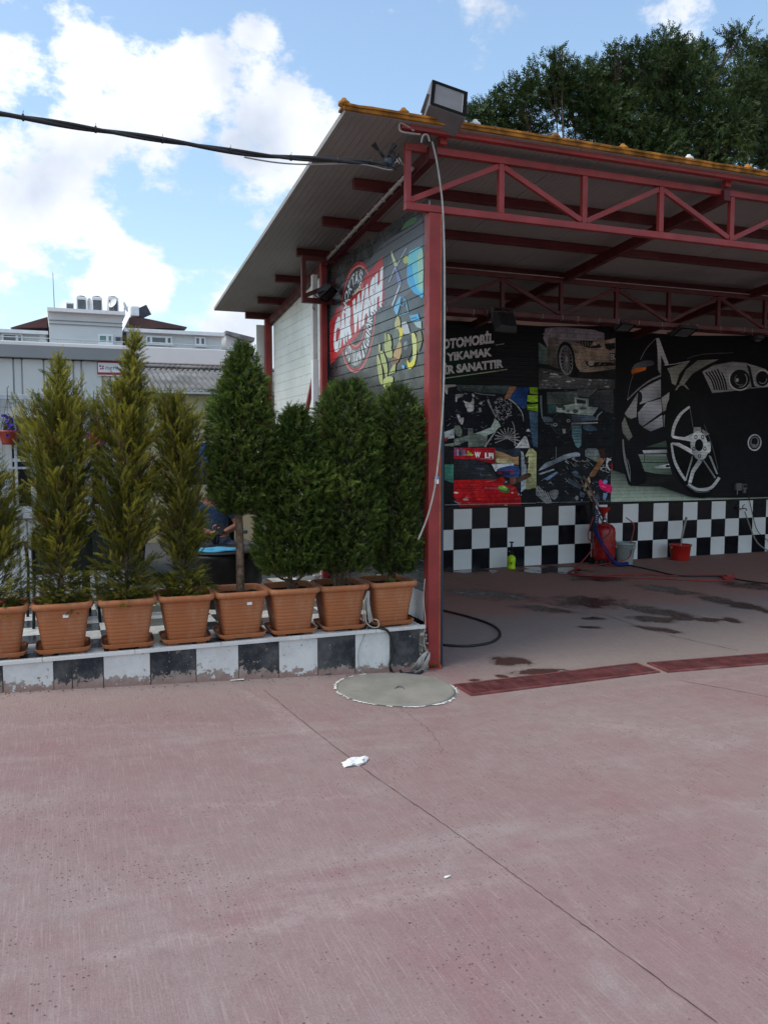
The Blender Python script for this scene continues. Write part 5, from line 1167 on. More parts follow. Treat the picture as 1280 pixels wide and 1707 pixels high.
# ================================================================== cables outside
oc = []
P0 = at(1, -.2, 655, 274)
far0 = (-9.5, 3.0, 7.55)
def cable_pts(dz=0, wob=0, seed=1, y_=0):
    rr = random.Random(seed); out = []
    scr = [(-2600, -190), (-1100, 55), (-260, 158), (0, 190), (160, 216), (300, 238), (440, 259), (550, 267), (620, 271), (652, 274)]
    for i, (x, y) in enumerate(scr):
        d = .0+.62*(1-(x+260)/912)*(1 if x > -300 else 1.15)                          # the wire comes towards the camera side on the left
        q = at(1, -.2-1.2*d+y_, x, y+wob*math.sin(i*2.1+seed)); out.append((q[0], q[1], q[2]+dz))
    return out
t = thing('overhead_cable', tuple(P0), 'twisted black overhead power cable crossing the sky to the roof corner', 'cable')
a = catmull([Vector(q) for q in cable_pts()], 24)
for s, (r_, mt) in enumerate([(.013, 'cable_black'), (.010, 'cable_black')]):
    pts = [q+Vector((0, math.cos(i*.13+s*3.14)*.008, math.sin(i*.13+s*3.14)*.008)) for i, q in enumerate(a)]
    MB().tube(pts, r_, 8).build('strand', mt, t, smooth=True)
pts = [q+Vector((0, 0, -.028-.012*math.sin(i*.11))) for i, q in enumerate(a[138:])]; MB().tube(pts, .005, 6).build('strand', 'cable_grey', t, smooth=True, label='thin pale wire tied below')
m = MB(); rr = random.Random(3)
for i in range(20, len(a)-4, 19): q = a[i]; m.tube([q+Vector((-.006, 0, 0)), q+Vector((.006, 0, 0))], .021, 8); m.tube([q+Vector((0, 0, .02)), q+Vector((.003, -.01, .035))], .0015, 4)
m.build('cable_tie', 'cable_black', t)['kind'] = 'stuff'
# connectors and loose tails at the roof corner
jx, jy, jz = at(1, -.1, 648, 272)
t = thing('cable_connector', (jx, jy, jz), 'bundle of black clamps and loose wire tails where the overhead cable ends', 'connector')
for (x0_, y0_, x1_, y1_) in ((640, 262, 622, 240), (646, 262, 658, 242)):
    a_, b_ = Vector(at(1, -.12, x0_, y0_)), Vector(at(1, -.12, x1_, y1_)); MB().tube([a_, a_.lerp(b_, .5)], .011, 8).build('clamp', 'black_plastic', t, smooth=True)
    c_ = a_.lerp(b_, .5); MB().tube([c_, b_], [.008, .022], 6).build('wire_tail', 'black_plastic', t)
MB().lathe([(.02, -.04), (.03, -.02), (.03, .03), (.015, .05)], (jx, jy, jz), 10).build('clamp', 'navy', t)
rr = random.Random(10)
for k in range(9):
    a_ = Vector(at(1, -.12, rr.uniform(635, 665), rr.uniform(262, 280))); b_ = Vector(at(1, -.05, rr.uniform(640, 678), rr.uniform(255, 288)))
    mid = (a_+b_)/2+Vector((rr.uniform(-.04, .04), -.03, rr.uniform(-.05, .05))); MB().tube([a_, mid, b_], .0045, 6, smooth=6).build('wire_tail', ('cable_black', 'cable_black', 'cable_grey')[k % 3], t, smooth=True)
t = thing('white_cable', (.04, -.05, 4.0), 'white cable falling from the floodlight down the red post into the conifer', 'cable')
MB().tube([at(1, -.12, 690, 218), at(1, -.13, 668, 205), at(1, -.13, 667, 218), at(1, -.12, 682, 222), at(1, -.11, 700, 224)], .0075, 8, smooth=8).build('loop', 'cable_white', t, smooth=True)
MB().tube([at(1, -.12, 702, 238), at(1, -.12, 705, 226), at(1, -.12, 712, 225), at(1, -.12, 716, 236)], .0075, 8, smooth=8).build('loop', 'cable_white', t, smooth=True)
MB().tube([at(1, -.08, x, y) for x, y in ((720, 236), (727, 265), (734, 310), (738, 350), (740.5, 420), (741, 500), (740.5, 600), (738, 680), (733, 745), (725, 810), (713, 860), (697, 900))], .0075, 8, smooth=8).build('lead', 'cable_white', t, smooth=True)
q = at(1, -.012, 728.5, 799)
m = MB(); m.box(q[0]-.018, q[0]+.014, -.012, -.001, q[2]-.035, q[2]-.001); tg = m.build('round_tag', 'paper', t); tg['label'] = 'white and blue sticker on the post'
boxo('sticker', 'sky_blue', t, q[0]-.018, q[0]+.014, -.012, -.001, q[2], q[2]+.024)
# coiled white lead between the pots, and the black one down the kerb
t = thing('lead_bundle', tuple(at(1, -.01, 612, 1015)), 'bundle of white leads hanging between the two right hand pots', 'cable')
rr = random.Random(2)
for k in range(9):
    w0 = rr.uniform(-5, 5); MB().tube([at(1, .0, 614+w0*.3, 985), at(1, -.02, 611+w0, 1005), at(1, -.03, 612+w0*1.5, 1025), at(1, -.03, 614+w0*1.6, 1040-abs(w0))], .0042, 6, smooth=6).build('strand', 'cable_white', t, smooth=True)
MB().tube([at(1, -.03, 609, 1020), at(1, -.05, 611, 1038), at(1, -.06, 622, 1046), at(1, -.05, 631, 1044), at(1, -.04, 630, 1035), at(1, -.02, 622, 1032)], .005, 6, smooth=8).build('strand', 'cable_white', t, smooth=True)
MB().tube([at(1, -.012, 612, 1046), at(1, -.012, 606, 1062), at(1, -.012, 599, 1080), at(1, -.012, 597, 1100), at(1, -.02, 600, 1115), at(1, -.04, 606, 1122)], .0025, 6, smooth=6).build('strand', 'cable_grey', t, smooth=True)
t = thing('black_lead', tuple(at(1, -.02, 650, 1060)), 'thick black lead running down the painted kerb to a coil on the ground', 'cable')
gpz = lambda x, y, h=.015: gp(x, y, .0+h)
MB().tube([at(1, .05, 606, 1044), at(1, -.01, 630, 1047), at(1, -.03, 645, 1051), at(1, -.028, 653, 1066), at(1, -.026, 655, 1085), at(1, -.026, 650, 1105), (at(1, -.03, 650, 1112)), gpz(655, 1121), gpz(668, 1126), gpz(690, 1124), gpz(703, 1120), gpz(700, 1116), gpz(680, 1115), gpz(668, 1117), gpz(672, 1122), gpz(690, 1121)], .010, 8, smooth=8).build('lead', 'cable_black', t, smooth=True)
t = thing('grey_lead_coil', tuple(gpz(700, 1105)), 'coil of grey leads propped against the foot of the red post', 'cable')
for k in range(7):
    a_ = rr.uniform(-4, 4); MB().tube([at(1, -.05, 712+a_*.5, 1086), at(1, -.07, 704+a_, 1095), at(1, -.08, 696+a_*1.5, 1108), gpz(688+a_, 1117), gpz(700+a_, 1118), at(1, -.09, 712+a_*.6, 1100), at(1, -.06, 716, 1088)], .0055, 6, smooth=6).build('strand', 'cable_grey', t, smooth=True)
tag(MB().tube([at(1, -.02, 708, 965), at(1, -.02, 706, 1000), at(1, -.02, 709, 1040), at(1, -.02, 706, 1062), at(1, -.02, 711, 1095)], .004, 6, smooth=8).build('thin_cord', 'cable_white', smooth=True), 'thin white cord hanging beside the foot of the red post', 'cord')
# conduit along the rafter outside
tubeo('conduit', 'cable_grey', cb, [(-.10, .2, RZ(.2)-.16), (-.10, 2.45, RZ(2.45)-.17)], .016, 8, 2)
m = MB()
for k in range(12): y = .3+k*.18; m.box(-.119, -.081, y, y+.003, RZ(y)-.185, RZ(y)-.143)
m.build('conduit_clip', 'cable_white', cb)['kind'] = 'stuff'

# ================================================================== litter and weeds
q = gp(592, 1274, .055); rr = random.Random(5)
bm = bmesh.new(); bmesh.ops.create_icosphere(bm, subdivisions=3, radius=1)
for v in bm.verts:
    nn_ = mnoise.noise(v.co*1.7+Vector((3, 1, 2)))*.5+mnoise.noise(v.co*5)*.28; s = 1+nn_
    v.co = Vector((v.co.x*.078*s, v.co.y*.040*s, max(v.co.z, -.2)*.022*s+.006))
me = bpy.data.meshes.new('crumpled_paper'); bm.to_mesh(me); bm.free(); me.materials.append(M['paper'])
tag(link('crumpled_paper', me, None, (q[0], q[1], gz(q[0], q[1])), (0, 0, .4)), 'crumpled white tissue lying on the slab joint', 'litter')
q = gp(746, 1469, .05); tag(MB().tube([(q[0]-.013, q[1], gz(q[0], 0)+.005), (q[0]+.013, q[1]+.004, gz(q[0], 0)+.005)], .0042, 8).build('cigarette_end', 'paper', smooth=True), 'small white cigarette end on the red concrete', 'litter')
q = gp(1126, 1536, .0); tag(MB().lathe([(.002, 0), (.013, .002), (.010, .008), (.001, .011)], (q[0], q[1], 0), 7).build('pebble', 'joint'), 'dark crumb of dirt on the red concrete at the lower right', 'litter')
m = MB(); rr = random.Random(15)
for k in range(260):
    x, y = rr.uniform(-3.2, 3.5), rr.uniform(-4.6, -.1); s = rr.uniform(.0015, .005); z = gz(x, y)
    if abs(x+.52) < .45 and y > -.95: continue
    if rr.random() < .4: y = -.02-abs(rr.gauss(0, .05)); x = rr.uniform(-3.4, -.2); z = gz(x, y); s *= 1.5
    a = rr.uniform(0, 6); m.add([(x+s*math.cos(a+i*1.57)*rr.uniform(.6, 1.2), y+s*math.sin(a+i*1.57)*rr.uniform(.6, 1.2), z+.001) for i in range(4)]+[(x, y, z+s)], [(0, 1, 4), (1, 2, 4), (2, 3, 4), (3, 0, 4)])
tag(m.build('grit', 'joint'), kind='stuff')
m = MB(); q0 = gp(395, 1137, .06)
for (px, py, w_, h_) in ((395, 1138, .055, .02), (345, 1133, .03, .008), (480, 1118, .02, .006)):
    q = gp(px, py, .06); m.add([(q[0]-w_, q[1]-h_*.5, gz(q[0], 0)+.007), (q[0]+w_*.9, q[1]-h_, gz(q[0], 0)+.007), (q[0]+w_, q[1]+h_*.8, gz(q[0], 0)+.007), (q[0]-w_*.7, q[1]+h_, gz(q[0], 0)+.007)], [(0, 1, 2, 3)])
tag(m.build('paint_flake', 'white_paint'), kind='stuff')
def weed(name, loc, n_, h_, label, seed, lw=.5):
    rr = random.Random(seed); t = thing(name, loc, label, 'weed'); m = MB()
    for k in range(n_):
        a = rr.uniform(0, 6.28); e = rr.uniform(.5, 1.3); l = h_*rr.uniform(.5, 1); d = Vector((math.cos(a)*math.cos(e), math.sin(a)*math.cos(e), math.sin(e)))
        s = Vector((-math.sin(a), math.cos(a), 0))*l*lw/2; p0 = Vector(loc)+Vector((rr.uniform(-.02, .02), rr.uniform(-.02, .02), 0)); mid = p0+d*l*.55; tip = p0+d*l+Vector((0, 0, -l*.25))
        m.add([p0, mid+s, tip, mid-s, mid-Vector((0, 0, l*.06))], [(0, 1, 4), (1, 2, 4), (2, 3, 4), (3, 0, 4)])
    o = m.build('leaves', 'weed', t); a = o.data.color_attributes.new('tint', 'FLOAT_COLOR', 'POINT'); d_ = []
    for v in o.data.vertices: d_ += [rr.uniform(0, .8), 0, 0, 1]
    a.data.foreach_set('color', d_); return t
q = gp(716, 1114); weed('weed', (q[0], q[1]-.02, 0), 26, .085, 'tiny green weed at the foot of the red post', 4, .35)

# ================================================================== pots
def sqr(w_, n=56, e=7.5, cx=0, cy=0, z=0):
    out = []
    for k in range(n):
        a = 2*math.pi*k/n; c_, s_ = math.cos(a), math.sin(a); r_ = w_/((abs(c_)**e+abs(s_)**e)**(1/e)); out.append((cx+r_*c_, cy+r_*s_, z))
    return out
def make_pot_meshes():
    m = MB(); rg = [sqr(.128, z=.030), sqr(.134, z=.034)]
    z = .045
    while z < .300:
        w_ = .134+(.176-.134)*(z-.034)/(.31-.034)
        rg += [sqr(w_, z=z), sqr(w_+.0010, z=z+.006), sqr(w_+.0030, z=z+.0225), sqr(w_+.0024, z=z+.0245)]; z += .0265
    rg += [sqr(.178, z=.312), sqr(.190, z=.316), sqr(.199, z=.324), sqr(.203, z=.338), sqr(.200, z=.354), sqr(.190, z=.362), sqr(.178, z=.360), sqr(.172, z=.348), sqr(.160, z=.26)]
    m.rings(rg, False, True); pot = m.build('pot', 'terracotta', smooth=True).data
    m = MB(); m.rings([sqr(.150, z=.014), sqr(.168, z=.018), sqr(.178, z=.036), sqr(.181, z=.046), sqr(.176, z=.048), sqr(.165, z=.028), sqr(.120, z=.026)], True, True)
    for sx_ in (-1, 1):
        for sy_ in (-1, 1): m.box(sx_*.10-.032, sx_*.10+.032, sy_*.10-.032, sy_*.10+.032, 0, .0155)
    sau = m.build('saucer', 'terracotta', smooth=False).data
    bmx = bmesh.new(); bmesh.ops.create_grid(bmx, x_segments=22, y_segments=22, size=.163)
    for v in bmx.verts: v.co.z = .315+mnoise.noise(v.co*22)*.012+mnoise.noise(v.co*70)*.006
    so_ = bpy.data.meshes.new('soil'); bmx.to_mesh(so_); bmx.free(); so_.materials.append(M['soil'])
    for nm in ('pot', 'saucer'):
        for o in [o for o in bpy.data.objects if o.name.startswith(nm) and o.parent is None and 'label' not in o and o.data in (pot, sau)]: bpy.data.objects.remove(o)
    return pot, sau, so_
POT, SAU, SOIL = make_pot_meshes()
PY = .185
PX = [-3.175, -2.765, -2.335, -1.93, -1.53, -1.135, -.735, -.325]

ra = random.Random(11)
LEY = [spray_template(21, .110, R(38), .027, .0058, ra, droop=.012) for _ in range(4)]
THU = [spray_template(15, .080, R(46), .025, .0072, ra, curl=.010, droop=.025) for _ in range(4)]
def bake(tpl, pos, dirs, spin, scale, tint, name, mat, parent):
    K = len(pos); pick = rng.integers(0, len(tpl), K); V = np.stack([t_[0] for t_ in tpl]); T = np.stack([t_[2] for t_ in tpl]); F = tpl[0][1]
    rot = frames(dirs, spin); nv = V.shape[1]
    P = np.einsum('kij,knj->kni', rot, V[pick])*scale[:, None, None]+pos[:, None, :]
    Fa = (F[None]+np.arange(K)[:, None, None]*nv).reshape(-1, F.shape[1]); P = P.reshape(-1, 3)-np.array(org(parent))
    me = bpy.data.meshes.new(name); me.vertices.add(len(P)); me.vertices.foreach_set('co', P.ravel().astype(np.float32))
    nf, k = Fa.shape; me.loops.add(nf*k); me.loops.foreach_set('vertex_index', Fa.ravel().astype(np.int32)); me.polygons.add(nf)
    me.polygons.foreach_set('loop_start', np.arange(0, nf*k, k, dtype=np.int32)); me.polygons.foreach_set('loop_total', np.full(nf, k, np.int32)); me.update(calc_edges=True)
    a = me.color_attributes.new('tint', 'FLOAT_COLOR', 'POINT'); c = np.zeros((K, nv, 4), np.float32); c[..., 3] = 1
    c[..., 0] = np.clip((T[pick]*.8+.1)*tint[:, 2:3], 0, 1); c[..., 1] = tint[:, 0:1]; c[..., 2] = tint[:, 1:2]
    a.data.foreach_set('color', c.ravel()); me.materials.append(M[mat]); return link(name, me, parent, org(parent))
def leyland(parent, base, ztop, prof, lean, nb, seed, bright=1.0):
    """prof: list of (height fraction, radius); branches sweep up and out from the stem, each clad with sprays"""
    r_ = np.random.default_rng(seed); z0 = base[2]; H = ztop-z0; ph, pr = zip(*prof)
    pos = []; dirs = []; br = []; dry = []; deep = []; twigs = MB()
    stem = lambda t: np.array([base[0]+lean[0]*t*t, base[1]+lean[1]*t*t, z0+H*t])
    for k in range(nb):
        t = (k+r_.uniform(0, 1))/nb; t = t**1.08*.97; az = k*2.39996+r_.uniform(-.4, .4)
        rad = np.interp(min(1, t+.06), ph, pr)*(r_.uniform(.75, 1.22) if r_.random() > .14 else r_.uniform(1.1, 1.32))
        el = R(r_.uniform(30, 60)) if t > .14 else R(r_.uniform(-18, 35)); ln = rad*.92/max(.45, math.cos(el))+.01
        ln = min(ln, (1.0-t)*H*.9+.035)
        s0 = stem(t); d = np.array([math.cos(az)*math.cos(el), math.sin(az)*math.cos(el), math.sin(el)])
        bowl = r_.uniform(.05, .22); pts = []
        side = np.cross(d, [0, 0, 1]); side /= np.linalg.norm(side)
        for j in range(7):
            u = j/6; pts.append(s0+d*ln*u+np.array([0, 0, bowl*ln*u*u])+side*math.sin(u*3)*r_.uniform(-.012, .012))
        twigs.tube([tuple(q) for q in pts], [.004, .0012], 4)
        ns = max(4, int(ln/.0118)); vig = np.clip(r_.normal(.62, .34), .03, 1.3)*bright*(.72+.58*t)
        isdry = r_.random() < (.17 if t < .6 else .03)
        for j in range(ns):
            u = .16+.84*(j+r_.random())/ns; q = s0+d*ln*u+np.array([0, 0, bowl*ln*u*u])
            a = r_.uniform(-1, 1); v = r_.uniform(-.7, .7); up = np.cross(side, d)
            dd = d*1.0+side*a*(1.35-.6*u)+up*v*(1.1-.4*u)+np.array([0, 0, .25])
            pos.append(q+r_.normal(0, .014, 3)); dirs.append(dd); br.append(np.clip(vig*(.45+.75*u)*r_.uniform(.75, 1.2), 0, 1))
            dry.append(.75 if (isdry and r_.random() < .6) else (r_.random() < .03)*.6); deep.append(np.clip((.55-u)*1.0, 0, .5)*r_.random())
    # leader
    for k in range(60):
        t = r_.uniform(.72, 1.0); az = r_.uniform(0, 6.28); pos.append(stem(t)); dirs.append([math.cos(az)*.55, math.sin(az)*.55, 1]); br.append(np.clip(.7*bright*r_.uniform(.7, 1.2), 0, 1)); dry.append(0); deep.append(0)
    K = len(pos); sc = r_.uniform(.45, .90, K)
    bake(LEY, np.array(pos), np.array(dirs, float), r_.uniform(0, 6.28, K), sc, np.stack([deep, dry, br], 1), 'foliage', 'leyland', parent)['kind'] = 'stuff'
    twigs.tube([tuple(stem(t)) for t in (0, .2, .4, .6, .8, .97)], [.016, .013, .010, .008, .005, .003], 7)
    tw_ = twigs.build('trunk', 'bark', parent, smooth=True)
    return K
def thuja(parent, base, z0, z1, prof, lean, n_, seed, trunks, bright=1.0, cx=0):
    r_ = np.random.default_rng(seed); H = z1-z0; ph, pr = zip(*prof)
    ax_ = lambda t: np.array([base[0]+lean[0]*t+cx, base[1]+lean[1]*t])
    pos = []; dirs = []; spin = []; br = []; dry = []; deep = []
    ld = [(r_.uniform(0, 6.28), r_.uniform(0, 1), r_.uniform(.12, .30), r_.uniform(-.16, .20)) for _ in range(46)]
    while len(pos) < n_:
        t = r_.random(); az = r_.uniform(0, 6.28); rad = np.interp(t, ph, pr)
        if r_.random() > rad/max(pr)+.12: continue
        lump = 0
        for (la, lt, lw_, lh) in ld:
            da = (az-la+math.pi) % (2*math.pi)-math.pi; d2 = (da*max(pr)/.9)**2+((t-lt)*H)**2; lump += lh*math.exp(-d2/(lw_*.42)**2)
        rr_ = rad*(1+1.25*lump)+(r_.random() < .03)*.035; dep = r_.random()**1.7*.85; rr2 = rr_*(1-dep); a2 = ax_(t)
        p_ = np.array([a2[0]+rr2*math.cos(az), a2[1]+rr2*math.sin(az), z0+H*t])
        el = R(r_.uniform(5, 60))+(t > .9)*.5
        dd = np.array([math.cos(az+r_.normal(0, .55))*math.cos(el), math.sin(az+r_.normal(0, .55))*math.cos(el), math.sin(el)])
        pos.append(p_); dirs.append(dd); spin.append(r_.uniform(0, 6.28)); br.append(np.clip((.46+2.2*lump)*bright*(1-dep)*r_.uniform(.6, 1.5), 0, 1)); dry.append((r_.random() < .012)*.9); deep.append(np.clip(dep*1.2, 0, .5))
    K = len(pos); bake(THU, np.array(pos), np.array(dirs), np.array(spin), r_.uniform(.6, 1.1, K), np.stack([deep, dry, br], 1), 'foliage', 'thuja', parent)['kind'] = 'stuff'
    m = MB()
    for pts, ra_ in trunks: m.tube(pts, ra_, 8, smooth=5)
    for k in range(70):                                     # bare inner twigs
        t = r_.uniform(0, .8); az = r_.uniform(0, 6.28); a2 = ax_(t); rad = np.interp(t, ph, pr)*r_.uniform(.5, .95); z_ = z0+H*t
        m.tube([(a2[0], a2[1], z_-.05), (a2[0]+rad*.5*math.cos(az), a2[1]+rad*.5*math.sin(az), z_+.02), (a2[0]+rad*math.cos(az+.1), a2[1]+rad*math.sin(az+.1), z_+.09)], [.004, .0012], 4)
    m.build('trunk', 'bark', parent, smooth=True)
TLAB = ['golden green conifer in the pot cut by the picture edge', 'golden green conifer whose thin top stands against the white cabin wall',
        'tallest golden conifer, in the third pot, its tip above the cabin roof', 'golden conifer leaning out over the fourth pot towards the cream wall',
        'dark thuja trained on one bare trunk with a tall rounded crown', 'short dark thuja with bare lower twigs between the standard and the widest bush',
        'widest dark thuja bush, blunt topped, in the second pot from the red post', 'narrow dark thuja squeezed against the red post']
for i, x_ in enumerate(PX):
    t = thing('potted_conifer', (x_, PY, KZ), TLAB[i], 'potted tree', 'conifers in terracotta pots along the kerb')
    yaw = ra.uniform(-.035, .035); rot = (0, 0, yaw); yy = PY+ra.uniform(-.008, .008)
    po = link('pot', POT, t, (x_, yy, KZ), rot); link('saucer', SAU, po, (x_, yy, KZ)); link('soil', SOIL, t, (x_, yy, KZ), rot)
    if i in (0, 1, 4):
        lx = {0: 0.0, 1: .02, 4: .045}[i]; boxo('label_sticker', 'paper', t, x_+lx-.018, x_+lx+.018, yy-.182, yy-.179, KZ+.262, KZ+.283)
    b = (x_, PY, KZ+.28); S = KZ+.31
    if i == 0: leyland(t, b, 1.95, [(0, .16), (.2, .18), (.5, .16), (.8, .08), (1, .015)], (-.12, .02), 200, 21, .95)
    if i == 1: leyland(t, b, 2.40, [(0, .165), (.26, .165), (.38, .215), (.63, .235), (.755, .19), (.84, .085), (.92, .04), (1, .012)], (.03, 0), 270, 22, 1.0)
    if i == 2: leyland(t, b, 2.60, [(0, .18), (.1, .215), (.4, .225), (.6, .205), (.70, .16), (.82, .095), (.90, .04), (1, .01)], (.10, 0), 310, 23, .95)
    if i == 3: leyland(t, b, 2.18, [(0, .14), (.12, .165), (.5, .145), (.70, .165), (.83, .165), (.93, .08), (1, .015)], (-.05, .02), 235, 24, .82)
    if i == 4:
        thuja(t, (x_+.02, PY), 1.27, 2.52, [(0, .09), (.10, .21), (.28, .225), (.57, .215), (.74, .165), (.9, .09), (1, .03)], (.04, .0), 5200, 31,
              [([(x_+.015, PY, S-.02), (x_+.015, PY, 1.1), (x_+.005, PY, 1.5), (x_+.02, PY, 2.0), (x_+.03, PY, 2.4)], [.032, .030, .027, .02, .008])], 1.15)
    if i == 5:
        thuja(t, (x_+.03, PY), .80, 2.06, [(0, .17), (.12, .27), (.4, .27), (.6, .255), (.8, .19), (.90, .12), (1, .04)], (.04, .0), 7400, 32,
              [([(x_, PY, S-.03), (x_+.01, PY, 1.0), (x_+.03, PY, 1.9)], [.024, .018, .006])]+[([(x_+.01*k, PY, S+.02+.03*(k % 3)), (x_+.10*math.cos(k*1.3), PY+.10*math.sin(k*1.3)-.03, S+.12), (x_+.20*math.cos(k*1.3), PY+.19*math.sin(k*1.3), S+.24)], [.007, .003]) for k in range(9)], 1.0)
    if i == 6:
        thuja(t, (x_+.04, PY), .80, 2.27, [(0, .15), (.1, .26), (.3, .28), (.6, .275), (.8, .25), (.93, .18), (1, .09)], (.05, .02), 6300, 33,
              [([(x_+.04*k, PY+.02*k, S-.03), (x_+.05*k, PY, 1.0), (x_+.08*k, PY, 1.7)], [.017, .013, .006]) for k in (-1, 0, 1)]+[([(x_+.02*k-.05, PY, S), (x_+.10*math.cos(k*1.7), PY+.10*math.sin(k*1.7), S+.14), (x_+.17*math.cos(k*1.7), PY+.17*math.sin(k*1.7), S+.28)], [.005, .002]) for k in range(10)], 1.0)
    if i == 7:
        thuja(t, (x_+.06, PY), .76, 2.24, [(0, .12), (.08, .17), (.3, .18), (.55, .20), (.72, .215), (.88, .17), (1, .06)], (.05, .02), 4600, 34,
              [([(x_+.02, PY, S-.03), (x_+.03, PY, 1.0), (x_+.03, PY, 1.8)], [.018, .014, .006])], .95)
q = (-.33, .06, KZ+.31); weed('weed', q, 16, .13, 'bright green broad leaved weed growing in the pot nearest the red post', 8, .38)

# ================================================================== white cabin behind the pots
SY = 2.0; SXR = -2.17; SZ = 2.68
sh = thing('white_cabin', (-3.6, SY, KZ), 'white ribbed panel cabin with a grey fascia and barred windows', 'cabin')
boxo('wall', 'white_steel', sh, -7.5, SXR, SY+.03, SY+2.6, KZ-.02, SZ-.12)
x = -7.45; k = 0
prof_w = .245
while x < SXR-.02:                                        # pressed wall sheets, broad face and narrow rib
    xb = min(x+prof_w-.075, SXR)
    for (za, zb) in ((KZ, 1.18), (2.14, SZ-.115)) if True else ():
        boxo('wall_panel', 'white_steel', sh, x, xb-.006, SY+.004, SY+.029, za, zb, .004)
        if xb+.06 < SXR: boxo('wall_panel', 'white_steel', sh, xb+.006, xb+.062, SY+.012, SY+.029, za, zb, .004)
    x += prof_w
boxo('fascia', 'grey_metal', sh, -7.55, SXR+.02, SY-.06, SY+2.65, SZ-.11, SZ, .004)
boxo('corner_post', 'white_steel', sh, SXR-.06, SXR+.004, SY-.004, SY+.0035, KZ, SZ-.112, .003)
boxo('sill', 'pvc', sh, -7.4, SXR-.07, SY-.05, SY+.003, 1.165, 1.21, .004); boxo('ledge', 'grey_metal', sh, -7.4, SXR-.07, SY-.02, SY+.0035, 1.145, 1.163, .002)
def cabin_window(x0, x1, z0, z1, n_):
    f = MB(); w_ = .05
    f.box(x0, x1, SY-.012, SY+.02, z1-w_, z1); f.box(x0, x1, SY-.012, SY+.02, z0, z0+w_); f.box(x0, x0+w_, SY-.012, SY+.02, z0+w_, z1-w_); f.box(x1-w_, x1, SY-.012, SY+.02, z0+w_, z1-w_)
    wn_ = f.build('window', 'pvc', sh, bevel=.003)
    for k in range(1, n_): xx = x0+(x1-x0)*k/n_; boxo('mullion', 'pvc', wn_, xx-.02, xx+.02, SY-.010, SY+.02, z0+w_+.001, z1-w_-.001, .002)
    zm = z0+(z1-z0)*.52; boxo('transom', 'pvc', wn_, x0+w_+.001, x1-w_-.001, SY-.008, SY+.018, zm-.014, zm+.014)
    for k in range(n_):
        xa, xb = x0+(x1-x0)*k/n_+.02, x0+(x1-x0)*(k+1)/n_-.02; boxo('pane', 'window_glass', wn_, max(xa, x0+w_)+.001, min(xb, x1-w_)-.001, SY+.008, SY+.013, z0+w_, z1-w_)
cabin_window(-3.20, -2.32, 1.22, 2.10, 4); cabin_window(-4.6, -3.36, 1.22, 2.10, 4)
boxo('wall_panel', 'white_steel', sh, -3.358, -3.202, SY+.002, SY+.028, 1.21, 2.138); boxo('wall_panel', 'white_steel', sh, -2.318, SXR-.062, SY+.002, SY+.028, 1.21, 2.138)
boxo('wall_panel', 'white_steel', sh, -7.5, -4.602, SY+.002, SY+.028, 1.21, 2.138); boxo('wall_panel', 'white_steel', sh, -4.60, SXR-.062, SY+.003, SY+.027, 2.101, 2.1385)
gr_ = thing('window_grille', (-3.4, SY-.10, 1.2), 'pale steel bar grille standing in front of the cabin windows', 'grille')
boxo('rail', 'grille', gr_, -4.7, SXR-.10, SY-.125, SY-.095, 2.20, 2.245, .004); boxo('rail', 'grille', gr_, -4.7, SXR-.10, SY-.12, SY-.10, 1.60, 1.62, .003); boxo('rail', 'grille', gr_, -4.7, SXR-.10, SY-.12, SY-.10, 1.22, 1.24, .003)
x = -4.66
while x < SXR-.1:
    boxo('grille_bar', 'grille', gr_, x-.012, x+.012, SY-.124, SY-.100, 1.17, 2.199, .003); x += .125 if int(x*100) % 2 else .115
for x in (-4.5, -3.3, -2.35): boxo('bracket', 'grille', gr_, x-.01, x+.01, SY-.099, SY+.0, 2.21, 2.235)
# sign
sg = thing('cabin_sign', (-2.25, SY-.02, 2.5), 'white sign with red bands and blue lettering on the cabin corner', 'sign')
s0 = at(1, SY-.02, 163, 601); s1 = at(1, SY-.02, 232, 601); s2 = at(1, SY-.02, 163, 626)
boxo('board', 'pvc', sg, s0[0], s1[0], SY-.02, SY-.0045, s2[2], s0[2], .002)
p = Print(1, SY-.0205, -1, (150, 590, .09375))
p.poly((.35, .02, .05), [(130, 120), (880, 135), (880, 175), (130, 152)]); p.poly((.35, .02, .05), [(140, 325), (880, 335), (880, 385), (140, 368)]); p.poly((.35, .02, .05), [(130, 120), (146, 121), (150, 368), (136, 368)])
p.ell((.03, .04, .10), 187, 215, 17, 17); p.ell((.35, .02, .06), 235, 224, 17, 17); p.ell((.35, .02, .06), 200, 262, 17, 15); p.ell((.30, .02, .08), 237, 262, 16, 14)
p.text((.10, .11, .22), 'ÖZTÜ', (278, 272), (512, 277), (278, 232), .02)
p.build('sign_print', 'flatprint', sg)

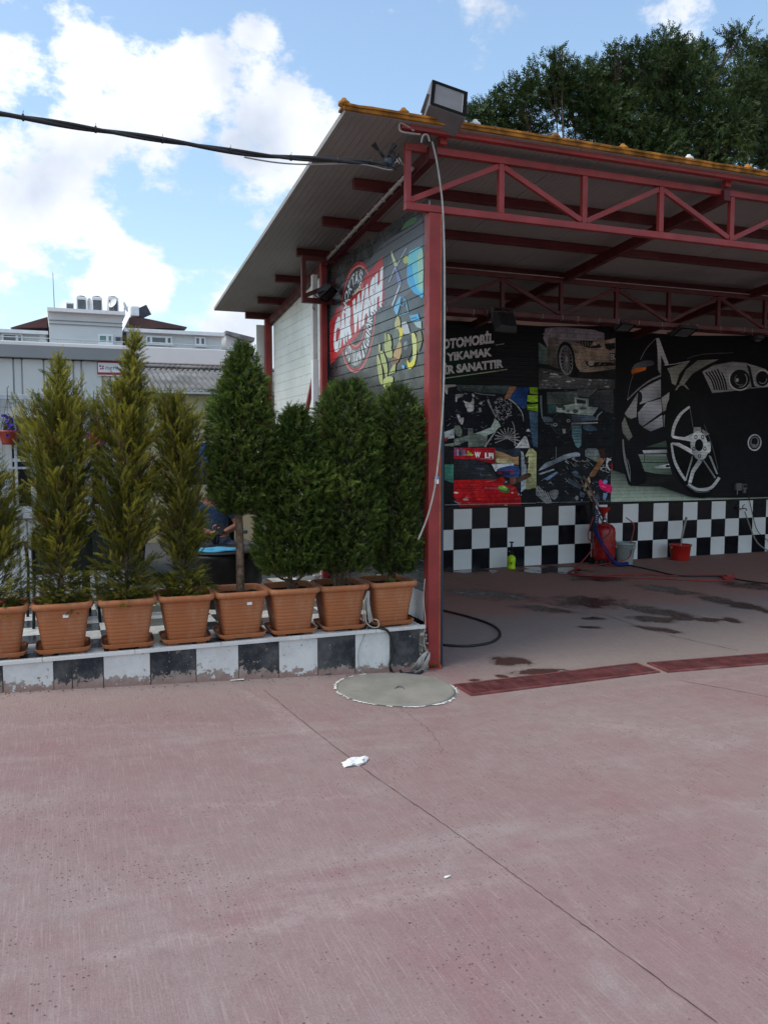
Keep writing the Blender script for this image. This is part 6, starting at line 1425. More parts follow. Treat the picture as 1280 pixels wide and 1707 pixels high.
# hanging flower pots
def petunia(x, y, z, col, label, seed, trail):
    t = thing('hanging_flower_pot', (x, y, z), label, 'flower pot', 'red pots of petunias hung from the window grille')
    MB().lathe([(.045, -.12), (.055, -.118), (.060, -.10), (.080, -.02), (.088, -.015), (.09, 0), (.084, .0), (.078, -.02)], (x, y, z), 24, False, True).build('pot', 'red_flower_pot', t, smooth=True)
    MB().lathe([(.07, -.013), (.001, -.005)], (x, y, z), 16, False, False).build('soil', 'soil', t)
    rr = random.Random(seed); m = MB()
    for k in range(3): a = k*2.1+.4; m.tube([(x+.08*math.cos(a), y+.08*math.sin(a), z), (x, y, z+.28)], .0018, 4)
    m.tube([(x, y, z+.28), (x, y, z+.36), (x+.01, y+.03, z+.38)], .003, 5); m.build('hanger', 'cable_black', t)
    lf = MB(); st_ = MB(); heads = []
    for k in range(34):
        a = rr.uniform(0, 6.28); r_ = rr.uniform(.03, .10+.05*trail); top = rr.uniform(.0, .13) if rr.random() > trail else -rr.uniform(0, .13)
        e = Vector((x+r_*math.cos(a), y+r_*math.sin(a)-.02, z+top)); b_ = Vector((x+rr.uniform(-.04, .04), y+rr.uniform(-.04, .04), z))
        st_.tube([b_, (b_+e)/2+Vector((0, 0, .04)), e], .0014, 3, smooth=3); heads.append(e)
        for j in range(6):
            q = b_.lerp(e, rr.random())+Vector((rr.uniform(-.012, .012), rr.uniform(-.012, .012), rr.uniform(0, .03))); d = Vector((rr.uniform(-1, 1), rr.uniform(-1, 1), rr.uniform(-.3, .8))).normalized()*rr.uniform(.012, .026); s = Vector((-d.y, d.x, 0)).normalized()*.007
            lf.add([q, q+d*.5+s, q+d, q+d*.5-s], [(0, 1, 2, 3)])
    st_.build('stems', 'weed_stem', t); o = lf.build('leaves', 'weed', t); o['kind'] = 'stuff'; a_ = o.data.color_attributes.new('tint', 'FLOAT_COLOR', 'POINT'); d_ = []
    for v in o.data.vertices: d_ += [rr.uniform(0, .6), 0, rr.choice((0, 0, .6)), 1]
    a_.data.foreach_set('color', d_)
    for e in heads[:18]:
        m = MB(); nrm = Vector((rr.uniform(-.7, .7), -1, rr.uniform(0, .9))).normalized(); a = nrm.orthogonal().normalized(); b_ = nrm.cross(a); r_ = rr.uniform(.014, .021); V = [e-nrm*.012]
        for k in range(10): th = k*.6283; rk = r_*(1 if k % 2 == 0 else .86); V.append(e+(a*math.cos(th)+b_*math.sin(th))*rk)
        m.add(V, [(0, k+1, (k+1) % 10+1) for k in range(10)]); m.build('flower', col, t, smooth=True)
M['weed_stem'] = simple('green_brown_stem', (.07, .06, .03), .8, .2, 30, 0)
M['purple'] = simple('purple_petal', (.07, .015, .30), .6, .15, 60, 0); M['magenta'] = simple('magenta_petal', (.38, .03, .30), .6, .2, 60, 0); M['crimson'] = simple('crimson_petal', (.35, .01, .04), .6, .2, 60, 0)
h0 = at(1, SY-.16, 15, 718); petunia(h0[0], SY-.16, h0[2], 'purple', 'red hanging pot with dark purple petunias at the left picture edge', 3, .1)
h1 = at(1, SY-.16, 158, 722); petunia(h1[0], SY-.16, h1[2], 'magenta', 'red hanging pot with magenta petunias trailing beside the tall conifer', 4, .55)
# red flower in the first pot
e = Vector(at(1, .03, 2, 1004)); m = MB(); m.lathe([(.001, -.012), (.02, .0), (.026, .006), (.001, .002)], tuple(e), 9); tag(m.build('fallen_flower', 'crimson', smooth=True), 'crimson flower head lying in the pot at the left edge', 'flower')

# ================================================================== chairs on the terrace
def make_chair(x, y, rz, label):
    t = thing('mesh_chair', (x, y, KZ), label, 'chair', 'dark green mesh chairs in front of the cabin'); Mx = Matrix.Rotation(rz, 4, 'Z')
    def put(m, name, mat, **k): m.V = [tuple(Mx@Vector(v)+Vector((x, y, KZ))) for v in m.V]; return m.build(name, mat, t, **k)
    # chair faces +y (towards the cabin); back towards the camera
    bp_ = [(-.23, -.22, .42), (-.235, -.27, .70), (-.20, -.29, .80), (-.10, -.30, .835), (.10, -.30, .835), (.20, -.29, .80), (.235, -.27, .70), (.23, -.22, .42)]
    put(MB().tube(bp_, .013, 8, smooth=6), 'back_frame', 'black_plastic', smooth=True)
    m = MB(); pr_ = [(.225, -.225, .43), (.23, -.268, .68), (.205, -.285, .78), (.11, -.295, .825)]
    rg = []
    for k in range(7): u = k/6*2-1; rg.append(u)
    V = []; n_ = len(pr_)
    for (w_, yy, zz) in pr_:
        for u in rg: V.append((w_*u, yy-.02*(1-u*u), zz))
    m.add(V, [(j*7+k, j*7+k+1, (j+1)*7+k+1, (j+1)*7+k) for j in range(n_-1) for k in range(6)]); o = put(m, 'backrest', 'chair_green', smooth=True); s_ = o.modifiers.new('thickness', 'SOLIDIFY'); s_.thickness = .006
    put(MB().box(-.225, .225, -.21, .24, .415, .435), 'seat', 'chair_green', bevel=.01)
    for s in (-1, 1):
        put(MB().tube([(s*.235, -.255, .62), (s*.265, -.12, .645), (s*.265, .12, .645), (s*.25, .22, .60), (s*.235, .24, .42)], .013, 8, smooth=6), 'armrest', 'black_plastic', smooth=True)
        put(MB().tube([(s*.23, -.22, .42), (s*.25, -.27, .0)], .012, 8), 'leg', 'black_plastic', smooth=True); put(MB().tube([(s*.235, .23, .43), (s*.25, .26, 0)], .012, 8), 'leg', 'black_plastic', smooth=True)
c0 = at(1, 1.25, 80, 900); make_chair(c0[0]+.10, 1.30, .12, 'dark green mesh chair behind the second conifer from the left'); make_chair(at(1, 1.3, 190, 900)[0], 1.32, -.08, 'dark green mesh chair behind the tallest golden conifer')

# ================================================================== drum table, blue cloth and the seated person
tx, ty = -1.40, 1.55
t = thing('round_table', (tx, ty, KZ), 'round black leather covered drum table on the terrace', 'table')
MB().lathe([(.32, 0), (.335, .02), (.36, .25), (.375, .44), (.37, .475), (.35, .485), (.001, .485)], (tx, ty, KZ), 40, False, True).build('drum', 'leather', t, smooth=True)
MB().lathe([(.378, .486), (.382, .492), (.378, .50), (.001, .501)], (tx, ty, KZ), 40, False, True).build('top', 'black_plastic', t, smooth=True)
m = MB(); rgc = [[(tx-.10+r_*math.cos(k*.2618)*(1.25), ty-.10+r_*math.sin(k*.2618)*.9, KZ+.503+z+.004*math.sin(k*1.7)) for k in range(24)] for r_, z in ((.20, .0), (.205, .008), (.12, .012), (.001, .011))]
m.rings(rgc, False, False); tag(m.build('blue_cloth', 'sky_blue', smooth=True), 'bright blue cloth spread on the black drum table', 'cloth')
pc = thing('plastic_armchair', (-1.36, 2.25, KZ), 'pale armchair carrying the seated person', 'chair')
px_, py_ = -1.36, 2.25
boxo('seat', 'black_plastic', pc, px_-.25, px_+.25, py_-.22, py_+.25, KZ+.36, KZ+.40, .015); boxo('backrest', 'black_plastic', pc, px_-.25, px_+.25, py_+.22, py_+.27, KZ+.40, KZ+.86, .02)
for s in (-1, 1):
    boxo('armrest', 'far_glass_dark', pc, px_+s*.27-.025, px_+s*.27+.025, py_-.22, py_+.22, KZ+.58, KZ+.62, .01)
    for yy in (-.18, .2): boxo('leg', 'black_plastic', pc, px_+s*.24-.018, px_+s*.24+.018, py_+yy-.018, py_+yy+.018, KZ, KZ+.36, .004)
def skin(name, mat, parent, verts, edges, radii, root=0, levels=2, label=None):
    me = bpy.data.meshes.new(name); o3 = org(parent); me.from_pydata([tuple(v[i]-o3[i] for i in range(3)) for v in verts], edges, []); o = link(name, me, parent, o3)
    sk = o.modifiers.new('skin', 'SKIN'); sk.use_smooth_shade = True
    for i, r_ in enumerate(radii): me.skin_vertices[0].data[i].radius = (r_, r_) if not hasattr(r_, '__len__') else r_
    for i in range(len(radii)): me.skin_vertices[0].data[i].use_root = (i == root)
    sb_ = o.modifiers.new('sub', 'SUBSURF'); sb_.levels = sb_.render_levels = levels
    # bake, so that the mesh carries its material
    dg = bpy.context.evaluated_depsgraph_get(); me2 = bpy.data.meshes.new_from_object(o.evaluated_get(dg)); o.modifiers.clear(); o.data = me2; me2.name = name
    me2.materials.clear(); me2.materials.append(M[mat]); me2.polygons.foreach_set('material_index', [0]*len(me2.polygons)); me2.polygons.foreach_set('use_smooth', [True]*len(me2.polygons)); me2.update()
    if label: o['label'] = label
    return o
pe = thing('person', (px_, py_, KZ+.40), 'seated person in a heather blue t-shirt looking down at a dark phone', 'person')
Hh = KZ+.40
W3 = lambda x, y, z: (px_+x, py_+y, Hh+z)
# continuous body: pelvis, spine, neck, head, arms, legs
bv = [W3(0, .06, .06), W3(0, .08, .22), W3(0, .06, .38), W3(0, .03, .48), W3(0, .0, .555), W3(0, -.035, .62), W3(0, -.045, .71),
      W3(.17, .03, .45), W3(.235, -.04, .25), W3(.06, -.22, .20), W3(-.17, .03, .45), W3(-.235, -.04, .25), W3(-.06, -.24, .20),
      W3(.09, -.02, .06), W3(.12, -.38, .07), W3(.13, -.36, -.30), W3(.13, -.46, -.365), W3(-.09, -.02, .06), W3(-.12, -.38, .07), W3(-.13, -.36, -.30), W3(-.13, -.46, -.365)]
be = [(0, 1), (1, 2), (2, 3), (3, 4), (4, 5), (5, 6), (3, 7), (7, 8), (8, 9), (3, 10), (10, 11), (11, 12), (0, 13), (13, 14), (14, 15), (15, 16), (0, 17), (17, 18), (18, 19), (19, 20)]
brd = [(.14, .10), (.145, .10), (.155, .095), (.10, .075), .052, .072, .07, .055, .042, .028, .055, .042, .028, .08, .06, .045, .035, .08, .06, .045, .035]
skin('body', 'skin', pe, bv, be, brd)
bmh = bmesh.new(); bmesh.ops.create_icosphere(bmh, subdivisions=4, radius=1)
tilt = Matrix.Rotation(R(38), 3, 'X')
for v in bmh.verts:
    x, y, z = v.co; y2 = y
    nose = math.exp(-((x/.13)**2+((z+.10)/.22)**2))*.26*(y < 0); brow = math.exp(-((x/.5)**2+((z-.22)/.10)**2))*.06*(y < 0); chin = math.exp(-((x/.35)**2+((z+.85)/.25)**2))*.14*(y < 0)
    eye = sum(math.exp(-(((x-s*.33)/.15)**2+((z-.06)/.11)**2)) for s in (-1, 1))*.09*(y < 0); mouth = math.exp(-((x/.28)**2+((z+.48)/.05)**2))*.04*(y < 0)
    ear = sum(math.exp(-(((x-s*1.0)/.25)**2+((y)/.2)**2+((z)/.25)**2)) for s in (-1, 1))*.14
    x *= 1+ear; y -= nose+brow+chin-eye-mouth
    jaw = 1-.22*max(0, -z)
    q = tilt@Vector((x*.076*jaw, y*.096, z*.118)); v.co = q+Vector(W3(0, -.065, .715))-Vector(org(pe))
me = bpy.data.meshes.new('head'); bmh.to_mesh(me); bmh.free(); me.materials.append(M['skin']); me.polygons.foreach_set('use_smooth', [True]*len(me.polygons)); link('head', me, pe, org(pe))
bmh = bmesh.new(); bmesh.ops.create_icosphere(bmh, subdivisions=4, radius=1)
for v in bmh.verts:
    q = Vector((v.co.x*.084, v.co.y*.104+.008, v.co.z*.126+.008)); q += q.normalized()*mnoise.noise(v.co*9)*.006; v.co = q
bmesh.ops.delete(bmh, geom=[v for v in bmh.verts if (v.co.y < -.045 and v.co.z < .07) or v.co.z < -.045], context='VERTS')
for v in bmh.verts: v.co = tilt@v.co+Vector(W3(0, -.065, .715))-Vector(org(pe))
me = bpy.data.meshes.new('hair'); bmh.to_mesh(me); bmh.free(); me.materials.append(M['hair']); hr = link('hair', me, pe, org(pe)); hr.modifiers.new('thickness', 'SOLIDIFY').thickness = .01
sv_ = [W3(0, .06, .02), W3(0, .08, .22), W3(0, .06, .38), W3(0, .03, .48), W3(.17, .03, .455), W3(.225, -.025, .31), W3(-.17, .03, .455), W3(-.225, -.025, .31)]
skin('tshirt', 'shirt', pe, sv_, [(0, 1), (1, 2), (2, 3), (3, 4), (4, 5), (3, 6), (6, 7)], [(.165, .13), (.165, .125), (.178, .115), (.115, .085), .075, .070, .075, .070])
skin('trousers', 'trouser', pe, [W3(0, .06, .02), W3(.09, -.02, .05), W3(.12, -.38, .06), W3(.13, -.36, -.30), W3(-.09, -.02, .05), W3(-.12, -.38, .06), W3(-.13, -.36, -.30)], [(0, 1), (1, 2), (2, 3), (0, 4), (4, 5), (5, 6)], [(.15, .12), .095, .075, .062, .095, .075, .062])
def hand(s, wrist, name):
    w_ = Vector(wrist); fw = Vector((-s*.55, -.75, .25)).normalized(); upv = Vector((0, -.35, 1)).normalized(); sd_ = fw.cross(upv).normalized(); upv = sd_.cross(fw)
    palm = w_+fw*.075; V = [tuple(w_-fw*.02), tuple(w_+fw*.03), tuple(palm)]; E_ = [(0, 1), (1, 2)]; Rr = [.026, (.032, .020), (.036, .018)]
    skin('hand', 'skin', pe, V, E_, Rr)
    for k, ln in enumerate((.072, .080, .076, .060)):
        b0 = palm-fw*.01+upv*((k-1.5)*.019); c1 = b0+fw*ln*.42; c2 = c1+(fw*.6+sd_*s*.75).normalized()*ln*.33; c3 = c2+(sd_*s-fw*.4).normalized()*ln*.28
        skin('finger', 'skin', pe, [tuple(b0), tuple(c1), tuple(c2), tuple(c3)], [(0, 1), (1, 2), (2, 3)], [.0095, .0088, .0080, .007], levels=1)
    b0 = w_+fw*.03+upv*.028; skin('finger', 'skin', pe, [tuple(b0), tuple(b0+upv*.03+fw*.02), tuple(b0+upv*.036+fw*.055+sd_*s*.015)], [(0, 1), (1, 2)], [.012, .0105, .008], levels=1)
hand(1, W3(.06, -.22, .20), 'r'); hand(-1, W3(-.06, -.24, .20), 'l')
q = W3(.0, -.315, .245); ph = thing('phone', q, 'dark mobile phone held up in the person\'s hands', 'phone')
m = MB(); m.box(-.036, .036, -.004, .004, -.07, .07); rx_ = Matrix.Rotation(R(-35), 4, 'X')@Matrix.Rotation(R(12), 4, 'Y'); m.V = [tuple(rx_@Vector(v)+Vector(q)) for v in m.V]; m.build('case', 'black_plastic', ph, bevel=.002)
m = MB(); m.box(-.033, .033, .0042, .0046, -.064, .064); m.V = [tuple(rx_@Vector(v)+Vector(q)) for v in m.V]; m.build('screen', 'window_glass', ph)

# ================================================================== cream outbuilding with fibre cement roof
YY = 7.2; ex0, ex1 = at(1, YY, 232, 650)[0], .9
ez = at(1, YY, 300, 651)[2]
ob = thing('outbuilding', ((ex0+ex1)/2, YY, 0), 'cream plastered outbuilding with a grey corrugated roof behind the terrace', 'building')
boxo('wall', 'cream', ob, ex0-1.2, ex1, YY+.10, YY+3.5, 0, ez-.03)
boxo('gutter', 'white_steel', ob, ex0-1.3, ex1+.1, YY-.05, YY+.02, ez-.05, ez+.01, .006)
rz_ = at(1, YY+2.1, 300, 617)[2]
m = MB(); cols = 760; xa, xb = ex0-1.3, ex1+.1; rows = []
per = .095
for (yy, zz) in ((YY-.06, ez+.012), (YY+.98, ez+.012+(rz_-ez)*.5), (YY+1.0, ez+.03+(rz_-ez)*.5), (YY+2.1, rz_+.02)):
    rows.append([(xa+(xb-xa)*i/cols, yy, zz+.017*math.cos((xa+(xb-xa)*i/cols)*2*math.pi/per)) for i in range(cols+1)])
n_ = cols+1; m.add([v for r_ in rows for v in r_], [(j*n_+i, j*n_+i+1, (j+1)*n_+i+1, (j+1)*n_+i) for j in range(3) for i in range(cols)])
rf = m.build('roof', 'fibre', ob, smooth=True); rf.modifiers.new('thickness', 'SOLIDIFY').thickness = .008
m = MB(); m.rings([[(x, YY+2.1+.10*math.cos(a), rz_+.03+.06*math.sin(a)+.012*math.cos(x*2*math.pi/per)) for a in (0, .8, 1.57, 2.3, 3.14)] for x in np.linspace(xa, xb, 90)], False, False); m.build('ridge', 'fibre', rf, smooth=True)
# blue patterned cloth hung in front of it
c0, c1 = at(1, 3.6, 318, 738), at(1, 3.6, 352, 805)
t = thing('patterned_panel', ((c0[0]+c1[0])/2, 3.6, c1[2]), 'blue and black floral patterned fabric panel hanging behind the conifers', 'panel')
boxo('fabric', 'navy', t, c0[0], c1[0]+.15, 3.6, 3.62, c1[2]-.02, c0[2], .002)
p = Print(1, 3.599, -1, (320, 720, .1641)); BL = (.035, .13, .32)
for pts in [[(60, 190), (75, 140), (110, 150), (112, 190), (80, 230)], [(70, 270), (100, 245), (145, 260), (150, 280), (90, 285), (70, 330)], [(30, 260), (50, 300), (48, 380), (30, 400)], [(80, 330), (130, 290), (150, 300), (95, 350)], [(85, 360), (150, 330), (152, 348), (90, 372)], [(90, 385), (150, 380), (150, 398), (92, 396)],
            [(85, 400), (140, 425), (135, 440), (82, 412)], [(75, 410), (115, 460), (100, 480), (72, 425)], [(60, 420), (70, 480), (50, 490), (45, 430)], [(40, 320), (70, 350), (60, 370), (35, 350)]]: p.poly(BL, pts, 2)
for k in range(12): a = k*.52; p.poly(BL, [(210+22*math.cos(a), 260+30*math.sin(a)), (210+70*math.cos(a-.12), 260+95*math.sin(a-.12)), (210+70*math.cos(a+.14), 260+95*math.sin(a+.14))], 0)
p.ring(BL, 100, 150, 26, 34, 12); p.build('fabric_print', 'flatprint', t)

# ================================================================== apartment block far behind
DY = 45.0
def B(x, y, dy=0): return at(1, DY+dy, x, y)
ap = thing('apartment_block', (0, DY, 0), 'off-white apartment block with green tinted windows behind the cabin', 'building')
def slab(name, mat, x0, y0, x1, y1, d0=0, d1=8, par=ap, zlow=None, bevel=0):
    xr_ = max(x0, 0); a, b = B(x0, y0), B(x1, y1); z1 = (B(xr_, y0)[2]+B(x1, y0)[2])/2; z0 = zlow if zlow is not None else (b[2]+B(xr_, y1)[2])/2
    return boxo(name, mat, par, a[0], b[0], DY+d0, DY+d1, z0, z1, bevel)
slab('wall', 'render_white', -260, 551, 80, 600, 1.6, 12, zlow=0)
slab('wall', 'render_white', 215, 552, 378, 600, 1.6, 12, zlow=0)
slab('wall', 'render_white', 81, 518, 208, 600, 1.2, 9, zlow=0)
pass
b0 = B(-260, 586); b1 = B(412, 612)
boxo('balcony_parapet', 'render_white', ap, b0[0], b1[0], DY-.9, DY-.7, B(300, 609)[2], B(300, 583)[2], .05)
boxo('wall', 'render_white', ap, b0[0], b1[0]-.3, DY-.2, DY+12, 0, B(300, 609)[2]-.06)
boxo('balcony_floor', 'grey_metal', ap, b0[0], b1[0], DY-.69, DY+1.55, B(300, 609)[2]-.05, B(300, 609)[2]+.1)
m = MB()
for zz in (B(300, 577)[2],): m.tube([(b0[0], DY-.8, zz), (b1[0], DY-.8, zz)], .03, 6)
x = b0[0]
while x < b1[0]: m.tube([(x, DY-.8, B(300, 586)[2]), (x, DY-.8, B(300, 577)[2])], .02, 5); x += 1.5
m.build('balcony_rail', 'grille', ap)
slab('cornice', 'pvc', -265, 545, 80, 551, 1.2, 12.3); slab('cornice', 'pvc', 210, 546, 381, 552, 1.2, 12.3); slab('cornice', 'pvc', 79, 512, 211, 518, .8, 9.3)
for yy in (531, 537): slab('string_course', 'grey_metal', 81.5, yy, 207.5, yy+.8, 1.12, 1.22)
def apwin(x0, x1, y0, y1, splits, d, glass, arm=1):
    a, b = B(x0, y0), B(x1, y1); xa, xb, zb_, za = a[0], b[0], b[2], a[2]; f = .10
    m = MB(); y_0, y_1 = DY+d-.10, DY+d+.02
    m.box(xa, xb, y_0, y_1, za-f, za); m.box(xa, xb, y_0, y_1, zb_, zb_+f); m.box(xa, xa+f, y_0, y_1, zb_+f, za-f); m.box(xb-f, xb, y_0, y_1, zb_+f, za-f)
    for s in splits: xx = xa+(xb-xa)*s; m.box(xx-.07, xx+.07, y_0, y_1, zb_+f, za-f)
    wn_ = m.build('window', 'pvc', ap); ss = [0]+list(splits)+[1]
    for i in range(len(ss)-1): boxo('pane', glass if (i != 9) else glass, wn_, xa+(xb-xa)*ss[i]+.08, xa+(xb-xa)*ss[i+1]-.08, DY+d-.05, DY+d-.02, zb_+f, za-f)
    boxo('sill', 'pvc', wn_, xa-.08, xb+.08, y_0-.12, y_0-.01, zb_-.08, zb_-.005)
apwin(0, 37, 549, 566, [.72], 1.58, 'far_glass_dark'); apwin(65, 76, 552, 562.5, [.45], 1.58, 'far_glass_dark'); apwin(165, 191, 552.5, 570, [.62], 1.18, 'far_glass'); apwin(247, 293, 553.5, 569.5, [.2, .78], 1.58, 'far_glass_dark')
apwin(331, 350, 555.5, 571.5, [.5], 1.58, 'far_glass_dark'); apwin(-80, -40, 549, 566, [.5], 1.58, 'far_glass_dark'); apwin(235, 280, 602.5, 616, [.22, .78], -.22, 'far_glass'); apwin(340, 379, 604, 620, [.24, .86], -.22, 'far_glass'); apwin(100, 150, 602, 618, [.5], -.22, 'far_glass')
# maroon pitched roofs
def wedge(name, mat, px_list, d0, d1):
    m = MB(); A_ = [B(x, y, d0) for x, y in px_list]; V = [(a[0], DY+d0, a[2]) for a in A_]+[(a[0], DY+d1, a[2]) for a in A_]; n_ = len(A_)
    m.add(V, [tuple(range(n_))[::-1], tuple(range(n_, 2*n_))]+[(i, (i+1) % n_, (i+1) % n_+n_, i+n_) for i in range(n_)]); return m.build(name, mat, ap)
wedge('roof', 'roof_maroon', [(18, 546), (80, 528), (80, 546)], 2.5, 11); wedge('roof', 'roof_maroon', [(216, 547), (216, 529), (240, 530), (312, 545), (312, 547)], 2.5, 11)
wedge('roof', 'fibre', [(377, 551), (425, 563), (424, 569), (408, 567), (377, 556)], 2.5, 10); wedge('wall', 'render_white', [(377, 556), (416, 567), (416, 590), (377, 590)], 3, 9)
slab('chimney', 'render_white', 409, 551, 414, 559, 4, 5); slab('chimney', 'grey_metal', 408.5, 549.5, 415, 551.2, 3.9, 5.1)
# roof plant, dishes, mast: things standing on the roof
def acu(x0, x1, y0, y1, label):
    a, b = B(x0, y0, 1.8), B(x1, y1, 1.8); zb_ = B(150, 512.5)[2]
    t = thing('air_conditioner', ((a[0]+b[0])/2, DY+2.2, zb_), label, 'air conditioner', 'air conditioning units on the apartment roof'); w_ = b[0]-a[0]
    boxo('cabinet', 'pvc', t, a[0], b[0], DY+1.8, DY+3, zb_, a[2], .04); boxo('fan_grille', 'ac_grille', t, a[0]+w_*.12, b[0]-w_*.12, DY+1.76, DY+1.79, zb_+.08, a[2]-(a[2]-zb_)*.2)
    m = MB()
    for k in range(1, 7): m.box(a[0]+w_*.12+w_*.76*k/7-.012, a[0]+w_*.12+w_*.76*k/7+.012, DY+1.73, DY+1.755, zb_+.08, a[2]-(a[2]-zb_)*.2)
    m.build('grille_wires', 'grey_metal', t)['kind'] = 'stuff'
    if x1-x0 > 14: MB().lathe([(w_*.45, 0), (w_*.40, .12), (w_*.2, .16), (.001, .17)], ((a[0]+b[0])/2, DY+2.4, a[2]), 16).build('fan_cowl', 'grey_metal', t, smooth=True)
acu(110, 124, 503.5, 513, 'smallest air conditioner, leftmost on the apartment roof'); acu(127.5, 145.5, 494, 513, 'large roof air conditioner just right of the smallest one'); acu(153.5, 171.5, 494.5, 513, 'large roof air conditioner in the middle of the row'); acu(180, 198.5, 495, 513, 'large roof air conditioner partly hidden by the satellite dish')
a = B(146, 496, 1.9); b = B(153, 513, 1.9); zb_ = B(150, 512.5)[2]; tag(boxo('roof_duct', 'white_steel', None, a[0]+.02, b[0]-.02, DY+2.0, DY+2.8, zb_, a[2], .04), 'pale duct box between the two middle roof air conditioners', 'duct')
def dish(x, y, r_, aim, label):
    c_ = Vector(B(x, y, 1.2)); c_.y = DY+1.3; t = thing('satellite_dish', (c_.x, c_.y, B(150, 512.5)[2]), label, 'satellite dish'); d = Vector(aim).normalized(); a = d.orthogonal().normalized(); b = d.cross(a)
    MB().rings([[c_+d*((k/5)**2*r_*.28)+(a*math.cos(j*.314)+b*math.sin(j*.314))*r_*(k/5+.001) for j in range(20)] for k in range(6)], False, False).build('dish', 'pvc', t, smooth=True)
    MB().tube([(c_.x, c_.y+.1, B(150, 514)[2]), (c_.x, c_.y+.1, c_.z)], .03, 6).build('mast', 'grey_metal', t); MB().tube([c_-b*r_*.8, c_+d*r_*.8], .015, 5).build('arm', 'grey_metal', t)
dish(190, 506, .30, (-.75, -.6, .45), 'round pale satellite dish in front of the right hand roof unit'); dish(208, 512, .32, (.9, -.35, .3), 'satellite dish at the corner of the raised roof block')
a = B(217, 511, 3); t = thing('solar_water_heater', (a[0], DY+3, B(225, 530)[2]), 'solar water heater with its tank and slanted panel on the maroon roof', 'water heater'); a = B(217.5, 511, 3); b = B(232, 529, 3)
boxo('tank', 'pvc', t, a[0], b[0], DY+2.6, DY+3.6, b[2], a[2], .08); MB().bar((b[0]+.05, DY+2.9, a[2]-.05), (b[0]+.35, DY+2.9, b[2]), .9, .08, (0, 1, 0)).build('panel', 'ac_grille', t)
a = B(91, 512); c_ = B(88, 445); tag(MB().tube([(a[0], DY+1.6, a[2]-.1), ((a[0]+c_[0])/2, DY+1.6, (a[2]+c_[2])/2), (c_[0], DY+1.6, c_[2])], [.03, .018], 6).build('antenna_mast', 'grey_metal'), 'thin antenna mast above the left end of the raised roof block', 'antenna')
a = B(192, 567, -.5); t = thing('outdoor_ac_unit', (a[0], DY-.5, a[2]), 'small air conditioner on the balcony beside the green window', 'air conditioner')
boxo('cabinet', 'grey_metal', t, a[0], a[0]+.42, DY-.6, DY-.3, a[2]-.10, a[2]+.2, .03); boxo('fan_grille', 'ac_grille', t, a[0]+.05, a[0]+.3, DY-.63, DY-.605, a[2]-.06, a[2]+.16)

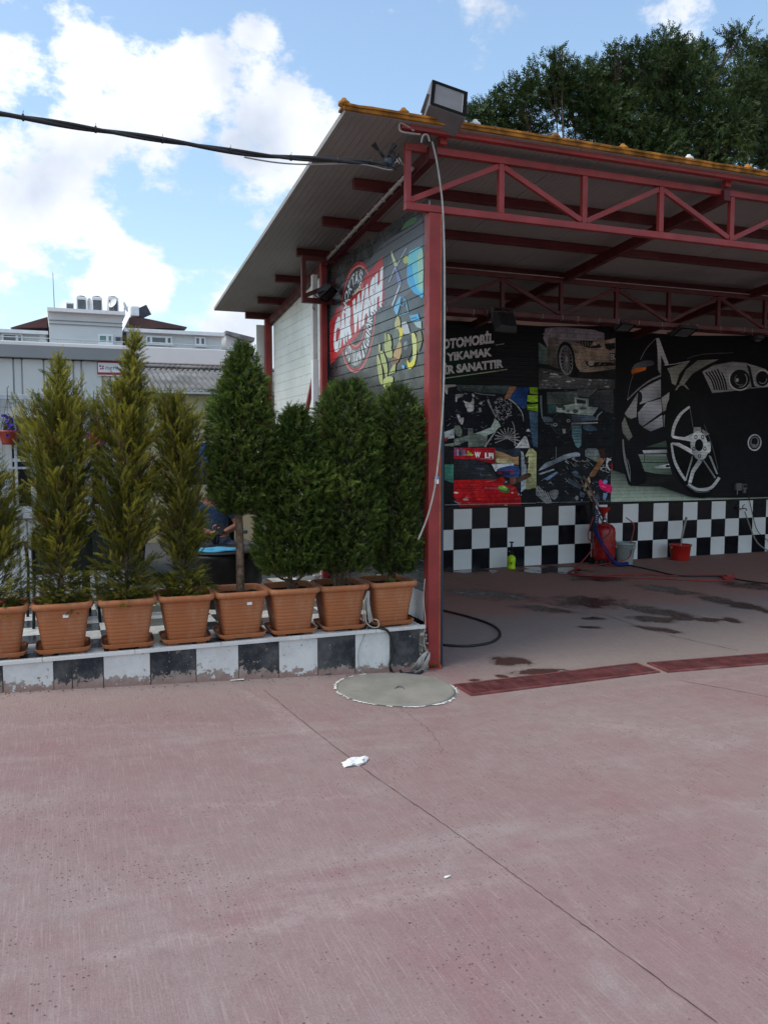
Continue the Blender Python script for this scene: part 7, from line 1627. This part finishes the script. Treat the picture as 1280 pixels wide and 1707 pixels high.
# ================================================================== trees behind the wash bay
TW = spray_template(10, .30, R(52), .105, .034, ra, droop=.08)
TW2 = spray_template(10, .25, R(48), .095, .032, ra, droop=.05)
def bigtree(name, clumps, dy, trunk, seed, label, nper, hidden):
    r_ = np.random.default_rng(seed); pos = []; dirs = []; br = []; deep = []; C3 = []
    t = thing(name, trunk, label, 'tree', 'broad leaved trees behind the wash bay roof')
    for (x, y, rp) in clumps:
        c_ = np.array(at(1, dy, x, y)); sc_ = (at(1, dy, x+rp, y)[0]-c_[0])*.93; C3.append((c_+np.array([0, r_.uniform(-1, 1)*.9, 0]), sc_))
    for c_, s_ in hidden: C3.append((np.array(c_, float), s_))
    for c_, s_ in C3:
        n_ = int(nper*s_*s_)
        lob = r_.normal(0, 1, (7, 3)); lob /= np.linalg.norm(lob, axis=1, keepdims=True); la = r_.uniform(.1, .45, 7)
        d = r_.normal(0, 1, (n_, 3)); d /= np.linalg.norm(d, axis=1, keepdims=True)
        bump_ = (la*np.exp((d@lob.T-1)*6)).sum(1); rad = s_*(.78+bump_)*(1-r_.random(n_)**1.7*.85)
        pos.append(c_+d*rad[:, None]*np.array([1, 1, .86])); dd = d*.8+r_.normal(0, .5, (n_, 3))+np.array([0, 0, .15]); dirs.append(dd)
        br.append(np.clip(.35+bump_*.8+r_.normal(0, .18, n_), 0, 1)); deep.append(np.zeros(n_))
    pos = np.concatenate(pos); dirs = np.concatenate(dirs); br = np.concatenate(br); K = len(pos)
    bake([TW, TW2], pos, dirs, r_.uniform(0, 6.28, K), r_.uniform(.6, 1.15, K), np.stack([np.zeros(K), (r_.random(K) < .01)*.5, br], 1), 'crown', 'bigtree', t)['kind'] = 'stuff'
    m = MB(); tp = Vector(trunk); fork = tp+Vector((0, 0, 3.2)); m.tube([tp, tp+Vector((.1, .05, 1.6)), fork], [.34, .27, .22], 12, smooth=4)
    for c_, s_ in C3:
        e = Vector(c_); mid = fork.lerp(e, .5)+Vector((r_.uniform(-.3, .3), r_.uniform(-.3, .3), -.25)); m.tube([fork, mid, e], [.09, .04, .008], 7, smooth=5)
        for k in range(6):
            d = Vector(r_.normal(0, 1, 3)).normalized(); m.tube([e.lerp(mid, .2), e+d*s_*.5, e+d*s_*.75], [.018, .004], 5)
    m.build('trunk', 'bark_grey', t, smooth=True)
    return K
k1 = bigtree('broad_tree', [(800, 192, 26), (832, 178, 34), (868, 165, 40), (908, 152, 40), (905, 122, 16), (945, 160, 44), (985, 140, 36), (998, 114, 15), (1030, 128, 34), (1060, 118, 30), (1035, 175, 60), (1090, 105, 34), (1112, 86, 20), (1128, 112, 30), (1160, 92, 26), (1192, 78, 24), (1218, 68, 18), (1130, 165, 60),
          (1190, 128, 30), (1205, 180, 40), (1090, 225, 62), (990, 215, 56), (900, 205, 45), (1160, 240, 60), (1215, 235, 40), (840, 212, 36), (1060, 270, 60), (1190, 290, 55)], 13.0, (10.6, 13.2, 0), 5, 'broad dark green tree rising above most of the orange roof edge', 1050,
          [((10.6, 13.6, 7.2), 2.6), ((8.2, 13.6, 6.8), 1.9), ((12.8, 13.6, 6.9), 1.8)])
k2 = bigtree('broad_tree', [(1258, 150, 32), (1262, 200, 38), (1275, 240, 42), (1272, 100, 26), (1282, 72, 20), (1300, 130, 50), (1320, 200, 60), (1340, 90, 50), (1380, 160, 70), (1400, 250, 80), (1262, 280, 36)], 13.6, (16.6, 14.2, 0), 6, 'second dark tree cut by the right picture edge beside the first', 950, [((16.5, 14.5, 7.0), 2.6)])
k3 = 0
for (x, y, h_) in ((838, 118, 22), (908, 95, 34), (925, 122, 16), (1237, 55, 30)):  # bare shoots above the crown
    a, b = at(1, 13, x, y+h_), at(1, 13, x, y); MB().tube([a, ((a[0]+b[0])/2+.04, a[1], (a[2]+b[2])/2), b], [.014, .004], 5).build('twig', 'bark_grey', bpy.data.objects['broad_tree'])
print('SPRAYS', k1, k2, 'tris', sum(len(o.data.polygons) for o in bpy.data.objects if o.type == 'MESH'))
